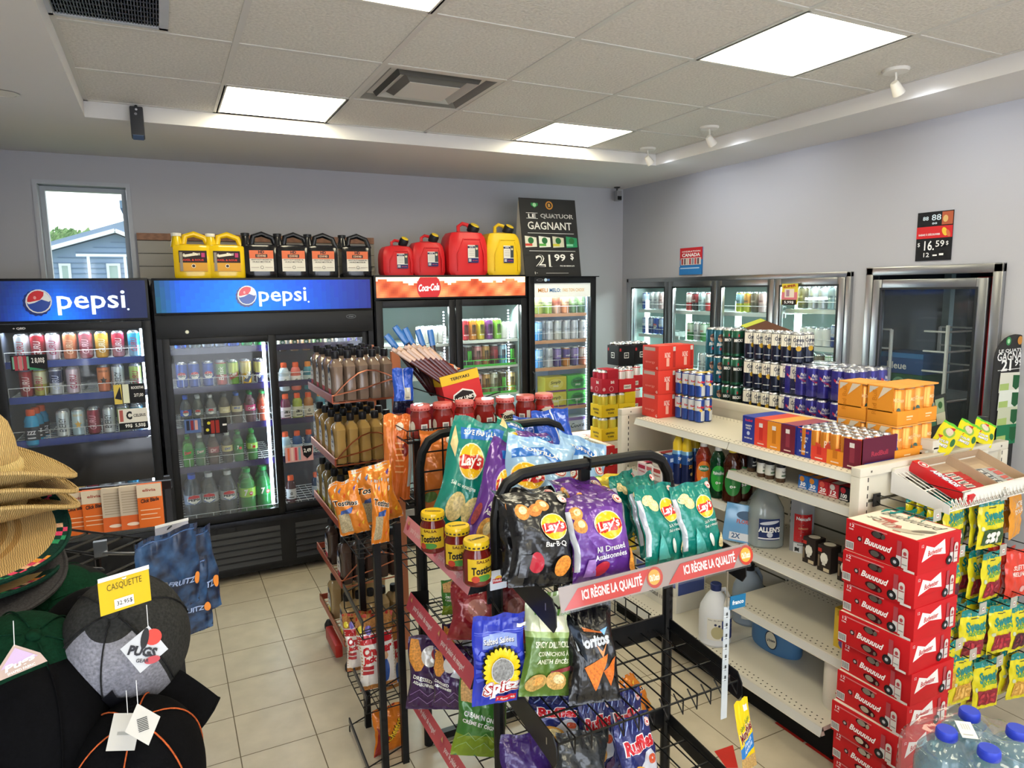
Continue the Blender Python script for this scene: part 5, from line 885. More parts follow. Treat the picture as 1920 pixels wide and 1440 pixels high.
# long multi-colour cartons
def vari(L, w, h, openf):
    cs = ('27358c', 'd8402f', 'df8a24', '6c1c30'); fr = []
    for i, c in enumerate(cs):
        a, b = L/2-L*i/4, L/2-L*(i+1)/4; x0_, x1_ = -a, -b; fr.append(('r', x0_, 0, x1_, h, c+':card')); m = (x0_+x1_)/2
        if i: fr += [('r', m-L*.035, h*.22, m+L*.035, h*.8, ('', 'c02a24', 'c07018', '8a3040')[i]+':card'), ('r', m-L*.04, h*.7, m+L*.03, h*.85, 'e0d8d4:card'), ('r', m-L*.06, h*.08, m+L*.06, h*.12, 'e8c8b8')]
        else: fr += [('t', 'RedBull', m, h*.86, L*.14, h*.09, 0, .03, 0, 'd03040'), ('t', 'VARIETY', m, h*.66, L*.13, h*.07, 0, .02, 0, W_), ('t', 'PACK', m, h*.56, L*.1, h*.07, 0, .02, 0, W_), ('c', m, h*.38, L*.03, 'b8c0e0'), ('t', '24-250 ml', m, h*.2, L*.15, h*.06, 0, .02, 0, W_)]
    return fr
PA, PB = U(1494, 853, 'Z', ts), U(1389, 828, 'Z', ts); Lr = .36
xA = (PA.x+PB.x)/2; L1 = PB.y-PA.y; h1 = .125
v1 = Proto('drink_carton', carton('x', .21, L1-.004, h1, '2c3a94', [], vari(L1-.004, .21, h1, 0), [('r', -.105, (L1/2-L1/4*(i+1)), .105, (L1/2-L1/4*i), c+':card') for i, c in enumerate(('3a4aa0', 'cf5040', 'e0a04c', '9a5060'))]))
v1.place((xA+.105, (PA.y+PB.y)/2, ts), 0, 'closed long energy drink carton striped blue, red, orange and maroon', 'carton', 'long striped drink cartons')
PC = U(1618, 879, 'Z', ts+.01); L2 = PA.y-PC.y-.002; 
mb = MB(); hw_ = .105; T_ = .003; fr = vari(L2, .21, h1, 1)
mb.box((-hw_, -L2/2, 0), (hw_, L2/2, T_), '2c3a94:card'); mb.box((hw_-T_, -L2/2, T_), (hw_, L2/2, h1*1.02), '33409a:card'); mb.box((-hw_, -L2/2, T_), (hw_-T_, -L2/2+T_, h1*1.02), '5c1a34:card'); mb.box((-hw_, L2/2-T_, T_), (hw_-T_, L2/2, h1*1.02), '27358c:card')
cut = [(-L2/2, 0), (L2/2, 0), (L2/2, h1), (L2*.36, h1*.98), (L2*.28, h1*.58), (L2*.05, h1*.5), (0, h1*.68), (-.05*L2, h1*.52), (-L2*.22, h1*.62), (-L2*.27, h1*.97), (-L2/2, h1)]
mb.prism(cut, lambda x, z: V((-hw_, -x, z)), lambda x, z: V((-hw_+T_, -x, z)), 'd0482f:card')
def clipz(o):
    if o[0] == 'r':
        xm2 = (o[1]+o[3])/2; lim = h1*.48 if abs(xm2) < L2*.25 else h1*.97
        return ('r', o[1], min(o[2], lim), o[3], min(o[4], lim), o[5])
    return o if o[3] < h1*.45 or abs(o[2]) > L2*.3 else None
mb.deco(planemap((-hw_, 0, 0), (0, -1, 0), (0, 0, 1)), [q for q in map(clipz, fr) if q]); mb.deco(planemap((0, -L2/2, 0), (1, 0, 0), (0, 0, 1)), [('t', 'RedBull', 0, h1*.5, .1, .02, 0, .03, 0, 'a83048'), ('r', -.09, .02, .09, .03, '27358c:card')])
yc = PA.y-L2/2-.002; oc = mb.obj('drink_carton'); oc.location = (xA+.105, yc, ts); tag(oc, 'open long energy drink carton with cans showing, right of the closed one', 'carton', 'long striped drink cartons')
cs = [Proto('drink_can', can_mb(.0258, .128, c, [('t', 'RB', 0, .07, .03, .03, 0, .02, 0, 'e8c8b0')])) for c in ('d9862c', '5a1a2c', 'd9862c', 'c8402c')]
for i in range(4):
    for j in range(6):
        cs[(i+j*2) % 4].place((xA+.023+.0525*i, yc+L2/2-.035-(L2-.07)*j/5, ts+.004), random.uniform(0, 6), lab16('energy can', 'standing in the open carton', '%s from the fridge side' % ORD[3-i], '%s from the left' % ORD[j]), 'can', 'cans in the open striped carton')
# orange four-packs
om = can_mb(.0325, .155, 'e08a22', [('t', 'MiDrops', 0, .1, .045, .02, 0, .02, .2, 'f0c890'), ('e', 0, .06, .008, .012, 0, '3a5a50')], 'e8963a')
oh = MB(); oh.box((-.067, -.067, .0), (.067, .067, .058), 'e3912a:card', .003).box((-.067, -.067, .15), (.067, .067, .157), 'eba04a:card', .002).box((-.067, -.045, .05), (-.0655, .067, .152), 'e3912a:card')
oh.deco(planemap((-.067, 0, 0), (0, -1, 0), (0, 0, 1)), [('p', [(-.06, .12), (-.02, .15), (-.06, .15)], 'c8c0b4:card'), ('p', [(-.02, .1), (.04, .15), (.0, .15)], 'd8c8b0:card'), ('t', 'Red Bull', -.035, .085, .1, .02, pi/2, .01, 0, 'c87818')]); oh.deco(planemap((0, -.067, 0), (1, 0, 0), (0, 0, 1)), [('r', -.01, .03, .03, .036, 'f0d0a0'), ('r', -.01, .02, .02, .024, 'f0d0a0')])
op = packproto('drink_pack', om, 2, 2, .0325, [('card_holder', oh, 'orange card holder')])
P3 = U(1678, 872, 'Z', ts+.002)
for a, b, k, l_ in ((0, 0, 0, 'front left lower'), (0, 0, 1, 'front left upper'), (.138, .01, 0, 'right lower'), (.138, .01, 1, 'right upper'), (.0, .14, 0, 'rear lower'), (.0, .14, 1, 'rear upper')):
    op.place((P3.x+.068+a, max(P3.y+.07, GY0+.118)+b, ts+.158*k+.001), 0, 'orange four-pack of tall cans, %s one of the block' % l_, 'drink pack', 'orange four-packs of tall cans')
# rear side stacks: blue, dark green, white and navy beer
def sixer(cm, nx=2, ny=3, r=.0332, extra=()): return packproto('beer_pack', cm, nx, ny, r, extra)
def rearz(px, py): return U(px, py, 'X', SPX+.1)
pb = can_mb(.0332, .158, '2e2b86', [('p', [(-.034, .1), (.034, .05), (.034, .062), (-.034, .112)], 'c8203c'), ('c', 0, .1, .018, '3a3c9c'), ('t', 'Pabst', 0, .112, .034, .016, 0, .03, .2, W_), ('t', 'Blue Ribbon', 0, .096, .046, .012, 0, .02, .1, W_), ('t', '5.9%', 0, .07, .022, .01, 0, .03, 0, W_)], None)
ph = lambda n_: MB().box((-.06, -.1*n_/3, .1585), (.06, .1*n_/3, .162), '3a3880:clear40')
pbp = sixer(pb, 2, 2, .0332, [('plastic_wrap', MB().box((-.0675, -.0675, .002), (.0675, .0675, .161), '3c3aa0:clear10', .01), 'clear shrink wrap')])
zr = ts; X0 = SPX+.07
def rearput(proto, px, lab, tiers, dx=0, dy=0, group=None, wy=.135, wx=.135, x0=None):
    y = U(px, 740, 'X', X0 if x0 is None else x0).y
    for k in range(tiers): proto.place(((X0 if x0 is None else x0)+wx/2+dx, y-wy/2+dy, zr+.162*k+.001), 0, lab % ('lowest', 'middle', 'topmost')[k if tiers == 3 else (0, 2)[k]], 'beer pack', group)
for i, px in enumerate((1464, 1504, 1551, )): rearput(pbp, px, 'blue and red beer pack, %s'+', %s column' % ('left', 'centre', 'right')[i], 2, group='blue and red beer packs')
rearput(pbp, 1551, 'blue and red beer pack behind the right column, %s', 2, dx=.14, group='blue and red beer packs'); rearput(pbp, 1504, 'blue and red beer pack behind the centre column, %s', 2, dx=.14, group='blue and red beer packs'); rearput(pbp, 1464, 'blue and red beer pack behind the left column, %s', 2, dx=.14, group='blue and red beer packs')
cm_ = can_mb(.0332, .158, '1b2338', [('r', -.052, .085, .052, .146, 'e6e2d4'), ('t', 'Corona', 0, .122, .056, .022, 0, .03, .1, '1c2440'), ('t', 'Extra', 0, .1, .03, .012, 0, .02, .1, '1c2440'), ('c', 0, .078, .013, 'c9a02c'), ('r', -.03, .03, .03, .034, 'c8c8c8')], None)
crp = sixer(cm_, 2, 3)
for i, px in enumerate((1387, 1436)): rearput(crp, px, 'white and navy beer six-pack, %s'+' of the %s stack' % ('left', 'right')[i], 3, wy=.2, group='white and navy beer packs')
bk = can_mb(.0332, .158, '1f5a40', [('r', -.052, .02, .052, .112, '15201c'), ('t', 'BECKS', 0, .095, .05, .016, 0, .04, 0, W_), ('r', -.004, .115, .004, .13, 'a83030')], None)
bkp = sixer(bk, 2, 2); rearput(bkp, 1347, 'dark green beer pack, %s of its stack', 3, group='dark green beer packs')
tl = can_mb(.0332, .158, '1d5a6c', [('e', 0, .1, .016, .022, 0, 'c89a7c'), ('e', 0, .112, .018, .012, .3, '4a2a20'), ('t', 'Bière', 0, .065, .046, .018, .1, .02, .3, W_), ('r', -.006, .03, .004, .045, 'b83040')], None)
tlp = sixer(tl, 2, 2); rearput(tlp, 1316, 'teal beer pack with a portrait on each can, %s', 3, group='teal beer packs')
# open brown flap on the dark green stack
fl = MB(); y_ = U(1420, 620, 'X', X0+.1).y; fl.T = Matrix.Translation((X0+.12, y_-.02, zr+.49)) @ Matrix.Rotation(.25, 4, 'X') @ Matrix.Rotation(-.25, 4, 'Y'); fl.box((-.07, -.14, 0), (.08, .1, .003), '5a3a2a:card'); fl.box((-.07, .06, .003), (.08, .1, .0045), 'b8c24a:card'); o = fl.obj('cardboard_flap'); tag(o, 'open brown cardboard flap lying on the white and navy beer packs', 'cardboard')
# ------------- goods on the lower shelves (front side)
def onshelf(P, px, py, z, lab, cat, grp=None, x=None, rz=0, sc=1):
    p = U(px, py, 'Z', z); return P.place((p.x if x is None else x, p.y, z), rz, lab, cat, grp, sc)
# spray cans (left section, shelf zL)
sp = MB().lathe([(.028, 0, '1c2a5c:can'), (.03, .004, '1c2a5c:can'), (.03, .11, '2a5aa0:can'), (.03, .16, '7fb4d8:can'), (.027, .178, 'e8e4c8:can'), (.026, .18, 'e2c22c'), (.026, .215, 'e2c22c'), (.02, .232, 'e2c22c'), (.014, .25, 'e2c22c'), (0, .251, 'e2c22c')], n=20); sp.deco(cylmap(.0302), [('t', 'Sport', 0, .14, .04, .02, .2, .03, .2, W_), ('c', .006, .06, .009, 'd8c080'), ('t', '50', .0, .1, .022, .02, 0, .03, 0, 'e0a030')], L=.014)
spp = Proto('spray_can', sp)
for i, (px, py) in enumerate(((1270, 905), (1287, 908), (1302, 900))): onshelf(spp, px, py, zL, 'blue spray can with yellow cap, %s of three' % frm(i, 3), 'spray can', 'blue spray cans with yellow caps')
def dish(liq, lab, capc, txt, h=.27, r=.042, nm='cleaner_bottle', tc=W_):
    g = liq+':pet35'; mb = MB().lathe([(r*.8, 0, g), (r, .01, g), (r, h*.25, g), (r*.88, h*.5, g), (r*.95, h*.68, g), (r*.6, h*.82, g), (r*.35, h*.88, g)], n=20, sy=.8).lathe([(r*.74, .004, liq+':gloss'), (r*.93, .012, liq+':gloss'), (r*.93, h*.25, liq+':gloss'), (r*.81, h*.5, liq+':gloss'), (r*.86, h*.66, liq+':gloss'), (0, h*.75, liq+':gloss')], n=20, sy=.8)
    lb = MB(); rr = r*1.03
    mp = lambda x, y, e=0: V(((rr+e)*sin(x/rr), -(rr+e)*.82*cos(x/rr), y)); lb.deco(mp, [('e', 0, h*.38, r*.9, h*.24, 0, lab), ('e', 0, h*.48, r*.6, h*.06, 0, '1f7a4a'), ('t', txt, 0, h*.48, r*1.2, h*.06, 0, .02, .1, tc), ('t', '0+', 0, h*.3, r*.6, h*.05, 0, .02, 0, W_)], L=.015)
    return Proto(nm, mb, [('cap', MB().lathe([(r*.42, h*.87, capc), (r*.4, h*.98, capc), (r*.3, h, capc), (0, h, capc)], n=16)), ('label', lb)])
onshelf(dish('b8452a', 'e07a2c:gloss', 'e8e4dc', 'Palmolive'), 1318, 922, zL, 'orange dish soap bottle beside the green one', 'bottle', 'dish soap bottles', rz=-.7)
onshelf(dish('14502f', '2f9a3a:gloss', 'e8e4dc', 'Palmolive'), 1345, 932, zL, 'dark green dish soap bottle beside the orange one', 'bottle', 'dish soap bottles', rz=-.7)
ps = dish('5a2a18', '2f7a3c:gloss', 'd8c040', 'PineSol', h=.28, r=.046, tc='e8d83c')
onshelf(ps, 1372, 941, zL, 'brown pine cleaner bottle, nearest the shelf corner', 'bottle', 'pine cleaner bottles', rz=-.7); onshelf(ps, 1392, 937, zL, 'brown pine cleaner bottle behind the nearer one', 'bottle', 'pine cleaner bottles', rz=-.7)
# small boxes at the far left of that shelf
for i, (px, py, c, c2_, l_) in enumerate(((1203, 893, 'd8c8cc', 'b03050', 'pale pink'), (1215, 897, 'd8d2cc', 'c86a70', 'white and rose'), (1231, 902, 'dcd4cc', 'b84848', 'white and red'), (1243, 905, '27488c', 'c8d8ec', 'dark blue'))):
    for k in range(2):
        if k and i < 2: continue
        p = U(px, py, 'Z', zL); q = Proto('medicine_box', carton('x', .15, .075, .075, c, [('r', -.06, .04, .05, .06, c2_+':card')], [('r', -.03, .045, .03, .065, c2_+':card'), ('t', 'Tampax', 0, .03, .06, .014, 0, .02, 0, c2_), ('c', 0, .055, .011, c2_+':card')], [('r', -.05, -.02, .05, .02, c2_+':card')])); q.place((p.x+.075, p.y, zL+.076*k), 0, '%s drugstore box, %s one, left end of shelf' % (l_, ('lower', 'upper')[k]), 'box', 'small drugstore boxes')
# spice jars and medicine boxes (right section, shelf zR)
for i, (px, py, c) in enumerate(((1409, 883, '22252a'), (1428, 893, 'd8d4c8'), (1443, 897, 'c9c8bc'), (1463, 903, 'd0ccc0'))):
    m = MB().lathe([(.02, 0, '4a3424:gloss'), (.021, .004, '4a3424:gloss'), (.021, .018, '4a3424:gloss'), (.0213, .019, c+':plastic'), (.0213, .062, c+':plastic'), (.02, .066, '1d1e22'), (.021, .068, '1d1e22'), (.021, .085, '1d1e22'), (0, .086, '1d1e22')], n=18); m.deco(cylmap(.0214), [('r', -.014, .028, .014, .034, '3a5a3c' if i else 'e8e8e0'), ('t', 'herbs', 0, .048, .024, .009, 0, .02, 0, '2a2a2a' if i else W_)], L=.01)
    onshelf(Proto('spice_jar', m), px, py, zR, 'small spice jar with black lid, %s of four' % frm(i, 4), 'jar', 'small spice jars')
mbx = [('2f6ab0', 'e08a2c', '30', 'blue and orange'), ('2f6ab0', 'e08a2c', '30', 'blue and orange'), ('b82830', 'e86050', '20', 'red'), ('b03038', 'd8d0c8', '12', 'red and white'), ('202024', 'c03038', '100', 'black and red'), ('202024', 'c03038', '100', 'black and red')]
a, b = U(1482, 916, 'Z', zR), U(1612, 949, 'Z', zR); n_ = 6
for i, (c, c2_, t_, l_) in enumerate(mbx):
    y = a.y+(b.y-a.y)*(i+.5)/n_; d_ = abs(a.y-b.y)/n_-.003; x = GX0+.075
    q = Proto('medicine_box', carton('x', .16, d_, .056, c, [], [('r', -d_*.5, 0, d_*.5, .03, c+':card'), ('c', -d_*.1, .042, .012, c2_+':card'), ('t', t_, 0, .02, d_*.6, .018, 0, .03, .1, W_), ('r', -d_*.4, .004, d_*.4, .008, 'e8e0d8')], [('r', -.07, -d_*.4, .07, d_*.4, c2_+':card')]))
    q.place((x+.08, y, zR), 0, '%s medicine box, %s in the row of six' % (l_, frm(i, 6)), 'box', 'medicine boxes in a row')
# shelf zs2: vinegar jug, coffee bag, light bulbs, blue folder bag
jh = .3; g = 'c9d2d0:pet35'
jm = MB().lathe([(.072, 0, g), (.08, .01, g), (.08, .15, g), (.075, .19, g), (.045, .25, g), (.02, .28, g), (.019, .3, g)], n=24, sq=.25); jm.lathe([(.068, .004, 'b9c4c2:pet40'), (.076, .012, 'b9c4c2:pet40'), (.076, .15, 'b9c4c2:pet40'), (.07, .18, 'b9c4c2:pet40'), (0, .19, 'b9c4c2:pet40')], n=24, sq=.25)
jl = MB(); mp = lambda x, y, e=0: V(((.0885+e)*sin(x/.0885), -(.0885+e)*cos(x/.0885), y)); jl.deco(mp, [('r', -.062, .045, .062, .145, '1c2c5c:card'), ('t', "ALLEN'S", 0, .095, .1, .026, .0, .04, 0, W_), ('e', 0, .128, .045, .008, .15, 'c8ccd8:card'), ('r', -.05, .05, .05, .056, 'e0e0e4'), ('c', 0, .072, .013, 'c8ccd8')], L=.02)
jp = Proto('vinegar_jug', jm, [('label', jl), ('handle', MB().tube([(.03, .04, .27), (.02, .085, .25), (.01, .09, .2), (.0, .075, .16)], .012, g, 10)), ('cap', MB().lathe([(.023, .295, 'd8dcd8'), (.023, .318, 'd8dcd8'), (0, .319, 'd8dcd8')], n=16))])
onshelf(jp, 1432, 1018, zs2, 'large translucent vinegar jug with a navy label', 'jug', rz=-.55)
for i, (px, py) in enumerate(((1524, 1062), (1553, 1078), (1592, 1098))):
    q = Proto('light_bulb_box', carton('x', .065, .065, .115, '2c2420', [], [('t', 'o', 0, .06, .038, .05, 0, .03, 0, 'e0ddd0'), ('c', 0, .062, .017, 'e8e4d8'), ('r', -.008, .03, .008, .05, 'd8d4c8'), ('r', -.03, .085, -.012, .1, 'b83028'), ('r', .0, .005, .028, .02, 'c8b898'), ('r', -.028, .02, -.02, .07, '7a6a54')], [('c', 0, 0, .024, 'c9c2b4:card')]))
    p = U(px, py, 'Z', zs2); q.place((p.x+.04, p.y+.03, zs2), .0, 'dark light bulb box with a white bulb picture, %s of three' % frm(i, 3), 'box', 'light bulb boxes')
# ================================================================== snack bags
BW, BH = .2, .3
def bagmap(T=.07, seed=0, pinch=.1, flop=0.):
    rr = random.Random(seed); ph = [rr.uniform(0, 6.3) for _ in range(8)]; tilt = rr.uniform(-.3, .3)
    def S(x, y, e=0, side=1):
        u = max(-1, min(1, x/(BW/2))); v = max(0, min(1, y/BH)); q = max(0, min(1, (v-.035)/.9)); q = sin(pi*q)
        t = T/2*(q**.62)*(max(0, 1-abs(u)**3.6)**.55)
        end = max(0, 1-min(v, 1-v)/.3); a = 1 if v > .5 else .75
        wr = .0055*end*a*(sin(9*u+ph[0]+3*v)+.7*sin(17*u+ph[1]-5*v)+.5*sin(27*u+ph[2]))*(1 if q > .03 else .25)
        wr += (.003*sin(7*u*q+ph[3]+13*v)+.0024*sin(23*v+ph[4]+5*u)+.0026*sin(11*(u+v)+ph[5])+.0022*abs(sin(8*(u-v)+ph[6]+2*sin(5*v))))*q
        X = x*(1-pinch*q*.8)+.004*sin(9*v+ph[6]); Y = -(t+wr+e) if side > 0 else t*.9-wr*.8+e
        if flop and v > .82: k = (v-.82)/.18; Y += flop*k*k*.05*(1+.3*sin(5*u+ph[7])); 
        return V((X, Y, y+(.004*sin(6*u+ph[2]) if v > .93 else 0)))
    return S
def bag_mb(base, ops, back='c9ccd0:foil', T=.07, seed=0, paint=None, flop=0., pinch=.1, side=None):
    S = bagmap(T, seed, pinch, flop); k = base if ':' in base else base+':foil'; sd = (side or base); sd = sd if ':' in sd else sd+':foil'
    mb = MB(); mb.grid(lambda u, v: S((u-.5)*BW, v*BH), 26, 36, k, paint=(lambda u, v: (lambda r: r if ':' in r else r+':foil')(paint(u, v)) if paint(u, v) else k) if paint else None)
    mb.grid(lambda u, v: S((u-.5)*BW, v*BH, 0, -1), 16, 24, sd, flip=True)
    mb.deco(lambda x, y, e: S(x, y, e), [tuple(list(o[:-1])+[o[-1] if ':' in o[-1] else o[-1]+':foil']) for o in ops], L=.014, e0=.0011, de=.0005)
    return mb
def leaf(cx, cy, r, c='c8282c'): return [('c', cx, cy, r, 'e8d8d0'), ('c', cx, cy, r*.85, c), ('c', cx, cy, r*.72, 'f0e8e4'), ('p', [(cx+r*.6*(1 if i % 2 else .4)*sin(i*pi/5+pi), cy+r*.6*(1 if i % 2 else .4)*cos(i*pi/5+pi)) for i in range(10)], c)]
def lays(cx, cy, r, sc=1, tilt=.1):
    c_, s_ = cos(tilt), sin(tilt); R = lambda x, y: (cx+(x*c_-y*s_)*r, cy+(x*s_+y*c_)*r)
    return [('c', cx, cy, r*1.07, 'f2e8c8:gloss'), ('c', cx, cy, r, 'f0bc1c:gloss'), ('p', [R(-1.0, -.38), (R(-.5, -.5)), R(0, -.42), R(.5, -.5), R(1.0, -.3), R(1.02, .2), R(.6, .4), R(0, .3), R(-.6, .36), R(-1.02, .2)], 'c4231f:gloss'), ('t', "Lay's", R(0, -.03)[0], R(0, -.03)[1], r*1.72, r*.86, tilt+.06, .03, .2, 'f8f4ee:gloss')]
def chip(cx, cy, rx, ry, a, c='dfc27c'): return [('e', cx, cy, rx, ry, a, c+':food'), ('e', cx+rx*.15, cy+ry*.2, rx*.55, ry*.5, a, 'ecd9a4:food' if c[0] in 'de' else 'e0a050:food')]
DES = {}
def D_(key, desc, base, ops, **k): DES[key] = (desc, base, ops, k)
nut = ('r', -.1, .05, -.088, .25, 'c8ccd4:foil')
D_('bbq', 'black barbecue chip bag', '17171a', [*chip(-.06, .235, .022, .026, .2, 'd98a3c'), *chip(-.02, .24, .024, .02, .5, 'c87830'), *chip(.005, .255, .022, .018, -.4, 'd98a3c'), *lays(.03, .185, .04), ('t', 'Bar·B·Q', .028, .13, .07, .019, .03, .01, 0, W_), ('e', -.03, .075, .024, .034, .3, 'b02a3a:gloss'), ('e', .055, .06, .024, .034, -.3, 'e08a2c:food'), ('r', -.08, .03, -.05, .1, '3a3c42:foil'), *leaf(.075, .275, .013)], side='101013')
D_('dressed', 'purple all dressed chip bag', '5b2a86', [('c', .02, .18, .075, '6d3a9a:foil'), *chip(-.07, .24, .02, .024, .2, 'd99848'), *chip(-.066, .2, .021, .026, .1, 'd08c3c'), *lays(.025, .19, .046), ('t', 'All Dressed', .014, .115, .098, .019, .06, .008, 0, W_), ('t', 'Assaisonnées', .01, .09, .11, .018, .06, .006, 0, W_), nut, ('e', -.02, .05, .03, .02, .5, 'b02a3a:gloss'), ('p', [(-.075, .03), (-.035, .03), (-.045, .085), (-.065, .085)], '9a70b8:foil'), ('e', .09, .055, .012, .05, .1, 'e09030:food'), *leaf(.075, .272, .014)], side='4c2270')
D_('vinegar', 'teal salt and vinegar chip bag', '0e7f72', [*chip(-.055, .245, .028, .018, .3, 'e6d7a2'), *chip(-.035, .225, .024, .022, -.5, 'dfcd94'), *lays(.035, .2, .042), ('t', 'Salt & Vinegar', .042, .142, .088, .014, .02, .0, 0, 'e4f0ea'), ('t', 'Sel et vinaigre', .042, .125, .088, .014, .02, .0, 0, 'e4f0ea'), nut, ('p', [(-.055, .1), (-.04, .13), (-.025, .1), (.01, .03), (-.05, .03)], '5ab8b0:foil'), ('e', .03, .07, .01, .03, .4, 'd8e4d8:gloss'), ('e', .085, .06, .016, .03, 0, 'e0d09a:food'), *leaf(.078, .275, .012)], side='0b6a60')
D_('vinbig', 'large teal chip bag', '0f8375', [('p', [(-.07, .27), (.08, .29), (.08, .26), (-.06, .24)], '1f6ac0:foil'), ('t', 'SIZE FAMILLE', .0, .266, .11, .014, .1, .03, 0, W_), *leaf(.06, .245, .015), *lays(-.015, .19, .043), ('t', 'Sel et vinaigre', -.03, .125, .09, .013, -.1, .02, 0, 'd8ece6'), *chip(-.035, .075, .032, .036, .2, 'e0cc8c'), *chip(.025, .07, .034, .036, -.1, 'e0cc8c'), ('p', [(-.09, .27), (-.07, .23), (-.075, .19), (-.095, .22)], 'dfcd94:foil')], side='0c6f63')
D_('drsbig', 'large purple chip bag', '5e2c8c', [('c', .01, .17, .07, '7040a4:foil'), ('p', [(-.05, .27), (.08, .285), (.08, .26), (-.04, .245)], '1f6ac0:foil'), *lays(-.0, .175, .044), ('t', 'All Dressed', -.01, .11, .09, .016, -.06, .02, 0, W_), ('t', 'Assaisonnées', -.01, .09, .1, .016, -.06, .02, 0, W_), *chip(-.03, .045, .03, .034, .3, 'e0a44c'), *chip(.04, .06, .028, .034, -.1, 'd99a44'), ('e', -.085, .08, .012, .03, 0, '8a2a30:food')], side='4c2270')
D_('ltblue', 'large pale blue chip bag', '9cc3ea', [('p', [(-.09, .24), (.0, .27), (.07, .22), (.05, .195), (-.0, .235), (-.09, .205)], '1f6ac4:foil'), ('t', 'TORTILLA', -.01, .245, .11, .014, -.15, .03, 0, W_), *leaf(.05, .19, .022), *lays(-.05, .15, .042), *chip(-.05, .06, .036, .03, .2, 'f0b838')], side='86b0dc')
D_('doritos', 'black bag with two orange tortilla chips', '121214', [('t', 'Doritos', .0, .18, .145, .036, .1, .05, .15, 'd6dade:gloss'), ('p', [(-.035, .225), (.06, .2), (.05, .207), (-.03, .212)], 'c8682c'), ('p', [(.01, .17), (.03, .13), (.06, .175), (.032, .148)], 'd88a4a'), ('p', [(-.05, .105), (.055, .14), (.0, .035)], 'e0761c:food'), ('p', [(.03, .09), (.088, .13), (.062, .045)], 'd96c18:food'), ('p', [(.04, .21), (.07, .22), (.055, .195)], '6aa8e0'), ('p', [(-.095, .28), (-.05, .24), (-.035, .12), (-.06, .15)], '24282e:metal')], side='0c0c0e')
D_('dorpurple', 'purple tortilla chip bag', '36205e', [('t', 'Doritos', .02, .12, .16, .034, .12, .05, .15, 'd6dade:gloss'), ('p', [(-.06, .15), (.04, .14), (-.03, .11)], K_), ('p', [(-.06, .152), (.0, .146), (-.035, .135)], 'e09060'), ('p', [(-.03, .02), (.06, .05), (.01, .09)], 'd9701c:food')], side='28184a')
D_('dorgrey', 'dark grey tortilla chip bag', '2a2d2f', [('t', 'Doritos', .03, .1, .16, .034, .12, .05, .15, 'd6dade:gloss'), ('p', [(-.07, .13), (.03, .12), (-.035, .09)], 'd98a5c'), ('p', [(-.05, .122), (.0, .116), (-.035, .1)], K_)], side='1c1e20')
D_('ruffles', 'navy ridged chip bag with red lettering', '232a66', [('t', 'Ruffles', 0, .2, .168, .062, .06, .09, .1, 'f0f0f4:gloss'), ('t', 'Ruffles', 0, .2, .16, .055, .06, .055, .1, 'c4222c:gloss'), ('p', [(.0, .15), (.05, .17), (.09, .12), (.06, .06), (0, .05), (-.02, .1)], 'c6c9d4:foil'), ('e', .05, .13, .024, .018, 0, 'c8502c:food'), *chip(-.03, .08, .055, .04, -.4, 'd0953c'), ('p', [(.02, .03), (.06, .06), (.09, .02), (.09, .0), (.02, 0)], '4a2560:foil'), *leaf(.07, .262, .015)]+[('p', [(-.09+.03*i, .245), (-.06+.03*i, .29), (-.058+.03*i, .288), (-.086+.03*i, .244)], '8aa0e0') for i in range(5)], side='1a2052')
D_('rufdressed', 'navy and plum zigzag chip bag', '3b1d50', [('p', [(-.095, .2), (-.09, .29), (-.06, .28), (-.03, .2), (-.05, .17), (-.075, .165)], 'd9923c:food'), ('e', -.01, .225, .035, .04, 0, 'e6e2dc:foil'), ('e', .015, .235, .02, .024, 0, 'b8342c:food'), ('p', [(.0, .17), (.05, .26), (.09, .22), (.07, .16)], 'ccd0da:foil'), ('t', 'DRESSED', -.045, .135, .08, .016, -.25, .03, 0, W_), ('t', 'ASSAISONNÉES', -.04, .115, .09, .016, -.25, .03, 0, W_)]+[('p', [(-.09+.036*i, .03+.03*(i % 2)+dy), (-.09+.036*(i+1), .03+.03*((i+1) % 2)+dy), (-.09+.036*(i+1), .0325+.03*((i+1) % 2)+dy), (-.09+.036*i, .0325+.03*(i % 2)+dy)], 'a07ac0:foil') for i in range(5) for dy in (0, .035)], side='2e163f')
D_('onion', 'green cream and onion chip bag', '3c7a2c', [('p', [(-.095, .27), (-.03, .29), (-.04, .2), (-.09, .2)], 'cfa264:food'), ('p', [(-.01, .29), (.09, .29), (.09, .2), (.0, .22)], 'c9d2ce:foil'), ('e', .03, .235, .02, .02, 0, 'c8a070:food'), ('t', "CREAM 'N ONION", .0, .15, .16, .018, -.18, .03, 0, W_), ('t', 'CRÈME ET OIGNON', .0, .125, .17, .018, -.18, .03, 0, W_)]+[('p', [(-.09+.036*i, .03+.03*(i % 2)+dy), (-.09+.036*(i+1), .03+.03*((i+1) % 2)+dy), (-.09+.036*(i+1), .0325+.03*((i+1) % 2)+dy), (-.09+.036*i, .0325+.03*(i % 2)+dy)], 'a8cc80:foil') for i in range(5) for dy in (0, .035)], paint=lambda u, v: '7f9a24' if v < .28 else None, side='2f6a28')
D_('ketchup', 'deep red ketchup chip bag', '8c1c26', [('e', 0, .16, .06, .07, 0, 'a84a48:foil'), ('e', 0, .17, .04, .045, 0, 'c88a80:foil'), ('t', 'Ketchup', -.02, .26, .09, .02, -.3, .02, 0, 'f0e0e0')], side='74141e')
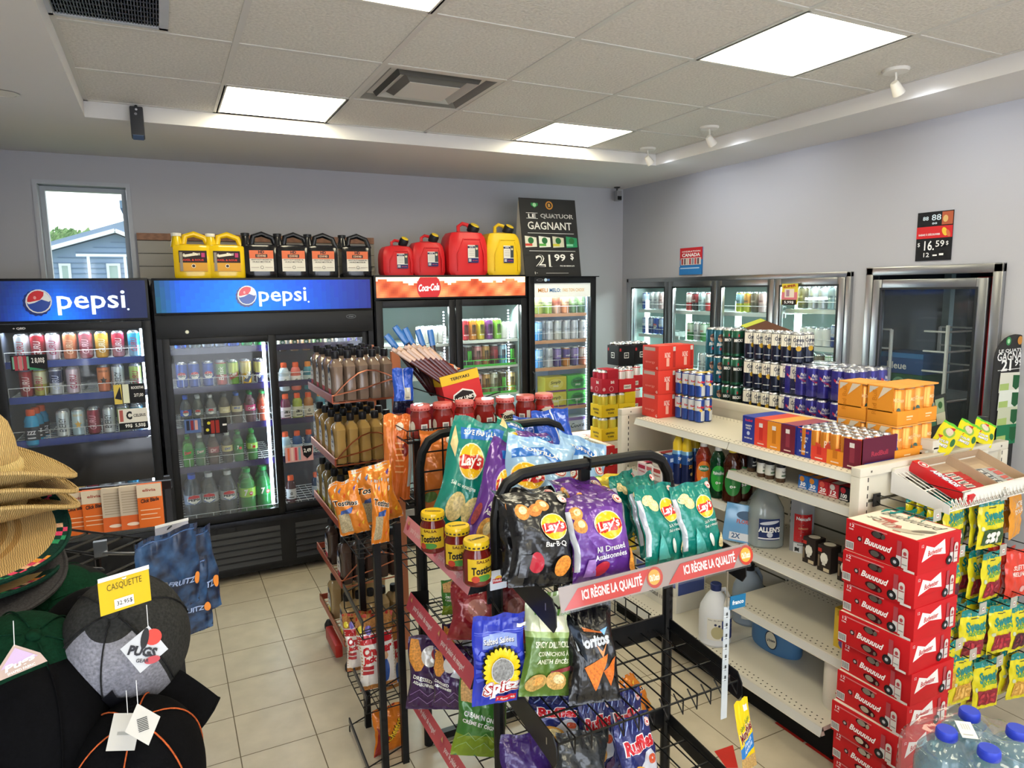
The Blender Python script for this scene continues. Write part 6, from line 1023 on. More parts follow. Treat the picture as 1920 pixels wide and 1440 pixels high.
D_('pickle', 'pale and olive green dill pickle chip bag', '56762a', [('t', 'M', -.045, .255, .05, .05, 0, -.005, .1, '5f8f3c'), ('t', 's', .0, .23, .014, .014, 0, 0, .1, '5f8f3c'), ('t', 'V', .02, .235, .05, .075, 0, -.005, .1, '5f8f3c'), ('t', "ickie's", .065, .245, .055, .024, 0, 0, .1, '5f8f3c'), ('r', -.055, .185, .05, .23, 'e0e0c4:foil'), ('t', 'SPICY DILL PICKLE', 0, .148, .15, .018, .02, .02, 0, 'e8ecc8'), ('t', 'CORNICHONS À', 0, .124, .13, .016, .02, .02, 0, 'e8ecc8'), ('t', 'ANETH ÉPICÉS', 0, .102, .13, .016, .02, .02, 0, 'e8ecc8'), ('p', [(-.0, .072), (.08, .088), (.085, .076), (.0, .06)], '8a2a34:foil'), *chip(-.05, .04, .04, .024, .2, 'b8934c'), *chip(.03, .045, .045, .026, -.2, 'd0a45c')], paint=lambda u, v: 'cfd6b0' if v > .6 else ('93ab62' if v > .56 else None), side='6b8a3a')
D_('tostitos', 'orange and yellow tortilla chip bag', 'e08426', [('t', 'Tostitos', 0, .19, .17, .036, -.12, .06, .1, 'f4ead8:gloss'), ('t', 'Tostitos', 0, .19, .16, .03, -.12, .03, .1, '16161c:gloss'), ('p', [(-.08, .13), (0, .15), (.0, .02), (-.08, .02)], 'b8a884:food'), ('p', [(-.05, .15), (.04, .16), (.02, .13), (-.06, .13)], '3a5aa0:foil')]+[('p', [(x, y), (x+.02, y+.014), (x+.008, y-.016)], c+':foil') for x, y, c in ((-.08, .24, 'f0c030'), (-.03, .26, '4a6ab0'), (.03, .24, 'f2d048'), (.07, .26, '6a4a9a'), (.05, .12, 'f0c83a'), (.07, .06, 'f0c030'), (-.06, .27, 'e8e0d0'), (.04, .05, 'e05a2c'), (-.0, .23, 'e85a20'))], side='c9cdd2')
D_('tostback', 'orange snack bag seen from its back', 'e0702a', [('r', -.1, .0, -.03, .3, 'e07c34:foil'), ('e', .01, .26, .026, .014, 0, 'e8e0d4:foil'), ('c', .05, .18, .024, '8a2a20:foil'), ('r', .075, .05, .095, .28, 'c9ccc8:foil')]+[('r', -.02, .1+.02*i, .04, .105+.02*i, 'f2b070') for i in range(6)]+[('c', -.07, .05, .022, '5a7a3a:foil')], side='c85a20')
D_('cheetos', 'orange cheese puff bag', 'e07d1c', [('t', 'Cheetos', 0, .15, .15, .05, .9, .06, .1, '1a1410:gloss'), ('t', 'Cheetos', 0.003, .152, .145, .045, .9, .03, .1, 'f2c42c:gloss'), ('p', [(-.1, .0), (-.05, .02), (-.03, .12), (-.09, .2)], '9a2a20:foil')], side='8f2318')
D_('cracker', 'red and white caramel popcorn bag', 'ad7436:food', [('r', -.1, .02, .1, .23, 'ece6e0:foil'), ('r', -.1, .19, .1, .225, 'c0202a:foil'), ('t', 'Cracker', 0, .165, .17, .04, .06, .06, .15, 'c0202a:gloss'), ('t', 'Jack', -.05, .125, .08, .034, .06, .06, .15, 'c0202a:gloss'), ('r', -.09, .09, -.03, .105, 'b02a34'), ('r', -.09, .07, -.03, .085, 'b02a34'), ('e', .035, .075, .026, .055, .1, '2f5aa8:foil'), ('c', .04, .135, .015, 'd8a880'), ('c', -.075, .25, .016, 'e8d83c'), ('c', -.035, .245, .018, '7a6ac0')], side='b8332c')
D_('spitz', 'blue sunflower seed pouch', '2638b8:gloss', [('p', [(-.06, .235), (0, .245), (.07, .235), (.072, .19), (0, .2), (-.062, .192)], '8fa4e0:gloss'), ('t', 'Salted Salées', .003, .217, .118, .02, .0, .03, 0, '1a2460:gloss'), ('t', 'Salted Salées', .001, .219, .118, .019, 0, .015, 0, W_)]+[('p', [(0, .12), (.2*cos(a), .12+.2*sin(a)), (.2*cos(a+.14), .12+.2*sin(a+.14))] if 0 else [(.055*cos(a), .13+.055*sin(a)), (min(.095, max(-.095, .11*cos(a))), .13+.075*sin(a)), (min(.095, max(-.095, .11*cos(a+.2))), .13+.075*sin(a+.2))], '4a5cd0:gloss') for a in [i*pi/7 for i in range(14)]]+[('e', .058*cos(a), .132+.058*sin(a), .02, .011, a, '2a2a18:gloss') for a in [pi*2*i/24 for i in range(24)]]+[('e', .056*cos(a), .132+.056*sin(a), .018, .009, a, 'f2cf20:gloss') for a in [pi*2*i/24 for i in range(24)]]+[('c', 0, .132, .044, 'd8d8d0'), ('c', 0, .132, .041, '8f9090:food'), ('t', 'Spitz', 0, .075, .15, .06, .08, .12, .1, 'f4f0ee:gloss'), ('t', 'Spitz', 0, .075, .145, .056, .08, .085, .1, 'a81c24:gloss'), ('t', 'Spitz', 0, .077, .138, .05, .08, .03, .1, 'ecebf0:gloss'), ('r', -.02, .03, .06, .048, 'c4242c:gloss'), ('t', 'Sunflower Seeds', .02, .039, .07, .008, 0, .02, 0, W_), ('r', .06, .268, .095, .282, 'e4e4ea'), ('r', -.1, .262, .1, .264, '6a7ae0'), ('r', -.1, .256, .1, .257, '6a7ae0')], T=.03, pinch=.02, side='2230a0:gloss')
D_('munchies', 'slim yellow and blue peanut bag', 'ecc81e:gloss', [('t', 'Salted · Salées', 0, .2, .15, .022, .3, .02, 0, '2f7a3a'), ('t', 'Munchies', 0, .165, .185, .05, .3, .08, .1, 'f2ead8'), ('t', 'Munchies', 0, .165, .18, .045, .3, .045, .1, '7a1f1c'), ('p', [(-.1, .1), (0, .135), (.1, .15), (.1, .09), (0, .075), (-.1, .05)], '2f7ac0:gloss'), ('t', 'Peanuts', 0, .12, .11, .02, .3, .02, .1, 'd8e8f4'), ('t', 'Arachides', 0, .098, .12, .02, .3, .02, .1, 'd8e8f4'), ('r', -.1, .0, .1, .06, 'c09a5c:food'), ('r', .02, .25, .07, .275, 'e4e4e0')], T=.03, pinch=.03)
D_('yellow', 'yellow chip bag', 'e2c822', [*chip(.06, .2, .03, .05, 0, 'e6d08c'), ('e', .05, .27, .014, .02, 0, 'a83020')])
D_('ltgreen', 'pale green snack bag', 'a4d878', [('e', 0, .25, .06, .03, 0, 'b8e490:foil')])
D_('royal', 'royal blue snack bag', '1f52c0', [('r', -.005, .1, .002, .3, 'c8d0e0'), ('r', .0, .09, .06, .17, 'c8c4b4:foil'), ('r', .01, .1, .05, .11, '8a8a84')], paint=lambda u, v: '141a34' if v < .28 else None, side='1a48b0')
D_('candy', 'yellow and teal candy bag', 'd9cc1e:gloss', [('r', -.1, .27, .1, .3, '10807c:gloss'), ('t', 'Sweet', .01, .2, .14, .06, .06, .05, .1, '14807a:gloss'), ('t', 'SIXTEEN', .02, .155, .12, .026, .04, .03, 0, '3fa04a:gloss')], T=.03, pinch=.02, side='c9ba1a:gloss')
def candyv(pic, base='d9cc1e:gloss', h='10807c:gloss'): return [('r', -.1, .262, .1, .3, h), ('r', -.03, .247, .03, .252, '20301c'), ('t', 'Sweet', .012, .205, .15, .062, .07, .05, .1, '14807a:gloss'), ('t', 'SIXTEEN', .02, .162, .13, .024, .05, .03, 0, '2f9a5a:gloss'), ('c', -.075, .13, .013, 'c8d0a8'), ('r', -.07, .025, .085, .12, {'w': '35502a:food', 'r': '8c1f2c:food', 'd': '4a1c28:food', 'p': 'b8525c:food', 'y': 'c9963a:food'}[pic])]+([('e', -.03+.035*(i % 3), .05+.035*(i//3), .02, .015, i, 'ecebe0:gloss') for i in range(6)] if pic == 'w' else [('e', -.04+.04*(i % 3), .05+.035*(i//3), .02, .01, i*1.3, {'r': 'b83040', 'd': '7a2a38', 'p': 'e07a8a', 'y': 'e8b860'}[pic]+':gloss') for i in range(6)])
for k_, nm_ in (('w', 'white'), ('r', 'red'), ('d', 'dark red'), ('p', 'pink'), ('y', 'amber')): D_('cd_'+k_, 'yellow candy bag with %s sweets' % nm_, 'd9cc1e:gloss', candyv(k_), T=.03, pinch=.02, side='b8a81a:gloss')
D_('cd_mix', 'coral red candy bag', 'd8402f:gloss', [('t', 'SURETTES', .02, .19, .12, .03, 0, .03, 0, 'f0d8d0'), ('t', 'MELANGE', .02, .15, .13, .03, 0, .03, 0, 'f0d8d0'), ('c', .04, .05, .02, 'e8b0a8')], T=.03, pinch=.02)
D_('cd_orange', 'orange candy bag', 'd8902a:gloss', [('t', 'PATTE', .02, .2, .12, .03, 0, .03, 0, 'f0e0c8'), ('t', "D'OURS", .02, .16, .12, .03, 0, .03, 0, 'f0e0c8')], T=.03, pinch=.02)
D_('gummy', 'bright yellow and green candy bag', 'd8cc16:gloss', [('r', -.1, .275, .1, .3, '5cb82c:gloss'), ('e', -.0, .2, .055, .05, .5, '8ab04a:foil'), ('e', .0, .21, .035, .04, .5, 'd8c8b0:foil'), ('p', [(-.02, .25), (.03, .27), (.03, .235)], 'c02820'), ('p', [(-.08, .14), (-.03, .15), (-.05, .11)], 'c83a20'), ('t', 'SOUR', -.01, .105, .1, .03, .1, .07, .2, '1c1c18:gloss'), ('t', 'SOUR', -.01, .105, .095, .026, .1, .03, .2, W_), ('t', 'GUMMIES', -.02, .065, .14, .034, .1, .07, .2, '1c1c18:gloss'), ('t', 'GUMMIES', -.02, .065, .135, .03, .1, .03, .2, W_), ('e', .07, .13, .02, .04, 0, '2f6a3a:foil')], T=.03, pinch=.03)
D_('jeans', 'dark blue marbled snack pouch', '1a2f5c:camo', [('t', 'FRUITZ', .03, .11, .09, .02, -.2, .03, 0, '9ab0dc'), ('r', -.09, .28, .09, .284, '3a5a8c'), ('e', .085, .1, .012, .02, 0, 'e08a3c:gloss')], T=.03, pinch=.03, side='10203f')
_bp = {}
def bagproto(key, seed=0, flop=0.):
    q = (key, seed, flop)
    if q not in _bp:
        desc, base, ops, k = DES[key]; _bp[q] = Proto('candy_bag' if key.startswith(('cd_', 'gummy', 'candy')) else 'snack_bag', bag_mb(base, ops, seed=seed, flop=flop, **k), ang=None)
    return _bp[q]
def bag(key, bot, top, Y0, Y1, w, label, group=None, yaw=0., seed=0, ax='Y', flop=0., thick=1, cat='chip bag'):
    """bag whose base middle and top middle are seen at two photo positions, standing in planes Y0 (base) and Y1 (top)"""
    B, T = U(*bot, ax, Y0), U(*top, ax, Y1); up = (T-B); h = up.length; z = up.normalized()
    x = V((cos(yaw), sin(yaw), 0)); x = (x-z*x.dot(z)).normalized(); y = z.cross(x)
    P = bagproto(key, seed % 5, flop); m = Matrix(((x.x, y.x, z.x), (x.y, y.y, z.y), (x.z, y.z, z.z))).to_4x4()
    o = P.place(B, 0, label, cat, group, (w/BW, thick*w/BW, h/BH)); o.rotation_mode = 'QUATERNION'; o.rotation_quaternion = m.to_quaternion(); return o
# ================================================================== chip rack (front), wire rack behind it, copper bottle rack
RK = '0d0e10:wire'; SD = '0f1012:plastic'
RX0, RX1, RY0, RY1 = .872, 1.552, 1.855, 2.56
ck = empty('chip_rack', (0, 0, 0)); tag(ck, 'black metal chip rack with rounded top bars, red price strips and wire shelves', 'rack')
def arch(y):
    pts = [(RX0, 0), (RX0, 1.2), (RX0+.012, 1.26), (RX0+.04, 1.305), (RX0+.09, 1.328), (RX0+.15, 1.333), (RX1-.15, 1.333), (RX1-.09, 1.328), (RX1-.04, 1.305), (RX1-.012, 1.26), (RX1, 1.2), (RX1, 0)]
    mb = MB(); mb.tube([(x, y, z) for x, z in pts], .0185, SD, 10)
    for k in range(36):
        for x in (RX0, RX1): mb.box((x-.003, y-.0187, .1+.032*k), (x+.003, y-.018, .112+.032*k), '060607')
    mb.box((1.205, y-.0205, 1.313), (1.21, y+.0205, 1.353), '050506'); mb.obj('arch_frame', ck)
arch(RY0); arch(RY1)
MB().box((1.19, RY0+.01, .06), (1.225, RY0+.03, 1.32), SD).obj('centre_post', ck)
mb = MB(); mb.box((RX0-.015, RY0-.3, .01), (RX0+.015, RY0, .04), SD); mb.box((RX1-.015, RY0-.3, .01), (RX1+.015, RY0, .04), SD); mb.box((RX0, RY1-.015, .01), (RX1, RY1+.015, .04), SD); mb.obj('base_frame', ck)
def wires(mb, x0, x1, y0, y1, z0, z1, nx, ny, r=.0028, k=RK):
    """wire grid: front edge (y0) at z0, rear edge (y1) at z1"""
    zz = lambda y: z0+(z1-z0)*(y-y0)/(y1-y0)
    for i in range(nx+1): x = x0+(x1-x0)*i/nx; mb.tube([(x, y0, z0), (x, y1, z1)], r, k, 5)
    for j in range(ny+1): y = y0+(y1-y0)*j/ny; mb.tube([(x0, y, zz(y)-.004), (x1, y, zz(y)-.004)], r*1.2, k, 5)
def bracket(x, zt, y0=1.49, y1=RY0, h=.085):
    pts = [(y1, zt+.045), (y0+.02, zt+.01), (y0, zt-.02), (y0-.002, zt-.06), (y0+.012, zt-.082), (y0+.035, zt-.08), (y1, zt-.035)]
    mb = MB(); mb.prism(pts, lambda y, z: V((x-.002, y, z)), lambda y, z: V((x+.002, y, z)), SD); mb.box((x-.003, y0+.05, zt-.035), (x+.003, y0+.054, zt-.015), 'c9c6bc:metal'); return mb.obj('side_bracket', ck)
zA = U(1150, 1092, 'Y', 1.5).z; ZS = (zA-.03, .665, .3)
YS0 = (1.5, 1.5, 1.5)
for n, z in enumerate(ZS):
    mb = MB(); wires(mb, RX0+.01, RX1-.01, 1.5, RY0, z, z+.02, 12, 3)
    if n:     # upturned wire lip under the front edge
        for i in range(13): x = RX0+.01+(RX1-RX0-.02)*i/12; mb.tube([(x, 1.5, z), (x, 1.5, z-.05), (x, 1.545, z-.008)], .0026, RK, 5)
    mb.obj('wire_shelf', ck)
    bracket(RX0, z+.01); bracket(RX1, z+.01); MB().box((RX0, RY0-.004, z-.01), (RX1, RY0+.004, z+.065), SD).obj('back_rail', ck)
    mb = MB(); wires(mb, RX0, 1.5, RY0+.03, RY1-.02, z-.03, z-.03, 11, 9, .0024)   # inner shelf that serves the left side
    for i in range(10): y = RY0+.04+(RY1-RY0-.07)*i/9; mb.tube([(1.5, y, z-.03), (1.5, y, z+.06)], .0024, RK, 5)
    mb.tube([(1.5, RY0+.03, z+.06), (1.5, RY1-.02, z+.06)], .003, RK, 5); mb.tube([(1.5, RY0+.03, z+.02), (1.5, RY1-.02, z+.02)], .0024, RK, 5)
    mb.obj('side_wire_shelf', ck)
# price strip in front
mb = MB(); a, b = RX0+.012, RX1+.012; y = 1.488; z0, z1 = zA-.042, zA+.022
mb.add([(a, y-.004, z0), (b, y-.004, z0), (b, y+.012, z1), (a, y+.012, z1)], [(0, 1, 2, 3)], '9c8a84:plastic'); mp = lambda x, z, e=0: V((x, y-.004+.016*(z-z0)/(z1-z0)-e, z))
ops = []
for cx in (a+.1, a+.45):
    ops += [('p', [(cx-.09, z0+.004), (cx+.16, z0+.004), (cx+.2, z1-.006), (cx-.04, z1-.012)], 'c4342c:plastic'), ('t', 'ICI RÈGNE LA QUALITÉ', cx+.07, (z0+z1)/2+.001, .2, .036, 0, .03, 0, 'efe9e4:plastic'), ('c', cx+.215, (z0+z1)/2, .029, 'b83a28:plastic'), ('c', cx+.213, (z0+z1)/2+.001, .021, 'd9a03c:plastic'), ('t', 'Old Dutch', cx+.213, (z0+z1)/2, .034, .018, 0, .03, 0, 'f4ecd8')]
mb.deco(mp, ops, e0=.0008); o = mb.obj('price_strip', ck); o['label'] = 'long red strip reading ICI RÈGNE LA QUALITÉ'
MB().add([(a, y-.008, z0-.004), (b, y-.008, z0-.004), (b, y+.009, z1+.004), (a, y+.009, z1+.004)], [(0, 1, 2, 3)], 'e8eef0:glass').obj('clear_cover', o)
# three red strips on the left side
SX = .775
for n, (pa, pb, pc) in enumerate((((745, 961), (886, 1062), (872, 1087)), ((757, 1104), (886, 1238), (884, 1275)), ((757, 1275), (885, 1440), (850, 1440)))):
    A = U(*pa, 'X', SX+.02); B = U(*pb, 'X', SX+.02); zt = (A.z+B.z)/2; C_ = U(*pc, 'X', SX-.0); zb = zt-.062
    y0_, y1_ = 1.86, 2.5; mb = MB()
    mb.add([(SX, y1_, zb), (SX, y0_, zb), (SX+.022, y0_, zt), (SX+.022, y1_, zt)], [(0, 1, 2, 3)], ('d98c94:plastic', 'c4505c:plastic', 'c4525a:plastic')[n]); L0 = y1_-y0_
    mp = lambda x, q, e=0, zb=zb, zt=zt: V((SX-e+.022*q/(zt-zb), y1_-x, zb+q)); tw = 'e6c4c6' if n == 0 else 'f0dcdc'; ops = []
    for s_ in (0, 1): ops += [('e', .035+s_*.3, .034, .014, .017, 0, 'b8485a:plastic'), ('p', [(.026+s_*.3, .04), (.045+s_*.3, .036), (.034+s_*.3, .055)], 'd0a86a:plastic'), ('t', 'pour le plaisir de manger!', .17+s_*.3, .03, .2, .026, 0, .02, .1, tw+':plastic')]
    mb.deco(mp, ops, e0=.0008); o = mb.obj('side_price_strip', ck); o['label'] = 'red strip reading pour le plaisir de manger!, %s of three' % ('top', 'middle', 'bottom')[n]
    mb = MB()
    for yy in (y0_, y1_): mb.add([(SX+.0, yy, zb), (SX+.022, yy, zt), (RX0, yy, zt-.01), (RX0, yy, zb)], [(0, 1, 2, 3)], SD)
    for yy in (y0_+.02, (y0_+y1_)/2, y1_-.02): mb.tube([(SX+.02, yy, zb+.01), (RX0+.02, yy, zb+.005)], .003, RK, 5)
    mb.tube([(SX+.024, y0_, zb+.005), (SX+.024, y1_, zb+.005)], .003, RK, 5); mb.obj('strip_holder', ck)
# little brand plate and peg on the left leg
p0 = U(918, 1072, 'Y', RY0-.03); p1 = U(950, 1101, 'Y', RY0-.03)
mb = MB(); mb.box((p0.x, RY0-.032, p1.z), (p1.x, RY0-.028, p0.z), 'd9dde4:plastic', .003); mb.deco(planemap(((p0.x+p1.x)/2, RY0-.032, (p0.z+p1.z)/2), (1, 0, 0), (0, 0, 1)), [('e', 0, .006, .012, .008, 0, 'e8b83c'), ('r', -.02, -.009, .02, .006, 'b82a30'), ('t', 'FritoLay', 0, -.0015, .036, .011, 0, .02, 0, W_)]); mb.obj('brand_plate', ck)
pk = U(938, 1150, 'Y', RY0-.1); mb = MB(); mb.box((pk.x-.008, RY0-.03, pk.z-.0), (pk.x+.008, RY0-.022, pk.z+.1), '111114'); mb.tube([(pk.x, RY0-.03, pk.z+.02), (pk.x, RY0-.1, pk.z+.0), (pk.x, RY0-.12, pk.z+.012)], .003, '111114', 6); mb.obj('peg_hook', ck)
# wire back of the left end, seen behind the rear arch
mb = MB()
for z in (1.26, 1.18, 1.1): mb.tube([(RX0, RY1, z), (RX0+.3, RY1, z)], .0035, RK, 6)
for x in (.1, .2, .3): mb.tube([(RX0+x, RY1, 1.05), (RX0+x, RY1, 1.33)], .0035, RK, 6)
mb.obj('wire_back', ck)
# hanging clip strip with one bag of peanuts
q0 = U(1363, 1063, 'Y', 1.47); q1 = U(1385, 1160, 'Y', 1.47); q2 = U(1382, 1320, 'Y', 1.47)
cs_ = empty('clip_strip', (q0.x, 1.465, 0)); tag(cs_, 'clear hanging clip strip with a blue franco tag on the chip rack', 'clip strip'); zz_ = lambda py: U(1382, py, 'Y', 1.47).z
mb = MB(); mb.box((-.012, -.001, zz_(1335)), (.012, .001, zz_(1130)), 'd3dade:clear55')
for k in range(7): z = zz_(1150)-.034*k; mb.box((-.003, -.0018, z), (.003, .0018, z+.016), '3a3c3c'); mb.tube([(-.012, -.002, z+.006), (-.004, -.01, z+.01)], .0016, 'd3dade', 4)
mb.obj('strip', cs_)
mb = MB(); mb.tube([(0, .0, zz_(1132)), (.001, .003, zz_(1100)), (-.001, .0, zz_(1066))], .0022, 'b8b4a8:metal', 6); mb.obj('wire_hook', cs_)
mb = MB(); z0, z1 = zz_(1136), zz_(1112); mb.T = Matrix.Rotation(.04, 4, 'Y'); mb.box((-.031, -.006, z0), (.031, -.003, z1), '15648f:plastic'); mb.deco(planemap((0, -.006, (z0+z1)/2), (1, 0, 0), (0, 0, 1)), [('t', 'franco', 0, 0, .046, .014, 0, .015, 0, W_)]); mb.obj('name_tag', cs_)
bag('munchies', (1407, 1441), (1388, 1312), 1.463, 1.468, .058, 'slim yellow peanut bag hanging from the clear clip strip', seed=1, cat='peanut bag')
# peg goods
bag('spitz', (935, 1318), (935, 1152), 1.735, 1.735, .158, 'blue sunflower seed pouch hanging on the left leg of the chip rack', seed=2, yaw=-.2, cat='seed pouch')
# ------------- bags on the front of the rack
G1 = 'chip bags on the front top shelf of the chip rack'; zf = 1.64
bag('bbq', (1018, 1098), (1010, 922), 1.6, 1.68, .2, 'front black barbecue chip bag at the left of the top front shelf', G1, yaw=-.1, seed=1, flop=1)
bag('bbq', (1000, 1085), (985, 912), 1.72, 1.82, .2, 'black barbecue chip bag behind the front black one', G1, yaw=-.1, seed=3, flop=1)
bag('dressed', (1134, 1092), (1110, 926), 1.56, 1.64, .2, 'front purple chip bag in the middle of the top front shelf', G1, yaw=-.08, seed=0, flop=1)
bag('dressed', (1128, 1072), (1112, 905), 1.65, 1.75, .195, 'purple chip bag directly behind the front purple one', G1, yaw=.2, seed=2, flop=1)
bag('dressed', (1100, 1060), (1082, 893), 1.73, 1.83, .19, 'rearmost purple chip bag, its crimped top leaning left', G1, yaw=.1, seed=4, flop=1)
bag('yellow', (1155, 1040), (1136, 893), 1.78, 1.84, .19, 'yellow chip bag behind the purple ones', G1, yaw=.1, seed=1, flop=1)
bag('vinegar', (1320, 1048), (1290, 905), 1.57, 1.64, .165, 'front right teal chip bag on the top front shelf', G1, yaw=.02, seed=0)
bag('vinegar', (1250, 1062), (1222, 908), 1.58, 1.66, .165, 'teal chip bag left of the front right one', G1, yaw=.15, seed=1)
bag('vinegar', (1228, 1035), (1195, 893), 1.7, 1.76, .16, 'teal chip bag third from the right end of the shelf', G1, yaw=.35, seed=3)
bag('vinegar', (1190, 1005), (1163, 887), 1.78, 1.83, .15, 'leftmost teal chip bag, beside the yellow bag', G1, yaw=.4, seed=2)
# lower front shelves
bag('pickle', (1022, 1305), (1032, 1108), 1.66, 1.75, .175, 'pale and olive green dill pickle chip bag behind the blue pouch', 'bags on the lower front shelves of the chip rack', yaw=.05, seed=1)
bag('doritos', (1118, 1318), (1098, 1128), 1.6, 1.72, .165, 'black tortilla chip bag with two orange chips under the red strip', 'bags on the lower front shelves of the chip rack', yaw=-.2, seed=2)
bag('doritos', (1088, 1300), (1075, 1130), 1.72, 1.8, .15, 'black tortilla chip bag behind the front black tortilla bag', 'bags on the lower front shelves of the chip rack', yaw=.0, seed=4)
zlo = 'bags at the bottom front of the chip rack'
bag('ruffles', (1205, 1490), (1182, 1342), 1.55, 1.62, .155, 'front navy ridged chip bag with red lettering, lower right', zlo, yaw=.15, seed=1)
bag('ruffles', (1180, 1440), (1165, 1292), 1.68, 1.76, .16, 'navy ridged chip bag behind the front one, under the wire shelf', zlo, yaw=.15, seed=3)
bag('ruffles', (1128, 1450), (1112, 1305), 1.68, 1.76, .13, 'navy ridged chip bag left of the two with red lettering', zlo, yaw=.0, seed=4)
bag('dorpurple', (985, 1530), (988, 1375), 1.66, 1.74, .19, 'purple tortilla chip bag at the bottom edge of the photo', zlo, yaw=.1, seed=2)
bag('dorgrey', (1090, 1530), (1090, 1370), 1.58, 1.66, .19, 'dark grey tortilla chip bag at the bottom edge of the photo', zlo, yaw=.05, seed=3)
bag('ltblue', (1130, 1500), (1122, 1335), 1.72, 1.8, .12, 'pale bag squeezed between the dark grey bag and the navy ridged bag', zlo, yaw=.0, seed=1)
bag('ruffles', (1035, 1400), (1040, 1302), 1.74, 1.8, .2, 'navy ridged chip bag lying below the second wire shelf', zlo, yaw=.1, seed=0)
bag('tostitos', (1205, 1352), (1165, 1272), 2.1, 2.2, .18, 'tan snack bag on the inner shelf seen through the wires', zlo, yaw=.4, seed=2)
# big bags between the arches
G2 = 'large bags standing between the two rounded bars'
bag('vinbig', (855, 1012), (905, 790), 2.24, 2.36, .225, 'large teal chip bag leaning above the yellow-lidded jars', G2, yaw=-.15, seed=1)
bag('drsbig', (912, 1035), (968, 835), 2.06, 2.22, .19, 'large purple chip bag leaning between the teal and pale blue bags', G2, yaw=-.1, seed=2)
bag('ltblue', (1005, 990), (1015, 825), 2.05, 2.2, .28, 'front large pale blue chip bag behind the front bar', G2, yaw=.0, seed=0)
bag('ltblue', (1085, 980), (1092, 822), 2.15, 2.3, .25, 'right-hand large pale blue chip bag behind the front bar', G2, yaw=.2, seed=3)
bag('vinbig', (940, 940), (985, 790), 2.35, 2.5, .26, 'large teal chip bag lying behind the others, only its top showing', G2, yaw=.1, seed=4, flop=1)
bag('drsbig', (960, 960), (958, 812), 2.28, 2.4, .15, 'purple chip bag behind the pale blue one, left', G2, yaw=.0, seed=3, flop=1)
bag('drsbig', (1010, 950), (1006, 806), 2.3, 2.42, .17, 'purple chip bag behind the pale blue one, right', G2, yaw=.1, seed=0, flop=1)
bag('royal', (1055, 900), (1030, 768), 2.5, 2.6, .2, 'royal blue snack bag standing tallest behind the pale blue bags', G2, yaw=.1, seed=2)
bag('royal', (990, 900), (1000, 786), 2.55, 2.66, .2, 'royal blue snack bag left of the tallest blue one', G2, yaw=-.1, seed=4)
bag('ltgreen', (1115, 960), (1110, 893), 2.02, 2.06, .12, 'pale green snack bag just behind the front bar', G2, yaw=.1, seed=1)
# left side bags
G3 = 'bags on the left side shelves of the chip rack'
SYW = -.95
bag('rufdressed', (812, 1330), (815, 1192), 2.3, 2.34, .2, 'plum zigzag chip bag on the lower left side shelf', G3, yaw=SYW+.5, seed=1)
bag('rufdressed', (848, 1330), (850, 1215), 2.12, 2.16, .15, 'second plum zigzag chip bag, right of the first one', G3, yaw=SYW+.3, seed=3)
bag('onion', (895, 1418), (912, 1262), 2.0, 2.04, .18, 'green cream and onion chip bag under the blue pouch', G3, yaw=SYW+.6, seed=2)
bag('ketchup', (890, 1200), (895, 1090), 2.02, 2.06, .18, 'deep red chip bag behind the pink strip end', G3, yaw=-.3, seed=1)
bag('onion', (858, 1150), (855, 1085), 2.3, 2.32, .12, 'green chip bag deep in the rack behind the red one', G3, yaw=-.2, seed=4)
bag('ketchup', (955, 1210), (960, 1080), 2.1, 2.14, .18, 'deep red chip bag behind the left leg', G3, yaw=.1, seed=3)
bag('rufdressed', (868, 1265), (860, 1165), 2.2, 2.24, .13, 'dark snack bag lying behind the middle strip', G3, yaw=-.2, seed=0)
# salsa jars, yellow lids
def jar(capc, lab, lid2, body='6a1a14', h=.135, r=.042, ops=(), dots=None):
    g = body+':gloss'; mb = MB().lathe([(r*.9, 0, g), (r, .006, g), (r, h*.68, g), (r*.82, h*.8, g), (r*.82, h*.84, g)], n=24)
    lb = MB(); rf = r+.0008; lb.deco(cylmap(rf), [('r', -r*1.2, h*.14, r*1.2, h*.64, lab)]+list(ops), L=.014, e0=.0003)
    cp = MB().lathe([(r*.93, h*.83, capc), (r*.95, h*.84, capc), (r*.95, h*.96, capc), (r*.9, h, capc), (0, h, capc)], n=24)
    if dots: 
        for i in range(18): t = 2*pi*i/18; cp.T = Matrix.Rotation(t, 4, 'Z'); cp.box((-.004, -r*.953, h*.86), (.004, -r*.948, h*.9), dots)
        cp.T = Matrix()
    if lid2: cp.deco(planemap((0, 0, h), (1, 0, 0), (0, 1, 0)), [('t', 'Tostitos', 0, 0, r*1.3, r*.35, .1, .03, .1, lid2)])
    return Proto('salsa_jar', mb, [('lid', cp), ('label', lb)])
yjar = jar('e2bd22:gloss', 'd8b428:card', '1c1c1c', dots='3a3424', ops=[('t', 'SALSA', 0, .078, .045, .009, 0, .03, 0, '5a2a10'), ('t', 'Tostitos', 0, .052, .075, .024, .05, .04, .1, '16161a'), ('e', .0, .028, .022, .01, 0, '4a8a3a'), ('e', -.026, .026, .012, .01, 0, 'b8402c')])
for i, (px, py) in enumerate(((811, 958), (857, 985), (893, 1010))):
    p = U(px, py, 'Z', ZS[0]-.026+.135); p = U(px, py, 'Z', ZS[0]+.109); yjar.place((p.x, p.y, ZS[0]-.026), (0, 0, -.6+.35*i), 'yellow-lidded salsa jar, %s of three behind the top left strip' % ('farthest', 'middle one', 'nearest')[i], 'jar', 'yellow-lidded salsa jars')
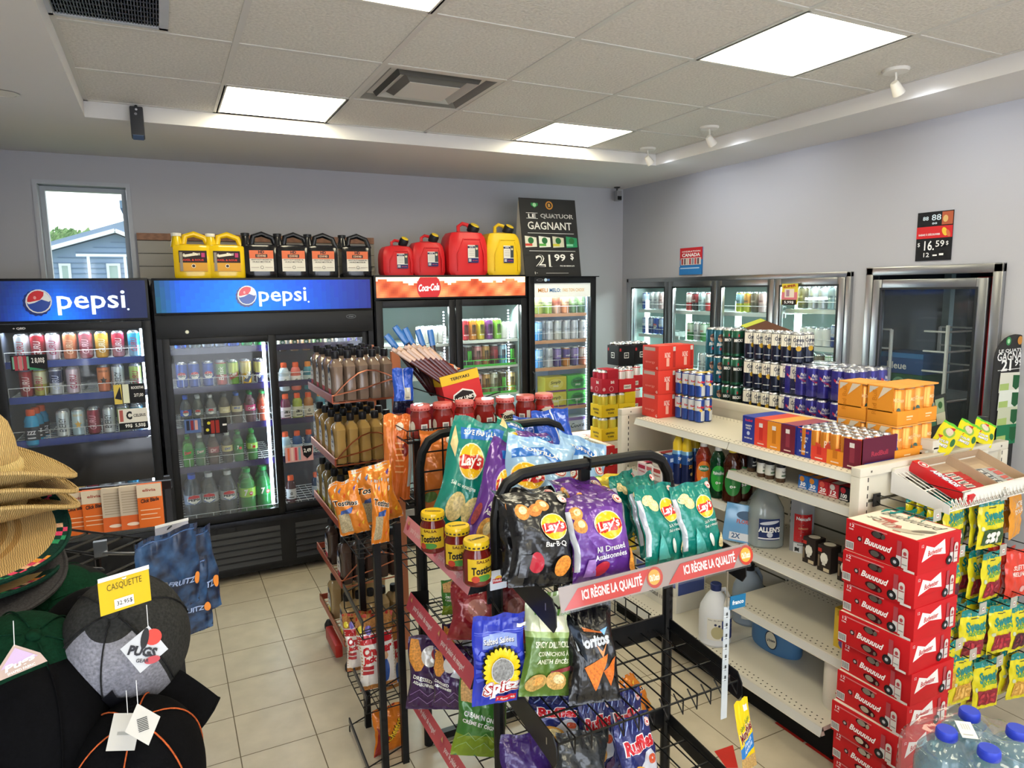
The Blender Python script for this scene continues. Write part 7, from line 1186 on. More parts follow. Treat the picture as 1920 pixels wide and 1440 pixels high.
# ================================================================== black wire rack behind
wr = empty('wire_rack', (0, 0, 0)); tag(wr, 'narrow black wire rack with tilted end baskets, left of the chip rack', 'rack')
WY0, WY1 = 2.5, 2.8; WX = U(713, 1200, 'Y', WY0).x; WX2 = U(752, 1200, 'Y', WY0).x; TZ = 1.27; zp = U(713, 985, 'Y', WY0).z
for x, y in ((WX, WY0), (WX2, WY0), (U(683, 1200, 'Y', WY1).x, WY1)): MB().box((x-.013, y-.012, .0), (x+.013, y+.012, zp), SD).obj('post', wr)
def basket(pa, pb, n):     # left edge: rear end pa, front end pb
    B = U(*pb, 'Y', WY0+.0); A = V((B.x, WY1, B.z+.03)); C2 = 0; z = B.z; mb = MB()
    mb.box((B.x-.004, WY0, z-.004), (B.x+.002, WY1, z+.014), '3a3c42:wire') if 0 else None
    mb.bar((B.x, WY0-.01, z), (B.x, WY1, z+.03), .006, .022, '24262b:wire'); zb = z-.07
    for j in range(7): y = WY0+(WY1-WY0)*j/6; mb.tube([(B.x, y, zb), (WX2, y, zb)], .0022, RK, 5)
    for j in range(4): x = B.x+(WX2-B.x)*j/3; mb.tube([(x, WY0, zb), (x, WY1, zb)], .0022, RK, 5)
    for y in (WY0, WY1): mb.tube([(B.x, y, z), (B.x, y, zb)], .003, RK, 5); mb.tube([(B.x, y, z), (WX2, y, z+.05)], .003, RK, 5)
    mb.tube([(B.x, WY0, z-.035), (WX2, WY0, z-.02)], .0025, RK, 5); mb.obj('end_basket', wr); return zb, B.x
bz1 = basket((640, 950), (672, 1015), 0); bz2 = basket((646, 1105), (679, 1168), 1); bz3 = basket((656, 1240), (686, 1308), 2); bz4 = basket((663, 1372), (690, 1440), 3)
jr = empty('wire_rack', (0, 0, 0)); tag(jr, 'black wire rack behind the chip rack holding the red-lidded jars on top', 'rack')
JX0, JX1, JY0, JY1 = .875, 1.62, 2.72, 3.05
mb = MB(); wires(mb, JX0, JX1, JY0, JY1, TZ, TZ, 18, 4, .0024); zt_ = TZ+.05
for j in range(30): x = JX0+(JX1-JX0)*j/29; mb.tube([(x, JY0-.005, TZ), (x, JY0-.005, zt_)], .002, RK, 5)
for z in (TZ+.003, zt_): mb.tube([(JX0, JY1, z), (JX0, JY0-.005, z), (JX1, JY0-.005, z), (JX1, JY1, z)], .003, RK, 5)
mb.tube([(U(735, 725, 'Y', JY1).x, JY1, U(735, 715, 'Y', JY1).z), (U(840, 735, 'Y', JY1).x, JY1-.2, TZ+.12), (U(905, 725, 'Y', JY1).x, JY1-.2, TZ+.16)], .003, RK, 5); mb.obj('top_basket', jr)
for z in (1.0, .7, .4): mb = MB(); wires(mb, JX0, JX1, JY0, JY1, z, z, 18, 4, .0026); mb.obj('wire_shelf', jr)
for x in (JX0+.04, JX1-.02):
    for y in (JY0, JY1): MB().box((x-.014, y-.012, 0), (x+.014, y+.012, TZ), SD).obj('post', jr)
MB().box((RX0+.1, JY1+.03, .8), (JX1, JY1+.034, .86), 'c8c4b4:plastic').obj('pale_rail', jr)
G4 = 'tortilla chip bags in the left end basket'
bag('tostitos', (668, 1000), (640, 905), 2.55, 2.57, .12, 'leftmost orange tortilla chip bag in the top end basket', G4, yaw=-.5, seed=1, flop=1)
bag('tostitos', (718, 978), (690, 878), 2.65, 2.67, .17, 'tall orange tortilla chip bag behind the leftmost one', G4, yaw=-.3, seed=3, flop=1)
bag('tostitos', (714, 1018), (712, 898), 2.46, 2.48, .075, 'red and orange tortilla chip bag right of the leftmost one', G4, yaw=.2, seed=2, thick=1.5)
bag('tostback', (742, 938), (748, 778), 2.85, 2.88, .13, 'orange snack bag with blue flecks beside the copper post', 'orange bags behind the rear bar', yaw=-.2, seed=1, flop=1)
bag('tostback', (835, 950), (838, 805), 2.62, 2.64, .26, 'wide orange snack bag seen through the rear rounded bar', 'orange bags behind the rear bar', yaw=.1, seed=3)
G5 = 'popcorn bags in the end basket'
bag('cracker', (712, 1288), (700, 1150), 2.58, 2.6, .15, 'front red and white caramel popcorn bag', G5, yaw=-.1, seed=1)
bag('cracker', (680, 1255), (668, 1148), 2.68, 2.7, .12, 'popcorn bag behind the front one, left', G5, yaw=-.3, seed=2)
bag('cracker', (738, 1290), (730, 1172), 2.68, 2.7, .12, 'popcorn bag behind the black post, right', G5, yaw=.2, seed=3)
bag('cheetos', (735, 1408), (730, 1322), 2.6, 2.62, .16, 'orange cheese puff bag in the lowest basket', 'lowest basket bags', yaw=.2, seed=2)
# red-lidded jars along the top
rj = jar('dc7670:gloss', 'b8282c:card', None, dots='a82828', ops=[('e', 0, .058, .034, .022, 0, 'e0d6c0'), ('t', 'Tostitos', 0, .058, .078, .022, .03, .05, .1, '16161a'), ('e', 0, .034, .028, .012, 0, '7a9a4a'), ('t', 'SALSA', 0, .08, .03, .007, 0, .03, 0, W_)], body='7c2018')
rj2 = jar('dc7670:gloss', '8c2420:gloss', None, dots='a82828', ops=[('r', -.004, .022, .022, .06, 'e4e4e0:card'), ('r', .0, .028, .018, .055, '8a8a90:card'), ('r', .03, .02, .045, .075, 'd0c8c0:card'), ('e', -.04, .05, .012, .022, 0, 'd8d0c0:card')], body='7c2018')
for i, (px, k) in enumerate(((788, 1), (830, 1), (871, 0), (909, 1), (947, 0), (985, 1), (1020, 0))):
    p = U(px, 770, 'Y', JY0+.06); (rj2 if k else rj).place((p.x, JY0+.06, TZ+.004), (0, 0, (.15, .05, -.25, .2, .35, -.7, .25)[i]-.35), 'red-lidded salsa jar, %s of the seven on the black wire rack' % frm(i, 7), 'jar', 'red-lidded salsa jars', 1.07)
# meat sticks in boxes
def stickbox(P, w, d, h, col, ops): q = Proto('display_box', carton('x', w, d, h, col, ops)); return q
y_ = 2.95; pL, pR = U(838, 772, 'Y', y_), U(918, 772, 'Y', y_); bw = .155; zbx = TZ+.004
pb_ = U(875, 770, 'Y', y_); qb = empty('display_box', (pb_.x, y_, zbx)); qb.rotation_euler = (-.12, -.18, 0); tag(qb, 'red and yellow open display box of meat sticks', 'display box'); hb = .25; w_ = .19
mb = MB(); mb.box((-w_/2, -.05, 0), (w_/2, .05, hb*.82), 'c4282c:card', .002); mb.box((-w_/2-.001, -.051, hb*.82), (w_/2+.001, .051, hb), 'e0b828:card'); mb.box((-w_/2+.004, -.046, hb-.002), (w_/2-.004, .046, hb+.003), '3a1c16:card')
mb.deco(planemap((0, -.0515, 0), (1, 0, 0), (0, 0, 1)), [('t', 'TERIYAKI', 0, hb*.91, w_*.5, .014, 0, .03, 0, '2a2018'), ('p', [(-.06, hb*.5), (-.05, hb*.62), (0, hb*.7), (.05, hb*.62), (.06, hb*.5), (0, hb*.3)], 'e8e4e0:card'), ('p', [(-.054, hb*.5), (-.045, hb*.6), (0, hb*.67), (.045, hb*.6), (.054, hb*.5), (0, hb*.33)], '1c1414:card'), ('t', "JACK LINK'S", 0, hb*.51, .11, .022, .03, .05, 0, W_), ('t', 'BEEF STICK', 0, hb*.15, .05, .012, 0, .02, 0, '3a1010')]); mb.obj('box', qb)
stk = []
def stick(cbody, ctop, L=.26, w=.018):
    mb = MB(); T_ = .008
    mb.lathe([(w*.42, 0, cbody), (w*.5, .01, cbody), (w*.5, L*.72, cbody), (w*.52, L*.76, ctop), (w*.55, L*.96, ctop), (w*.5, L, ctop), (0, L, ctop)], n=8, sy=.5); return Proto('meat_stick', mb)
sA, sB, sC = stick('4a1c18:gloss', 'b89c8c:gloss'), stick('5a2420:gloss', 'caa890:gloss'), stick('2a1416:gloss', '2f6ab0:gloss', .3, .028)
for i in range(16):
    px = 800+6.2*(i % 8)+random.uniform(-2, 2); py = 730-3*(i//8); y2 = 2.93+.03*(i//8); top = (744+9.6*(i % 8)+random.uniform(-3, 3)-8*(i//8), 652+abs((i % 8)-4)*2-6*(i//8))
    B, T2 = U(px+46, py, 'Y', y2), U(*top, 'Y', y2+.02); z = (T2-B).normalized(); q = V((0, 0, 1)).rotation_difference(z); P = (sA, sB)[i % 2]; o = P.place(B, 0, 'brown meat stick leaning left, %s of eight in the %s row' % (ORD[i % 8], ('front', 'rear')[i//8]), 'snack stick', 'leaning meat sticks', (1, 1, (T2-B).length/.26)); o.rotation_mode = 'QUATERNION'; o.rotation_quaternion = q
for i, (tx, ty) in enumerate(((724, 628), (750, 622), (759, 615), (783, 618), (806, 618), (740, 612))):
    B, T2 = U(812+i*4, 740, 'Y', 3.03), U(tx, ty, 'Y', 3.04); z = (T2-B).normalized(); q = V((0, 0, 1)).rotation_difference(z); o = sC.place(B, 0, 'taller dark meat stick with blue top, %s of six' % ORD[i], 'snack stick', 'blue-topped meat sticks', (1, 1, (T2-B).length/.3)); o.rotation_mode = 'QUATERNION'; o.rotation_quaternion = q
bag('royal', (757, 775), (755, 690), 2.98, 3.0, .1, 'blue and pink pouch beside the copper post, under the meat sticks', seed=1, cat='snack pouch')
bx = U(838, 735, 'Y', 3.02); mb = MB(); mb.box((-.08, -.05, 0), (.08, .05, .1), '7c2430:gloss', .004); o = mb.obj('snack_box'); o.location = (U(790, 770, 'Y', 3.0).x, 3.0, TZ+.004); tag(o, 'wine red snack box behind the wire, left of the red display box', 'box')
cn2 = Proto('snack_tub', MB().lathe([(.03, 0, '5a1f1c:gloss'), (.031, .1, '5a1f1c:gloss'), (.031, .13, 'd8c8bc:plastic'), (.03, .135, 'd8c8bc:plastic'), (0, .135, 'd8c8bc:plastic')], n=14)); cn2.place((U(845, 730, 'Y', 3.0).x, 3.0, zbx+.07), 0, 'clear tub of brown meat sticks right of the display box', 'tub')
yb_ = Proto('display_box', carton('x', .1, .08, .09, 'd8c03c', [('p', [(-.05, .0), (-.01, .04), (.03, 0)], '2a2a24:card'), ('t', 'TERIYAKI', -.01, .07, .05, .01, 0, .02, 0, K_)])); yb_.place((U(852, 740, 'Y', 3.0).x+.0, 3.0, zbx+.0), .3, 'small yellow and black display box right of the red one', 'display box')
yb_.parts
ob_ = bag('tostback', (815, 700), (822, 676), 3.05, 3.1, .22, 'crumpled orange wrapper bags on top of the display box', seed=2, cat='snack bag')
# ================================================================== copper bottle rack
CO = 'c67c5c:metal'; COP = 'c27a58:plastic'
cr = empty('bottle_rack', (0, 0, 0)); tag(cr, 'copper coloured five tier wire rack full of dark-capped bottles', 'rack')
CX0, CX1, CY0, CY1 = .685, 1.0, 3.24, 3.83
tz = [U(*p, 'Y', CY0).z for p in ((621, 750), (630.5, 865), (645, 975), (648.5, 1093), (659, 1207))]; tz[0] -= .0
tz = [tz[0], tz[0]-.305, tz[0]-.61, tz[0]-.915, tz[0]-1.22]
mb = MB(); px_ = U(744, 700, 'Y', CY0).x+.005; mb.box((px_-.022, CY0+.02, .05), (px_+.022, CY0+.045, tz[0]+.21), COP); mb.box((px_-.022, CY1-.1, .05), (px_+.022, CY1-.07, tz[0]+.21), COP); mb.obj('post', cr)
for n, z in enumerate(tz):
    mb = MB()
    mb.bar((CX0, CY0, z), (CX0, CY1, z), .006, .035, 'a34e3c:plastic'); mb.bar((CX0, CY1, z), (CX1, CY1, z), .006, .03, 'a34e3c:plastic')
    mb.tube([(CX0, CY0, z+.018), (CX0, CY1, z+.018)], .004, CO, 6); mb.tube([(CX0, CY0, z-.018), (CX1, CY0, z-.014)], .004, CO, 6)
    for i in range(15): y = CY0+(CY1-CY0)*i/14; mb.tube([(CX0, y, z-.016), (CX1, y, z-.016)], .0022, CO, 5)
    mb.obj('tier', cr)
    mb = MB(); mb.tube([(CX0, CY0-.002, z+.018), (CX0+.16, CY0-.002, z+.045), (CX1, CY0-.002, z+.085)], .0035, CO, 6)
    mb.tube([(CX0+.01, CY0-.002, z+.02)]+[(CX0+.01+.29*t, CY0-.002, z+.02+.065*t+.075*sin(pi*t)) for t in (.12, .25, .4, .55, .7, .85)]+[(CX1-.01, CY0-.002, z+.085)], .0035, CO, 6); mb.obj('side_rail', cr)
q = U(640, 1235, 'Y', 3.3); MB().box((CX0-.02, 3.38, .03), (CX0+.02, 3.62, .1), 'a8281f:plastic', .01).obj('red_base', cr)
mb = MB()
for x, y in ((CX0+.03, CY0+.05), (CX1-.03, CY0+.05), (CX0+.03, CY1-.05), (CX1-.03, CY1-.05)): mb.lathe([(.02, 0, '1a1a1c:rubber'), (.024, .012, '1a1a1c:rubber'), (.024, .03, '1a1a1c:rubber'), (.01, .055, '1a1a1c:rubber')], (x, y, 0), 12)
mb.obj('feet', cr)
def flatbottle(c, hi, lab2):
    g = c+':gloss'; w, d, h = .03, .062, .235; mb = MB(); prof = [(.92, 0), (1, .012), (1, h*.28), (.93, h*.48), (.97, h*.62), (1, h*.7), (.9, h*.77), (.5, h*.83), (.36, h*.86)]; n = 20; vs = []
    for s_, z in prof:
        for j in range(n): t = 2*pi*j/n; q = (abs(cos(t))**4+abs(sin(t))**4)**(-1/4); rr = s_; mm = max(0, (z/h-.72)/.14); a = w*(1-mm)+.022*mm; b = d*(1-mm)+.022*mm; vs.append((a*rr*q*cos(t) if mm < 1 else .016*cos(t), b*rr*q*sin(t) if mm < 1 else .016*sin(t), z))
    mb.add(vs, [(i*n+j, i*n+(j+1) % n, (i+1)*n+(j+1) % n, (i+1)*n+j) for i in range(len(prof)-1) for j in range(n)]+[tuple(range(n))[::-1]], g)
    cp = MB().lathe([(.0175, h*.85, K_), (.0185, h*.86, K_), (.0185, h*.97, K_), (.0165, h, K_), (0, h, K_)], n=16)
    lb = MB().deco(planemap((-w-.0006, 0, 0), (0, -1, 0), (0, 0, 1)), [('e', 0, h*.36, .036, .06, 0, 'd9d6d0:card'), ('p', [(-.03, h*.24), (.03, h*.24), (.022, h*.15), (0, h*.11), (-.022, h*.15)], lab2+':card'), ('t', 'Cafe', 0, h*.45, .044, .018, 0, .03, .2, '2a3a70'), ('t', 'Latte', 0, h*.35, .036, .012, 0, .02, 0, '6a3a34'), ('c', 0, h*.62, .016, '3a4a6a:card')])
    return Proto('creamer_bottle', mb, [('cap', cp), ('label', lb)])
fb = {'a': flatbottle('806d60', 0, 'b83a44'), 'b': flatbottle('ab8b52', 0, 'c8a080'), 'c': flatbottle('8a774c', 0, 'b8b040'), 'd': flatbottle('4a3a34', 0, 'b83a44'), 'e': flatbottle('a88f66', 0, 'd8c040')}
tn = ('top', 'second', 'third', 'fourth', 'lowest')
for n, z in enumerate(tz):
    for j in range(4):
        for i in range(5):
            if (n == 3 and j % 2) or (n == 2 and j == 0 and i > 3) or (n == 4 and j % 2): continue
            P = fb['abcde'[n]]; P.place((CX0+.036+.0605*i, CY0+.07+.143*j, z-.012), 0, lab16(('grey brown', 'tan', 'olive', 'dark brown', 'sand')[n]+' bottle', ORD[i]+' from left', ORD[j]+' row', tn[n]+' copper rack tier'), 'bottle', '%s bottles on the %s tier of the copper rack' % (('grey brown', 'tan', 'olive', 'dark brown', 'sand')[n], tn[n]))
# ================================================================== beer carton tower
BR = 'c0141c'
def budcart(w, d, h):
    """long side faces -X, narrow side faces -Y"""
    def glassy(x, s=1): return [('r', x-.008*s, h*.38, x+.008*s, h*.86, 'a8424a:card'), ('r', x-.009*s, h*.12, x+.009*s, h*.42, 'c9c4c4:card'), ('c', x-.012*s, h*.2, .017*s, '141416:card'), ('c', x-.012*s, h*.2, .012*s, '2c2c30:card'), ('c', x-.012*s, h*.2, .006*s, 'b8b8bc:card'), ('r', x+.012*s, h*.1, x+.034*s, h*.6, 'd2cac4:card'), ('e', x+.023*s, h*.6, .011*s, h*.1, 0, 'd2cac4:card'), ('r', x+.014*s, h*.42, x+.032*s, h*.45, 'a03038:card'), ('e', x+.023*s, h*.54, .006*s, h*.06, 0, 'a8444a:card'), ('r', x+.014*s, h*.2, x+.032*s, h*.23, '8a8480:card')]
    left = [('t', '12', -d*.41, h*.84, .018, h*.1, 0, .02, 0, 'f0e4e4'), ('t', 'CANS', -d*.42, h*.72, .018, h*.05, 0, .02, 0, 'f0e4e4'), ('r', -d*.49, h*.07, -d*.37, h*.32, 'e6e2de:card'), ('t', '|||||||', -d*.43, h*.2, d*.1, h*.2, 0, .03, 0, '1c1c1c'), ('e', -d*.03, h*.8, d*.1, h*.11, 0, '3a1014:matte'), ('e', -d*.05, h*.8, d*.06, h*.09, 0, 'b8b8bc:metal'), ('e', d*.04, h*.79, d*.025, h*.08, -.3, 'c9c4c4:metal'), ('e', -d*.03, h*.2, d*.12, h*.12, -.1, '3a1014:matte'), ('e', -d*.06, h*.21, d*.06, h*.09, 0, 'dcdcde:metal'), ('e', d*.05, h*.17, d*.02, h*.06, 0, 'c9c4c4:metal'),
            ('c', -d*.28, h*.5, .009, '2c2024:card'), ('c', -d*.28, h*.5, .005, 'b8a8a8:card'), ('r', -d*.235, h*.4, -d*.232, h*.62, 'e0a0a0'), ('t', 'Buuuuud', -.005, h*.5, d*.38, h*.2, -.03, .03, .35, 'f6efec'), ('r', -d*.4, h*.935, d*.1, h*.945, 'e8b0b0'), ('r', -d*.36, h*.915, d*.1, h*.922, 'e8b0b0'), ('r', d*.34, h*.02, d*.48, h*.09, 'dcd4d0:card'), *glassy(d*.27, 1)]
    front = [('p', [(-w*.42, h*.36), (-w*.15, h*.5), (w*.14, h*.42), (w*.1, h*.88), (-w*.14, h*.7), (-w*.33, h*.82)], 'ece6e2:card'), ('t', 'Budweiser', -w*.12, h*.59, w*.34, h*.16, .06, .02, .3, 'c02028'), ('t', '12', -w*.42, h*.84, w*.05, h*.09, 0, .02, 0, 'e8c0c0'), ('r', -w*.45, h*.33, w*.1, h*.335, '9a1018'), *glassy(w*.27, .95)]
    top = [('r', -w*.5+.004, -d*.5+.012, w*.46, d*.49, 'e0d9c9:card'), ('p', [(-w*.4, -d*.2), (-w*.1, -d*.05), (-w*.12, .0), (-w*.42, -.1*d)], 'c87a70:card'), ('t', 'Buuuuuud', w*.26, 0, d*.8, w*.22, pi/2+pi, .0, .35, '3c3a34'), ('p', [(-.03, .02), (.0, .09), (.01, .02)], 'b85048:card'), ('e', -.06, -.06, .02, .05, .4, 'b8b0a0:card'), ('t', 'KING', -w*.2, d*.1, .09, .05, 1.2, .0, .1, 'a85a50'), ('t', 'OF', -w*.15, d*.3, .05, .03, 1.2, .0, .1, '6a6a60'), ('e', -.02, -.09, .012, .04, .9, '7a7468:card')]
    return carton('x', w, d, h, BR, front, left, top, bev=.0015)
BW_, BD_, BHt = .231, .272, .1175
bud = Proto('beer_carton', budcart(BW_, BD_, BHt)); bud.root.name = 'beer_carton'
Pb = U(1724, 1016, 'Z', 1.06)
offs = [0, .004, -.002, .006, -.006, .002, .012, .004, 0]
for k in range(9):
    nm = ('topmost', 'second from the top', 'third from the top', 'fourth from the top', 'fifth from the top', 'sixth from the top', 'seventh from the top', 'eighth from the top', 'lowest')[k]
    bud.place((Pb.x+BW_/2-offs[k]*1.6, Pb.y+BD_/2+offs[k]*.5, 1.06-BHt*(k+1)), offs[k]*2.5, 'red beer carton, %s in the tall tower at the shelf end' % nm, 'beer carton', 'red beer cartons in the tall tower')
# far stack between the shelving and the coolers
farb = U(1097, 843, 'Y', 3.42); 
bw2 = U(1153, 843, 'Y', 3.42).x-farb.x; b2 = Proto('beer_carton', budcart(bw2, .3, .118)); zt0 = farb.z
b3 = Proto('beer_carton', budcart(bw2, .3, .118))
nst = int(zt0/.118); sch = zt0/nst/.118
for k in range(nst): b2.place((farb.x+bw2/2, 3.42+.15, zt0-.118*sch*(k+1)), 0, 'red beer carton, %s of the floor stack behind the chip rack' % (ORD[k] if k else 'topmost'), 'beer carton', 'red beer cartons stacked on the floor', (1, 1, sch))
plat = U(1180, 835, 'Y', 3.5); gx0 = farb.x+.06; 
q_ = Proto('beer_carton', carton('x', .42, .4, .33, 'd8cfc0', [('r', -.2, .02, .2, .28, 'b8242c:card')], [], [('p', [(-.2, -.19), (.2, -.19), (.2, .19), (-.2, .19)], 'ddd3c4:card'), ('t', 'Bud', 0, 0, .2, .08, .8, 0, .3, 'a8443c')]))
zg = U(1150, 826, 'Y', 3.78).z
for k in range(3): q_.place((farb.x+.36, 3.97, zg-.333*(k+1)+.0), 0, 'large pale topped beer case, %s of the floor stack under the yellow packs' % ('topmost', 'middle', 'lowest')[k], 'beer case', 'large beer cases on the floor')
def fourpack(canc, band, holder, ops, hh=.085, top=False):
    cm2 = can_mb(.0332, .158, canc, [], band); hd = MB(); w = .136; hd.box((-w/2, -w/2, 0), (w/2, w/2, hh), holder+':card', .003)
    if top: hd.box((-.02, -w/2, hh), (w/2, w/2, .16), holder+':card', .002)
    hd.deco(planemap((0, -w/2, 0), (1, 0, 0), (0, 0, 1)), ops(w)); hd.deco(planemap((-w/2, 0, 0), (0, -1, 0), (0, 0, 1)), ops(w))
    return packproto('beer_pack', cm2, 2, 2, .0332, [('card_holder', hd, None)])
P_y = fourpack('c9ccd0', 'd8c43c', 'dcbc1c', lambda w: [('t', 'GRIFFIN', 0, .052, .07, .014, 0, .03, 0, K_), ('t', 'TOWN', .006, .028, .05, .014, 0, .03, 0, K_)])
P_y2 = fourpack('c9ccd0', 'd8c43c', 'dcbc1c', lambda w: [('t', 'GRIFFIN', 0, .052, .07, .014, 0, .03, 0, K_), ('t', 'TOWN', .006, .028, .05, .014, 0, .03, 0, K_)], top=True)
P_r = fourpack('c9ccd0', 'b8283c', 'b01c30', lambda w: [('t', 'BAR', .02, .075, .03, .02, 0, .03, 0, W_), ('c', .01, .03, .018, 'e0a8ac'), ('c', .01, .03, .014, 'b01c30'), ('c', -.05, .03, .012, 'e0a8ac')], .1, True)
P_r2 = fourpack('d03038', 'e8e0dc', 'c8242c', lambda w: [('r', -.03, .02, .03, .05, 'e6e0d8:card'), ('t', 'SAINT', 0, .035, .05, .012, 0, .03, 0, K_)], .09)
P_b = fourpack('1c1c20', '3a1c20', '17171a', lambda w: [('r', -.02, .05, .02, .09, W_), ('r', -.016, .055, .016, .085, '17171a:card'), ('t', 'BAR', 0, .07, .02, .012, 0, .02, 0, W_), ('r', -.06, .1, -.045, .12, 'b83038')], .14)
for tier, (pk, lab) in enumerate(((P_y, 'yellow'), (P_y2, 'yellow'), (P_r, 'dark red'))):
    for i in range(2):
        pk2 = pk if not (tier == 2 and i) else P_r2; pk2 = P_y if tier == 1 and i == 0 else pk2
        x = U(1136, 790, 'Y', 3.83).x+.07*0+.142*i-.0; pk2.place((x-.0, 3.85, zg+.162*tier+.001), 0, '%s beer pack, %s one of %s tier, far stack near the corner' % (('yellow', 'yellow', 'dark red' if i == 0 else 'bright red')[tier], ('left', 'right')[i], ('the lowest', 'the second', 'the third')[tier]), 'beer pack', 'beer packs stacked near the corner')
P_b.place((x+.1, 4.0, zg+.162*3+.001), 0, 'black beer pack topmost on the far stack, left of the red cartons', 'beer pack'); P_b.place((x+.235, 4.0, zg+.162*3+.001), 0, 'black and red beer pack beside the other black one on the far stack', 'beer pack')
P_r2.place((x+.16, 3.98, zg+.162*2), 0, 'bright red beer pack under the black packs on the far stack', 'beer pack'); P_r2.place((x+.16, 3.98, zg+.162), 0, 'bright red beer pack second from the bottom behind the yellow ones', 'beer pack'); P_y.place((x+.16, 3.98, zg), 0, 'yellow beer pack behind the front yellow ones, far stack', 'beer pack')
# ================================================================== goods on the base shelf and near it
def bleach(body, capc, h=.3, r=.078):
    g = body+':plastic'; mb = MB().lathe([(r*.9, 0, g), (r, .012, g), (r*.97, .03, g), (r, .04, g), (r, h*.5, g), (r*.92, h*.62, g), (r*.6, h*.78, g), (r*.3, h*.88, g), (r*.27, h*.9, g)], n=28)
    lb = MB().deco(cylmap(r+.0005), [('r', -.07, .04, .075, .15, 'd8d6cc:card'), ('r', .0, .04, .075, .14, '24346e:card'), ('e', -.02, .08, .03, .032, 0, 'b0a880:card'), ('c', -.03, .12, .006, '20264a'), ('c', -.012, .115, .006, '20264a'), ('t', 'eau de javel', -.03, .142, .07, .008, 0, .01, 0, '5a5a60')], L=.02)
    hd = MB().tube([(r*.35, .02, h*.84), (r*.75, .03, h*.84), (r*1.02, .03, h*.7), (r*.95, .02, h*.55)], .011, g, 10)
    return Proto('bleach_jug', mb, [('cap', MB().lathe([(r*.33, h*.89, capc), (r*.34, h*.99, capc), (r*.3, h, capc), (0, h, capc)], n=20)), ('handle', hd), ('label', lb)])
blj = bleach('d5d8dc', '1f2c5c'); p = U(1342, 1208, 'Z', bz); blj.place((p.x+.02, p.y+.03, bz), -.35, 'white bleach jug with navy cap on the base shelf', 'jug', 'bleach jugs on the base shelf')
grj = bleach('8c99a8', '15151a'); p = U(1402, 1200, 'Z', bz); grj.place((2.62, U(1402, 1150, 'X', 2.62).y, bz), -.3, 'grey blue jug with black cap behind the white bleach jug', 'jug', 'bleach jugs on the base shelf', 1.05)
sj = MB(); prof = []
g = '4f7fae:plastic'; pL_, pR_ = U(1386, 1215, 'Z', bz), U(1492, 1222, 'Z', bz)
n = 28; vs = []; lay = [(.95, 0), (1, .015), (1, .07), (.96, .12), (.8, .155), (.5, .18)]
for s_, z in lay:
    for j in range(n): t = 2*pi*j/n; vs.append((.075*s_*cos(t), .14*s_*sin(t)+(0 if z < .08 else -.02*(z-.08)/.1), z))
sj.add(vs, [(i*n+j, i*n+(j+1) % n, (i+1)*n+(j+1) % n, (i+1)*n+j) for i in range(len(lay)-1) for j in range(n)]+[tuple(range(n))[::-1], tuple(range((len(lay)-1)*n, len(lay)*n))], g)
lb = MB().deco(planemap((-.0735, -.035, .07), (0, -1, 0), (-.0, 0, 1)), [('e', 0, 0, .036, .045, .1, '26344a:card'), ('e', 0, 0, .031, .04, .1, 'd8d4c0:card'), ('t', 'La Parisienne', 0, 0, .05, .014, .2, .03, .2, '1c2440')], e0=.004)
sjp = Proto('softener_jug', sj, [('handle', MB().tube([(0, .1, .12), (0, .14, .16), (0, .12, .2), (0, .03, .205), (0, -.03, .17)], .015, g, 10)), ('label', lb), ('cap', MB().lathe([(.03, .16, '2a3a5c'), (.03, .2, '2a3a5c'), (0, .2, '2a3a5c')], (0, -.06, 0), 18))])
sjp.place(((pL_.x+pR_.x)/2+.06, (pL_.y+pR_.y)/2, bz), 0, 'squat blue fabric softener jug on the base shelf', 'jug')
tb = MB().lathe([(.055, 0, 'd9d2c6:plastic'), (.06, .01, 'd9d2c6:plastic'), (.06, .2, 'd9d2c6:plastic'), (.055, .225, 'cfc8bc:plastic'), (.0, .23, 'cfc8bc:plastic')], n=28); tb.deco(cylmap(.0605), [('t', 'wipes', 0, .1, .09, .03, pi/2, .02, .2, 'c05a50'), ('c', .0, .17, .01, '9a9088'), ('c', -.01, .035, .012, 'c8403c')], L=.02)
p = U(1562, 1328, 'Z', bz); Proto('wipes_tub', tb).place((p.x+.03, p.y, bz), -.9, 'white round wipes tub beside the beer carton tower', 'tub')
yb = Proto('box', carton('x', .06, .09, .17, 'd8b43a', [], [('t', '3', -.005, .1, .02, .03, 0, .03, 0, '2a2a2a'), ('c', 0, .025, .02, '5a4a90'), ('r', -.03, .14, .03, .16, 'b89020:card')])); p = U(1570, 1216, 'Z', z4); yb.place((p.x+.035, p.y-.02, z4), 0, 'yellow box on the lower shelf beside the beer carton tower', 'box')
cb = Proto('cardboard_box', carton('x', .2, .36, .2, 'd9d5ca', [('r', -.09, .1, .09, .19, '4a5a9a:card')], [('r', -.17, .14, .17, .19, '5a68a8:card'), ('t', 'FRAGILE 113', 0, .05, .16, .02, 0, .02, 0, '3a3a40')])); p = U(1240, 1160, 'Z', bz); cb.place((p.x+.2, p.y+.18, bz), 0, 'white and violet cardboard box at the left of the base shelf', 'box')
bfd = MB(); bfd.box((-.1, -.008, 0), (.1, .008, .18), '6aa0cc:gloss', .004); bfd.deco(planemap((0, -.008, 0), (1, 0, 0), (0, 0, 1)), [('e', 0, .13, .05, .022, 0, '3a5a78:gloss'), ('t', 'FLORIDA', 0, .1, .09, .02, 0, .03, 0, 'b05040'), ('r', -.07, .01, .09, .045, 'd8dce0:card'), ('t', '2X', -.04, .03, .04, .024, 0, .03, 0, '3a5a80')])
p = U(1382, 1022, 'Z', zs2); o = bfd.obj('soap_pouch'); o.location = (p.x+.04, p.y+.0, zs2+.003); o.rotation_euler = (-.12, .12, -.75); tag(o, 'light blue flat pouch left of the vinegar jug', 'pouch')
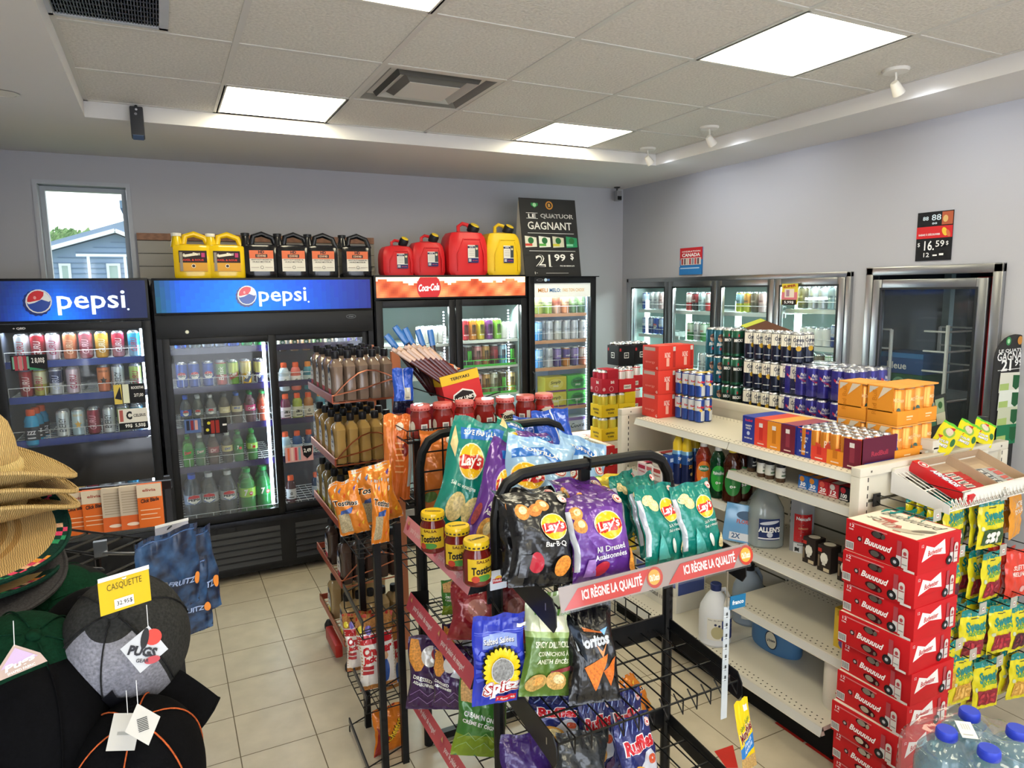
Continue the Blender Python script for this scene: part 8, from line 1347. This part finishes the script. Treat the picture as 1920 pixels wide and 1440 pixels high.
cf = MB(); cf.grid(lambda u, v: ((u-.5)*.1*(1-.3*max(0, v-.75)), -.03*sin(pi*u)*(1-max(0, v-.7)*3.3) if v < .99 else 0, v*.27), 14, 22, 'b4b6b8:clear45'); cf.grid(lambda u, v: ((u-.5)*.1*(1-.3*max(0, v-.75)), .03*sin(pi*u)*(1-max(0, v-.7)*3.3), v*.27), 14, 22, 'a8aaac:foil', flip=True)
cf.deco(lambda x, y, e: V((x, -.03*sin(pi*(x/.1+.5))*(1-max(0, y/.27-.7)*3.3)-e, y)), [('r', -.035, .05, .04, .18, 'b8282c:gloss'), ('t', 'Nexcafé', .003, .16, .06, .016, 0, .03, 0, W_), ('t', 'ESPRESSO', .003, .115, .04, .008, 0, .02, 0, 'e8b080'), ('r', -.035, .0, .04, .045, 'd0d0d0:card'), ('r', -.03, .005, -.012, .025, '2a2a2a'), ('t', '|||||', .02, .018, .03, .018, 0, .03, 0, '2a2a2a'), ('t', 'BARISTA', .0, .038, .04, .007, 0, .02, 0, '2a2a2a')], L=.02, e0=.001)
p = U(1490, 1036, 'Z', zs2); o = cf.obj('coffee_bag', ang=None); o.location = (p.x+.04, p.y, zs2); o.rotation_euler = (0, 0, -.75); tag(o, 'clear and silver coffee bag with a red label beside the vinegar jug', 'bag')
# ================================================================== end of the shelving: tray, hooks, candy bags
WT = 'e4e2da:wire'
ty0 = GY0-.003
A = U(1673, 878, 'Y', ty0); tray = empty('wire_tray', (0, 0, 0)); tag(tray, 'white sloping wire tray hung on the shelf end, holding candy boxes', 'tray')
tx0 = A.x; tx1 = tx0+.62; tyf, zb0, zf0 = 1.43, 1.172, 1.085
mb = MB(); mb.prism([(ty0, zb0+.01), (ty0, zb0-.075), (tyf, zf0-.012), (tyf, zf0+.02)], lambda y, z: V((tx0-.002, y, z)), lambda y, z: V((tx0+.001, y, z)), 'dcdad6:plastic'); mb.box((tx0, ty0-.01, zb0-.02), (tx1, ty0, zb0+.02), 'd9d5c8:plastic'); mb.obj('side_plate', tray)
mb = MB(); ns = 26
for i in range(ns+1):
    x = tx0+(tx1-tx0)*i/ns; mb.tube([(x, ty0-.01, zb0), (x, tyf, zf0), (x+.012, tyf-.012, zf0+.015), (x+.002, tyf-.004, zf0+.045)], .0022, WT, 5)
for t in (0, .5, .97, 1): mb.tube([(tx0, ty0+(tyf-ty0)*t, zb0+(zf0-zb0)*t), (tx1, ty0+(tyf-ty0)*t, zb0+(zf0-zb0)*t)], .003, WT, 6)
for i in range(ns): x = tx0+(tx1-tx0)*i/ns; mb.tube([(x, tyf-.003, zf0+.04), (x+.024, tyf, zf0)], .0022, WT, 5)
mb.obj('wires', tray)
mb = MB(); mb.add([(tx0+.07, tyf-.004, zf0+.02), (tx1, tyf-.004, zf0+.02), (tx1, tyf-.008, zf0+.062), (tx0+.07, tyf-.008, zf0+.062)], [(0, 1, 2, 3)], 'e6e4dc:plastic'); mb.box((tx0+.07, tyf-.006, zf0+.06), (tx1, tyf+.002, zf0+.064), 'e6e4dc:plastic'); mb.obj('price_rail', tray)
sl = math.atan2(zb0-zf0, ty0-tyf); LT = sqrt((zb0-zf0)**2+(ty0-tyf)**2)
def ontray(fn, name, x, t, lab, cat, mbk, dz=0, rz=0):
    o = mbk.obj(name); o.matrix_basis = Matrix.Translation((x, ty0+(tyf-ty0)*t, zb0+(zf0-zb0)*t+.005+dz)) @ Matrix.Rotation(sl, 4, 'X') @ Matrix.Rotation(rz, 4, 'Z'); return tag(o, lab, cat)
KB = 'b29a80:card'
def openbox(w, l, h, face, ops):
    mb = MB(); t = .002; mb.box((-w/2, -l/2, 0), (w/2, l/2, t), KB); mb.box((-w/2, -l/2, t), (-w/2+t, l/2, h), KB); mb.box((w/2-t, -l/2, t), (w/2, l/2, h), KB); mb.box((-w/2+t, l/2-t, t), (w/2-t, l/2, h), KB); mb.box((-w/2+t, -l/2, t), (w/2-t, -l/2+t, h*.5), KB)
    mb.deco(planemap((0, 0, t), (1, 0, 0), (0, 1, 0)), [('p', [(-w*.4, -l*.1), (w*.4, -l*.1), (w*.3, l*.3), (-w*.3, l*.3)], 'c0a98c:card')]); return mb
bxx = U(1770, 900, 'Y', (ty0+tyf)/2).x+.085; ob1 = openbox(.19, LT*.95, .04, 0, 0); ob1_ = ontray(0, 'candy_box', bxx, .5, 'open brown candy box with red bars on the white tray', 'candy box', ob1); ob2_ = ontray(0, 'candy_box', bxx+.2, .5, 'open brown candy box with grey packets at the right end of the tray', 'candy box', openbox(.2, LT*.95, .04, 0, 0))
for k in range(6):
    mbx = MB(); mbx.box((-.07, -.017, 0), (.07, .017, .008), 'b8242c:gloss', .003); mbx.deco(planemap((0, 0, .008), (1, 0, 0), (0, 1, 0)), [('r', -.03, -.01, .02, .01, 'e8e4de'), ('t', 'AIRHEADS', -.005, 0, .046, .012, 0, .03, 0, K_)]); o = ontray(0, 'candy_bar', bxx+.005, .38+.105*k, 'red candy bar in the tray box, %s from the back' % ORD[k], 'candy bar', mbx, .004+.002*(k % 2), .08*(k % 3-1)); o['group'] = 'red candy bars in the tray'
for k in range(5):
    mbx = MB(); mbx.box((-.07, -.02, 0), (.07, .02, .008), 'b9bcbc:foil', .003); mbx.deco(planemap((0, 0, .008), (1, 0, 0), (0, 1, 0)), [('r', -.05, -.014, -.01, .014, '4a4e50'), ('t', 'AIR', -.03, 0, .03, .014, 0, .03, 0, W_), ('r', .02, -.012, .06, .012, 'c8605c:gloss')]); o = ontray(0, 'candy_bar', bxx+.205, .45+.11*k, 'grey candy packet in the right tray box, %s from the back' % ORD[k], 'candy bar', mbx, .004+.002*(k % 2), .1*(k % 3-1)); o['group'] = 'grey candy packets in the tray'
mbx = MB(); mbx.box((-.02, -LT*.5, 0), (.02, LT*.48, .045), 'c8141e:gloss', .002); mbx.deco(planemap((0, 0, .045), (0, -1, 0), (1, 0, 0)), [('t', 'AIRHEADS', .01, 0, LT*.46, .034, 0, .09, .1, '1a2a6a:gloss'), ('t', 'AIRHEADS', .01, 0, LT*.45, .03, 0, .05, .1, 'e8eaf0:gloss'), ('c', -LT*.34, 0, .02, 'e8dcd8'), ('c', -LT*.34, 0, .016, 'c8141e:gloss'), ('c', -LT*.33, 0, .008, 'e8dcd8')]); ontray(0, 'candy_carton', bxx-.122, .5, 'long red carton flap lettered AIRHEADS on the left of the tray', 'carton', mbx)
for i, (bp_, tp_) in enumerate((((1757, 846), (1790, 797)), ((1802, 840), (1822, 793)), ((1840, 832), (1850, 790)))): bag('gummy', bp_, tp_, GY0+.02, GY0+.06, .085, 'yellow and green candy bag at the top of the tray, %s of three' % frm(i, 3), 'yellow and green candy bags above the tray', yaw=-.35, seed=i, cat='candy bag', thick=.6)
p, q = U(1690, 860, 'Y', GY0+.03), U(1812, 752, 'Y', GY0+.1)
sg_ = MB(); sg_.T = Matrix.Rotation(-.08, 4, 'X') @ Matrix.Rotation(-.1, 4, 'Y'); sg_.box((-.135, 0, 0), (.135, .003, .19), '242825:card'); sg_.deco(planemap((0, 0, 0), (1, 0, 0), (0, 0, 1)), [('c', -.1, .145, .017, '2f6a3a'), ('c', -.06, .145, .016, '8a5a2c'), ('r', -.02, .11, .045, .165, '9aa08c:card'), ('r', .05, .11, .115, .175, '8fa07c:card'), ('c', .015, .145, .016, '2f5a2a'), ('c', .085, .145, .016, '2f5a2a'), ('r', -.015, .06, .045, .105, '3a7058:card'), ('r', .05, .06, .115, .11, 'b8b49a:card'), ('t', 'LE QUATUOR', -.075, .105, .09, .015, 0, .02, 0, 'a8aca0'), ('t', 'GAGNANT', -.07, .078, .1, .02, 0, .02, 0, 'a8aca0')])
o = sg_.obj('small_sign'); o.location = (U(1745, 820, 'Y', 1.86).x, 1.86, GZ-.01); tag(o, 'small dark four-product promotion card standing behind the candy bags', 'sign')
# hooks with bags of sweets
def hook(x, z, y1, y0=GY0): 
    mb = MB(); mb.tube([(x, y0, z+.012), (x, y0-.02, z), (x, y1, z), (x, y1-.008, z+.012)], .0026, '3a3a3c:metal', 6); mb.tube([(x, y0, z+.03), (x, y0-.02, z+.035), (x, y1-.012, z+.035)], .002, '3a3a3c:metal', 6); mb.box((x-.02, y0-.004, z-.01), (x+.02, y0, z+.04), '2a2a2c')
    mb.box((x-.022, y1-.016, z-.0), (x+.022, y1-.0145, z+.045), 'c8c4b8:clear60'); mb.deco(planemap((x, y1-.0165, z+.02), (1, 0, 0), (0, 0, 1)), [('r', -.007, -.007, .007, .007, 'ece8e0'), ('r', -.004, -.003, .004, .003, 'a0505a')]); o = mb.obj('display_hook'); return tag(o, None, 'hook', 'display hooks with price flags')
rows_ = [(1.02, [('cd_w', 1870, 983), ('cd_w', 1800, 990), ('cd_p', 1745, 1025), ('cd_orange', 1918, 965)]), (.85, [('cd_d', 1790, 1090), ('cd_r', 1868, 1085), ('cd_mix', 1918, 1080)]), (.64, [('cd_r', 1762, 1190), ('cd_r', 1888, 1182), ('cd_r', 1830, 1195), ('cd_d', 1925, 1180)]), (.45, [('cd_y', 1786, 1262), ('cd_r', 1862, 1290), ('cd_y', 1812, 1280), ('cd_y', 1925, 1270)])]
k_ = 0
for r_i, (_z, its) in enumerate(rows_):
    for i, (kd, px, py) in enumerate(its):
        y1 = 1.44 if r_i < 2 else 1.4
        C0 = U(px, py, 'Y', y1); h_ = hook(C0.x, C0.z+.1, y1); h_['label'] = 'hook with clear price flag, row %d, %s from the beer tower' % (r_i+1, ORD[i]); h_['label'] = 'display hook with clear price flag, %s row, %s from the beer tower' % (ORD[r_i], ORD[i])
        for d_ in range(4):
            y_ = y1+.004+.042*d_+.02; P_ = bagproto(kd, (k_) % 5); k_ += 1
            P_.place((C0.x+random.uniform(-.006, .006)-.004*d_, y_, C0.z-.1+random.uniform(-.004, .004)), (random.uniform(-.05, .02), random.uniform(-.06, .06), random.uniform(-.2, .2)), lab16(DES[kd][0], '%s on the hook' % ('foremost', 'second', 'third', 'rearmost')[d_], '%s hook row' % ORD[r_i], '%s hook' % ORD[i]), 'candy bag', 'candy bags on the shelf end hooks', (.13/BW, .65, .2/BH))
# ================================================================== water jugs in shrink wrap, bottom right
wb = 'a8cfdc:pet14'
P0 = U(1830, 1372, 'Z', .62)
wpk = empty('water_pack', (0, 0, 0)); tag(wpk, 'shrink-wrapped pack of large blue-capped water bottles at the bottom right corner', 'water pack')
capz = {}
caps = [(1740, 1350), (1835, 1385), (1775, 1332) if 0 else (1815, 1335), (1905, 1365)]
for i, (px, py) in enumerate(((1775, 1372), (1818, 1336), (1855, 1408), (1908, 1370))):
    c = U(px, py, 'Z', .66); x, y, z = c
    mb = MB().lathe([(.07, -.29, wb), (.075, -.27, wb), (.075, -.2, wb), (.07, -.19, wb), (.075, -.18, wb), (.075, -.1, wb), (.068, -.06, wb), (.045, -.03, wb), (.022, -.015, wb), (.02, -.0, wb)], (x, y, z), 24)
    mb.lathe([(.068, -.285, '7fb0c0:pet25'), (.071, -.1, '7fb0c0:pet25'), (.05, -.06, '7fb0c0:pet25'), (0, -.055, '7fb0c0:pet25')], (x, y, z), 24); bo = mb.obj('bottle', wpk)
    MB().lathe([(.026, -.018, '2a3cb4:plastic'), (.028, -.014, '2a3cb4:plastic'), (.027, .004, '2f42bc:plastic'), (.024, .009, '3a4cc0:plastic'), (.0, .0095, '3a4cc0:plastic')], (x, y, z), 24).obj('cap', bo)
cx_, cy_ = U(1840, 1375, 'Z', .66).x, U(1840, 1375, 'Z', .66).y
def film(u, v):
    t = 2*pi*u; q = (abs(cos(t))**5+abs(sin(t))**5)**(-1/5); r = .165*q
    if v < .55: z = .36+.24*v/.55; rr = r
    else: w = (v-.55)/.45; rr = r*(1-w**1.6); z = .6+.055*w**.5+.012*sin(5*t+9*w)
    rr += .003*sin(17*t+7*v)+.002*sin(31*t-11*v); return V((cx_+rr*cos(t), cy_+rr*sin(t), z+.003*sin(13*t)))
MB().grid(film, 72, 30, 'e4f0f6:clear5').obj('plastic_film', wpk, ang=None)
c = U(1812, 1371, 'Z', .665); mb = MB(); mb.box((-.02, -.03, 0), (.02, .03, .0008), 'e8e6de:card'); mb.deco(planemap((0, 0, .0008), (1, 0, 0), (0, 1, 0)), [('t', '||||', 0, .01, .02, .02, 0, .01, 0, 'b8b4aa'), ('r', -.015, -.02, .01, -.018, '8a8a8a')]); o = mb.obj('price_sticker', wpk); o.location = c+V((0, 0, .004)); o.rotation_euler = (.2, 0, -.7)
st = MB(); st.box((cx_-.19, cy_-.18, 0), (cx_+.19, cy_+.18, .355), '27406a:card', .004); st.box((cx_-.2, cy_-.19, .355), (cx_+.2, cy_+.19, .362), '9aa4a8:card'); o = st.obj('water_case'); tag(o, 'closed dark case under the shrink-wrapped water bottles', 'case')
# ================================================================== hat rack on the left
ux_, uy_ = V((.707, .707, 0)), V((.707, -.707, 0))          # along the rack, and out towards the aisle
hr = empty('hat_rack', (0, 0, 0)); tag(hr, 'black wire grid rack of hats and caps at the left edge of the photo', 'rack')
E0 = D(262, 1012, 1.5); E0 = V((E0.x, E0.y, E0.z)); ht = E0.z
def hp(s_, o_, z): return V((E0.x, E0.y, z))-ux_*s_+uy_*o_
mb = MB(); z = ht
for k in range(24): mb.tube([hp(0, 0, ht-.045*k), hp(1.1, 0, ht-.045*k)], .0032, '111113:wire', 5)
mb.obj('wire_grid', hr)
mb = MB()
for k in range(12): mb.tube([hp(.1*k, -.006, ht), hp(.1*k, -.006, .05)], .0055 if k % 3 else .009, '111113:wire', 6)
mb.obj('uprights', hr)
mb = MB()
for k in range(6): mb.tube([hp(0, -.05*k, ht), hp(1.1, -.05*k, ht)], .003, '111113:wire', 5)
for k in range(12): mb.tube([hp(.1*k, .0, ht+.003), hp(.1*k, -.27, ht+.003)], .003, '111113:wire', 5)
mb.obj('top_wires', hr); a = U(345, 1150, 'Y', 1.62)
mb = MB(); q = D(327, 1200, 1.55); mb.bar((q.x, q.y, .0), (q.x, q.y, q.z+.12), .012, .012, '111113:wire'); mb.obj('front_post', hr)
def peg(s_, z, L, tagc=None, lab='', txt=None, at=None):
    mb = MB(); mb.tube([hp(s_, 0, z), hp(s_, .01, z-.012), hp(s_, L, z-.002), hp(s_, L+.01, z+.008)], .0032, 'c9cbcd:metal', 7)
    if at: mb.tube([hp(s_, L, z-.002), at], .0032, 'c9cbcd:metal', 7)
    P = hp(s_, .005, z); mb.box((P.x-.012, P.y-.006, P.z-.018), (P.x+.012, P.y+.006, P.z+.014), 'c9cbcd:metal'); o = mb.obj('peg_hook'); tag(o, lab, 'hook')
    if tagc:
        c = at or hp(s_, L+.012, z+.012); rx = V((.93, .37, 0)); t = MB(); n = planemap(c+V((0, 0, -.022)), rx, V((0, 0, 1)))
        t.add([n(-.033, -.024), n(.033, -.024), n(.033, .024), n(-.033, .024)], [(0, 1, 2, 3)], tagc); t.add([n(-.033, .024, .002), n(.033, .024, .002), n(.033, .03, .002), n(-.033, .03, .002)], [(0, 1, 2, 3)], 'e6e6e2:gloss')
        if txt: t.deco(n, [('t', txt, 0, .012, .045, .011, 0, .0, 0, '5a4a18'), ('r', -.015, -.02, .01, -.006, 'e8e4d8'), ('t', '32.95$', -.002, -.013, .02, .007, 0, .01, 0, '3a3a3a')])
        t.obj('price_tag', o)['label'] = 'price tag on the hook end'
    return o
peg(.28, ht-.09, .2, 'c9aa16:plastic', 'chrome hook with a yellow price tag holding the grey cap', 'CASQUETTE', D(232, 1082, .96))
peg(.1, ht+.02, .1, 'cfcfe0:clear70', 'chrome hook with a clear tag nearest the wide blue cooler', None, D(322, 985, 1.4))
# straw hats
def hat(a, b, curl, droop, cr, ch, k, band, edge=None, kunder=None, n=48):
    """brim with curled sides, crown, hat band: parts"""
    def S(u, v, e=0):
        t = 2*pi*u; r0 = cr; R = 1/sqrt((cos(t)/a)**2+(sin(t)/b)**2); r = r0*.98+(R-r0*.98)*v
        x, y = r*cos(t), r*sin(t); return V((x, y, e+curl*(abs(sin(t))**1.6)*v**2-droop*(cos(t)**2)*v**2))
    br = MB().grid(lambda u, v: S(u, v), n, 12, k, paint=edge); br.grid(lambda u, v: S(u, v, -.004), n, 12, kunder or k, flip=True)
    if not edge: br.tube([S(i/n, 1, -.002) for i in range(n+1)], .0045, k, 6)
    else: br.tube([S(i/n, 1, -.002) for i in range(n+1)], .004, '15352c:cloth', 6)
    cw = MB().lathe([(cr, -.002, k), (cr*.99, ch*.25, k), (cr*.93, ch*.55, k), (cr*.83, ch*.8, k), (cr*.66, ch*.96, k), (cr*.4, ch*.99, k), (cr*.15, ch*.88, k), (0, ch*.86, k)], n=32, sx=1.08, sy=.92)
    parts = [('brim', br), ('crown', cw)]
    if band: bd = MB().lathe([(cr*1.0, .0, band), (cr*1.05, .006, band), (cr*1.05, .026, band), (cr*.995, .032, band)], n=32, sx=1.08, sy=.92); parts.append(('hat_band', bd))
    return Proto('hat', None, parts, ang=.9)
ST = 'c6a66c:straw'; H0 = D(-52, 945, 1.25)
HC = Vector((H0.x, H0.y, 0)); z1 = D(157, 893, 1.3).z
hs = hat(.175, .15, .045, .015, .083, .125, ST, 'dcc182:straw')
for k in range(3): hs.place((HC.x-.012, HC.y, z1+.012-.03*k), (.06, .03, .35), 'straw cowboy hat, %s of the nested stack of three' % ('topmost', 'middle', 'lowest')[k], 'hat', 'nested straw cowboy hats')
# crown cut-outs on the top hat
def floral(u, v):
    if v < .8: return 'b98d50:straw' if int(v*22) % 4 == 0 else 'd0ab70:straw'
    h_ = int(u*96); q = (h_*7+int(v*24)*13) % 11
    return ('d8486a:cloth', '16302a:cloth', '16302a:cloth', 'e0b08c:cloth', '1a3a30:cloth', '16302a:cloth', 'd8903a:cloth', '16302a:cloth', '2f8a5c:cloth', '14302a:cloth', 'c8405c:cloth')[q]
hf = hat(.21, .19, .035, .0, .085, .11, 'c9a468:straw', '6a5030:straw', floral, '1c2a26:cloth', n=96)
for k in range(2): c = D(-40, 985+32*k, 1.22); hf.place((c.x-.075, c.y, D(150, 960+35*k, 1.28).z-.01), (.42, .1, .2+.8*k), ('upper', 'lower')[k]+' straw sun hat with a floral cloth edge under the cowboy hats', 'hat', 'floral-edged straw sun hats')
hg = hat(.2, .19, .02, .0, .085, .03, '3c3a3c:cloth', None, None, '4a484c:cloth'); c = D(-45, 1050, 1.2); hg.place((c.x-.07, c.y, D(140, 1015, 1.25).z-.03), (.3, .1, .2), 'dark grey sun hat at the bottom of the hat stack', 'hat')
# baseball caps
def cap(body, front, bill, under, ops=(), stitch=None, back=True, net=None):
    r = .088; n = 32
    def dome(u, v, e=0):
        t = 2*pi*u; p = v*pi/2*.985; rr = r*cos(p)**.8; return V((rr*sin(t)*.93, -rr*cos(t)*1.06, .115*sin(p)**.9+e)).lerp(V((0, 0, 0)), 0)*(1+e/r)
    def pnt(u, v):
        a = min(u, 1-u)
        if front and a < .155 and v < .78: return front
        if back and abs(u-.5) < .09 and v < .42: return '1c1c1e:cloth'
        return net if net and a > .2 else body
    dm = MB().grid(lambda u, v: dome(u, v), n*2, 20, body, paint=pnt)
    for i in range(6): dm.tube([dome(i/6+.0, .03+.93*j/12, .001) for j in range(13)], .0011, stitch or body, 4)
    if ops: dm.deco(lambda x, y, e: dome((x/(2*pi*.09)) % 1, y/.14, e+.0012), list(ops), L=.008, e0=.0012, de=.0006)
    bl = MB(); 
    def bil(u, v, e=0): a = (u-.5)*2.35; r0 = .088; R = r0+.075*v*cos(a*.62)**.8; return V((R*sin(a)*.95, -R*cos(a)*1.04-.0*v, -.018*v*v-.035*(sin(a)**2)*v+.004+e))
    bl.grid(lambda u, v: bil(u, v), 28, 8, bill); bl.grid(lambda u, v: bil(u, v, -.004), 28, 8, under, flip=True); bl.tube([bil(i/20, 1, -.002) for i in range(21)], .0028, bill, 5)
    return Proto('baseball_cap', None, [('crown', dm), ('bill', bl), ('button', MB().lathe([(.009, .113, body), (.008, .119, body), (0, .121, body)], n=12))]+([('snap_strap', MB().bar((-.035, .09, .008), (.035, .09, .008), .002, .016, '55565a:plastic'))] if back else []), ang=None)
def putcap(P, px, py, d, rx, ry, rz, lab, grp='baseball caps on the hat rack', sc=1):
    c = D(px, py, d); m = Matrix.Rotation(rz, 4, 'Z') @ Matrix.Rotation(ry, 4, 'Y') @ Matrix.Rotation(rx, 4, 'X'); o = P.place(c, 0, lab, 'cap', grp, sc); o.rotation_mode = 'QUATERNION'; o.rotation_quaternion = m.to_quaternion(); return o
GRY = '2e2e2d:knit'
cg = cap(GRY, '7c7c84:knit', '09090b:cloth', 'a07850:cloth', [('p', [(-.01, .03), (.016, .05), (.02, .036), (.036, .03), (.016, .012)], '16161a')], '232324:cloth')
putcap(cg, 240, 1212, 1.09, .72, .12, -.25, 'charcoal cap with light grey front panels, hanging under the yellow tag', sc=1.1)
putcap(cap('0a0a0d:cloth', '77777c:knit', '08080a:cloth', 'a07850:cloth'), 185, 1215, 1.2, .95, .1, -.3, 'black cap with a grey stripe directly behind the charcoal cap', sc=1.1)
putcap(cap('0a2a1b:cloth', None, '0d0d10:cloth', '111114:cloth', [('c', .04, .05, .026, 'c8c8bc'), ('c', .04, .05, .0245, '0d2419'), ('t', 'TRUCKS', .04, .062, .03, .007, 0, .02, 0, 'c8c8bc'), ('t', 'ROUTE', .04, .05, .03, .008, 0, .03, 0, 'd8d8cc'), ('t', 'OUTDOORS', .04, .039, .03, .006, 0, .02, 0, 'c8c8bc')], '0a2a1c:cloth', back=False), 35, 1315, 1.02, .5, .05, .5, 'dark green cap with a round badge at the left edge', sc=1.18)
putcap(cap('0d3020:cloth', None, '0d0d10:cloth', '0d0d10:cloth'), 130, 1165, 1.32, .9, .1, -.3, 'green cap mostly hidden behind the charcoal cap', sc=1.1)
putcap(cap('08080a:cloth', None, '08080a:cloth', '08080a:cloth', [('p', [(.04, .05), (.075, .058), (.08, .02), (.055, -.0), (.03, .015)], 'd8602c:gloss'), ('p', [(.043, .046), (.071, .053), (.075, .022), (.055, .005), (.034, .018)], '141216:cloth'), ('t', '66', .055, .025, .026, .022, 0, .03, 0, 'd8602c:gloss'), ('t', 'ROUTE', .058, .044, .024, .006, 0, .02, 0, 'd8602c')], 'b0542c:cloth'), 262, 1468, 1.0, .3, .1, -.2, 'black cap with orange stitching and an orange road badge at the bottom', sc=1.08)
putcap(cap('08080a:cloth', None, '0a0a0c:cloth', '18181b:cloth'), 62, 1395, 1.0, .1, .1, .4, 'plain black cap under the green cap at the bottom left', sc=1.3)
bt = MB(); A_, B_ = D(228, 1378, .98), D(150, 1445, .96); bt.bar(A_, B_, .03, .003, 'a8442c:cloth'); tag(bt.obj('cap_strap'), 'orange ribbed strap of a cap at the bottom left', 'strap')
peg(.42, D(232, 1322, 1.02).z, .2, 'd0d4d6:clear40', 'chrome hook with an empty clear tag above the black and orange cap'); peg(.85, D(20, 1180, 1.0).z, .12, 'd0d4d6:clear40', 'chrome hook with an empty clear tag above the green cap')
def swing(px, py, d, w, h, base, ops, lab, rot=0.3):
    c = D(px, py, d); f = (c-V((0, 0, CH))).normalized(); x = V((0, 0, 1)).cross(f).normalized()*-1; y = x.cross(f)*-1; y = f.cross(x)*-1
    if y.z < 0: y = -y
    if x.dot(_r) < 0: x = -x
    X = x*cos(rot)+y*sin(rot); Y = -x*sin(rot)+y*cos(rot); pm2 = planemap(c, X, Y); mb = MB(); pts = [(-w/2, 0), (0, -h/2), (w/2, 0), (0, h/2)] if ops[0] == 'd' else ([(-w/2, -h*.3), (w/2, -h*.3), (w*.42, 0), (.0, h/2), (-w*.42, 0)] if ops[0] == 'h' else [(-w/2, -h/2), (w/2, -h/2), (w/2, h/2), (-w/2, h/2)])
    mb.prism(pts, lambda a, b: pm2(a, b, 0), lambda a, b: pm2(a, b, -.0012), base); mb.deco(pm2, list(ops[1:]), e0=.0006)
    T2 = c+V((0, 0, h/2)); mb.tube([pm2(0, h*.45), pm2(0, h*.45)+V((0, .01, .03))], .0006, 'c8c8c8', 4); return tag(mb.obj('swing_tag'), lab, 'tag')
swing(271, 1217, .96, .06, .062, 'b4b6bb:card', ['d', ('e', .008, .016, .011, .011, 0, 'c03a30'), ('e', -.002, .014, .005, .014, 0, '141418'), ('t', 'PUGS', -.002, -.003, .036, .013, -.1, .05, .1, '1c1c24'), ('e', .012, -.014, .01, .005, .3, 'a84048'), ('t', 'GEAR', .0, -.015, .016, .005, 0, .02, 0, '2a2a34')], 'white diamond tag with a dark logo on the charcoal cap', -.25)
swing(36, 1240, .88, .055, .045, 'b09a90:card', ['h', ('p', [(-.02, -.002), (.02, -.002), (.0, .018)], 'b8a0c0:card'), ('t', 'Pugs', 0, -.003, .034, .01, .1, .03, .2, 'f0ece8'), ('t', 'SHAPED FABRIC', 0, -.01, .03, .003, 0, .01, 0, 'f0ece8')], 'small pink and violet hexagonal tag on the green cap', .15)
swing(268, 1358, .9, .042, .055, 'b8b5ae:card', ['d', ('t', '||||||||', .0, .0, .016, .012, 1.5, .03, 0, '2a2a2a')], 'white barcode tag on the black and orange cap', .15)
swing(233, 1372, .92, .034, .045, 'b0ada6:card', ['r', ('r', -.008, -.004, .008, .0, '8a8a84')], 'plain white tag left of the barcode tag', -.3)
# floral fabric goods behind the grid
fm = MB(); fm.grid(lambda u, v: hp(.25+.6*u, -.03-.02*sin(9*u), ht-.08-.2*v), 30, 12, None, paint=lambda u, v: ('3f6a6c:cloth', 'c8743c:cloth', 'b8405a:cloth', '7f9a94:cloth', '20403c:cloth', 'd8c0a8:cloth')[int(u*30)*5 % 6 if (int(u*17)+int(v*7)) % 2 else int(v*12)*3 % 6]); tag(fm.obj('scarf'), 'floral teal and orange fabric hanging behind the black wire grid', 'scarf')
# pouches and boxes at the far end
bag('jeans', (322, 1150), (312, 998), 1.48, 1.45, .125, 'dark blue marbled snack pouch hanging left of the other at the rack end', 'dark blue marbled pouches', yaw=.5, seed=1)
bag('jeans', (368, 1160), (340, 1005), 1.6, 1.57, .13, 'dark blue marbled snack pouch nearest the floor tiles', 'dark blue marbled pouches', yaw=.5, seed=2)
bag('jeans', (345, 1195), (330, 1060), 1.52, 1.5, .12, 'lower dark blue marbled pouch with an orange fruit corner', 'dark blue marbled pouches', yaw=.3, seed=3)
obx = Proto('hanging_box', carton('x', .075, .02, .15, 'dd6a22', [('r', -.037, .105, .037, .15, 'd9c9b0:card'), ('t', 'Click Blade', 0, .095, .055, .014, .1, .03, .2, K_), ('t', 'elivia', 0, .13, .04, .01, 0, .02, 0, 'a03a28'), ('r', -.03, .06, .03, .063, 'f0c8a0'), ('r', -.03, .045, .02, .048, 'f0c8a0'), ('r', -.03, .03, .028, .033, 'f0c8a0')]))
obk = Proto('hanging_box', carton('x', .075, .02, .15, 'c9baa4', [('r', -.037, .0, .037, .05, 'd8642a:card'), *[('r', -.03, .06+.009*i, .03, .063+.009*i, 'a89a84') for i in range(9)], ('e', .0, .02, .02, .006, 0, 'f0d8c0')]))
for i, (px, k) in enumerate(((150, 0), (184, 0), (220, 1), (253, 1), (286, 0))): p = D(px, 1002-4*i, 2.35); (obk if k else obx).place((p.x, p.y, p.z), -.1, '%s hanging box, %s of five behind the hat rack' % (('orange', 'pale')[k], frm(i, 5)), 'box', 'hanging boxes behind the hat rack')
pl_, pr_ = D(140, 935, 2.42), D(305, 925, 2.42); mb = MB(); mb.bar(pl_+V((-.3, 0, .03)), pr_+V((.03, 0, .03)), .02, .03, '1b1b1e:plastic')
for px in (163, 202, 237, 270): p = D(px, 950, 2.38); mb.tube([p+V((0, .04, .02)), p+V((0, -.05, -.0))], .003, 'd8d8d8:metal', 5)
for xx in (pl_.x-.28, pr_.x+.015): mb.box((xx-.01, pl_.y-.0, 0), (xx+.01, pl_.y+.02, pl_.z+.04), '1b1b1e:plastic')
o = mb.obj('display_bar'); tag(o, 'black display bar with short pegs in front of the left cooler', 'display rail')
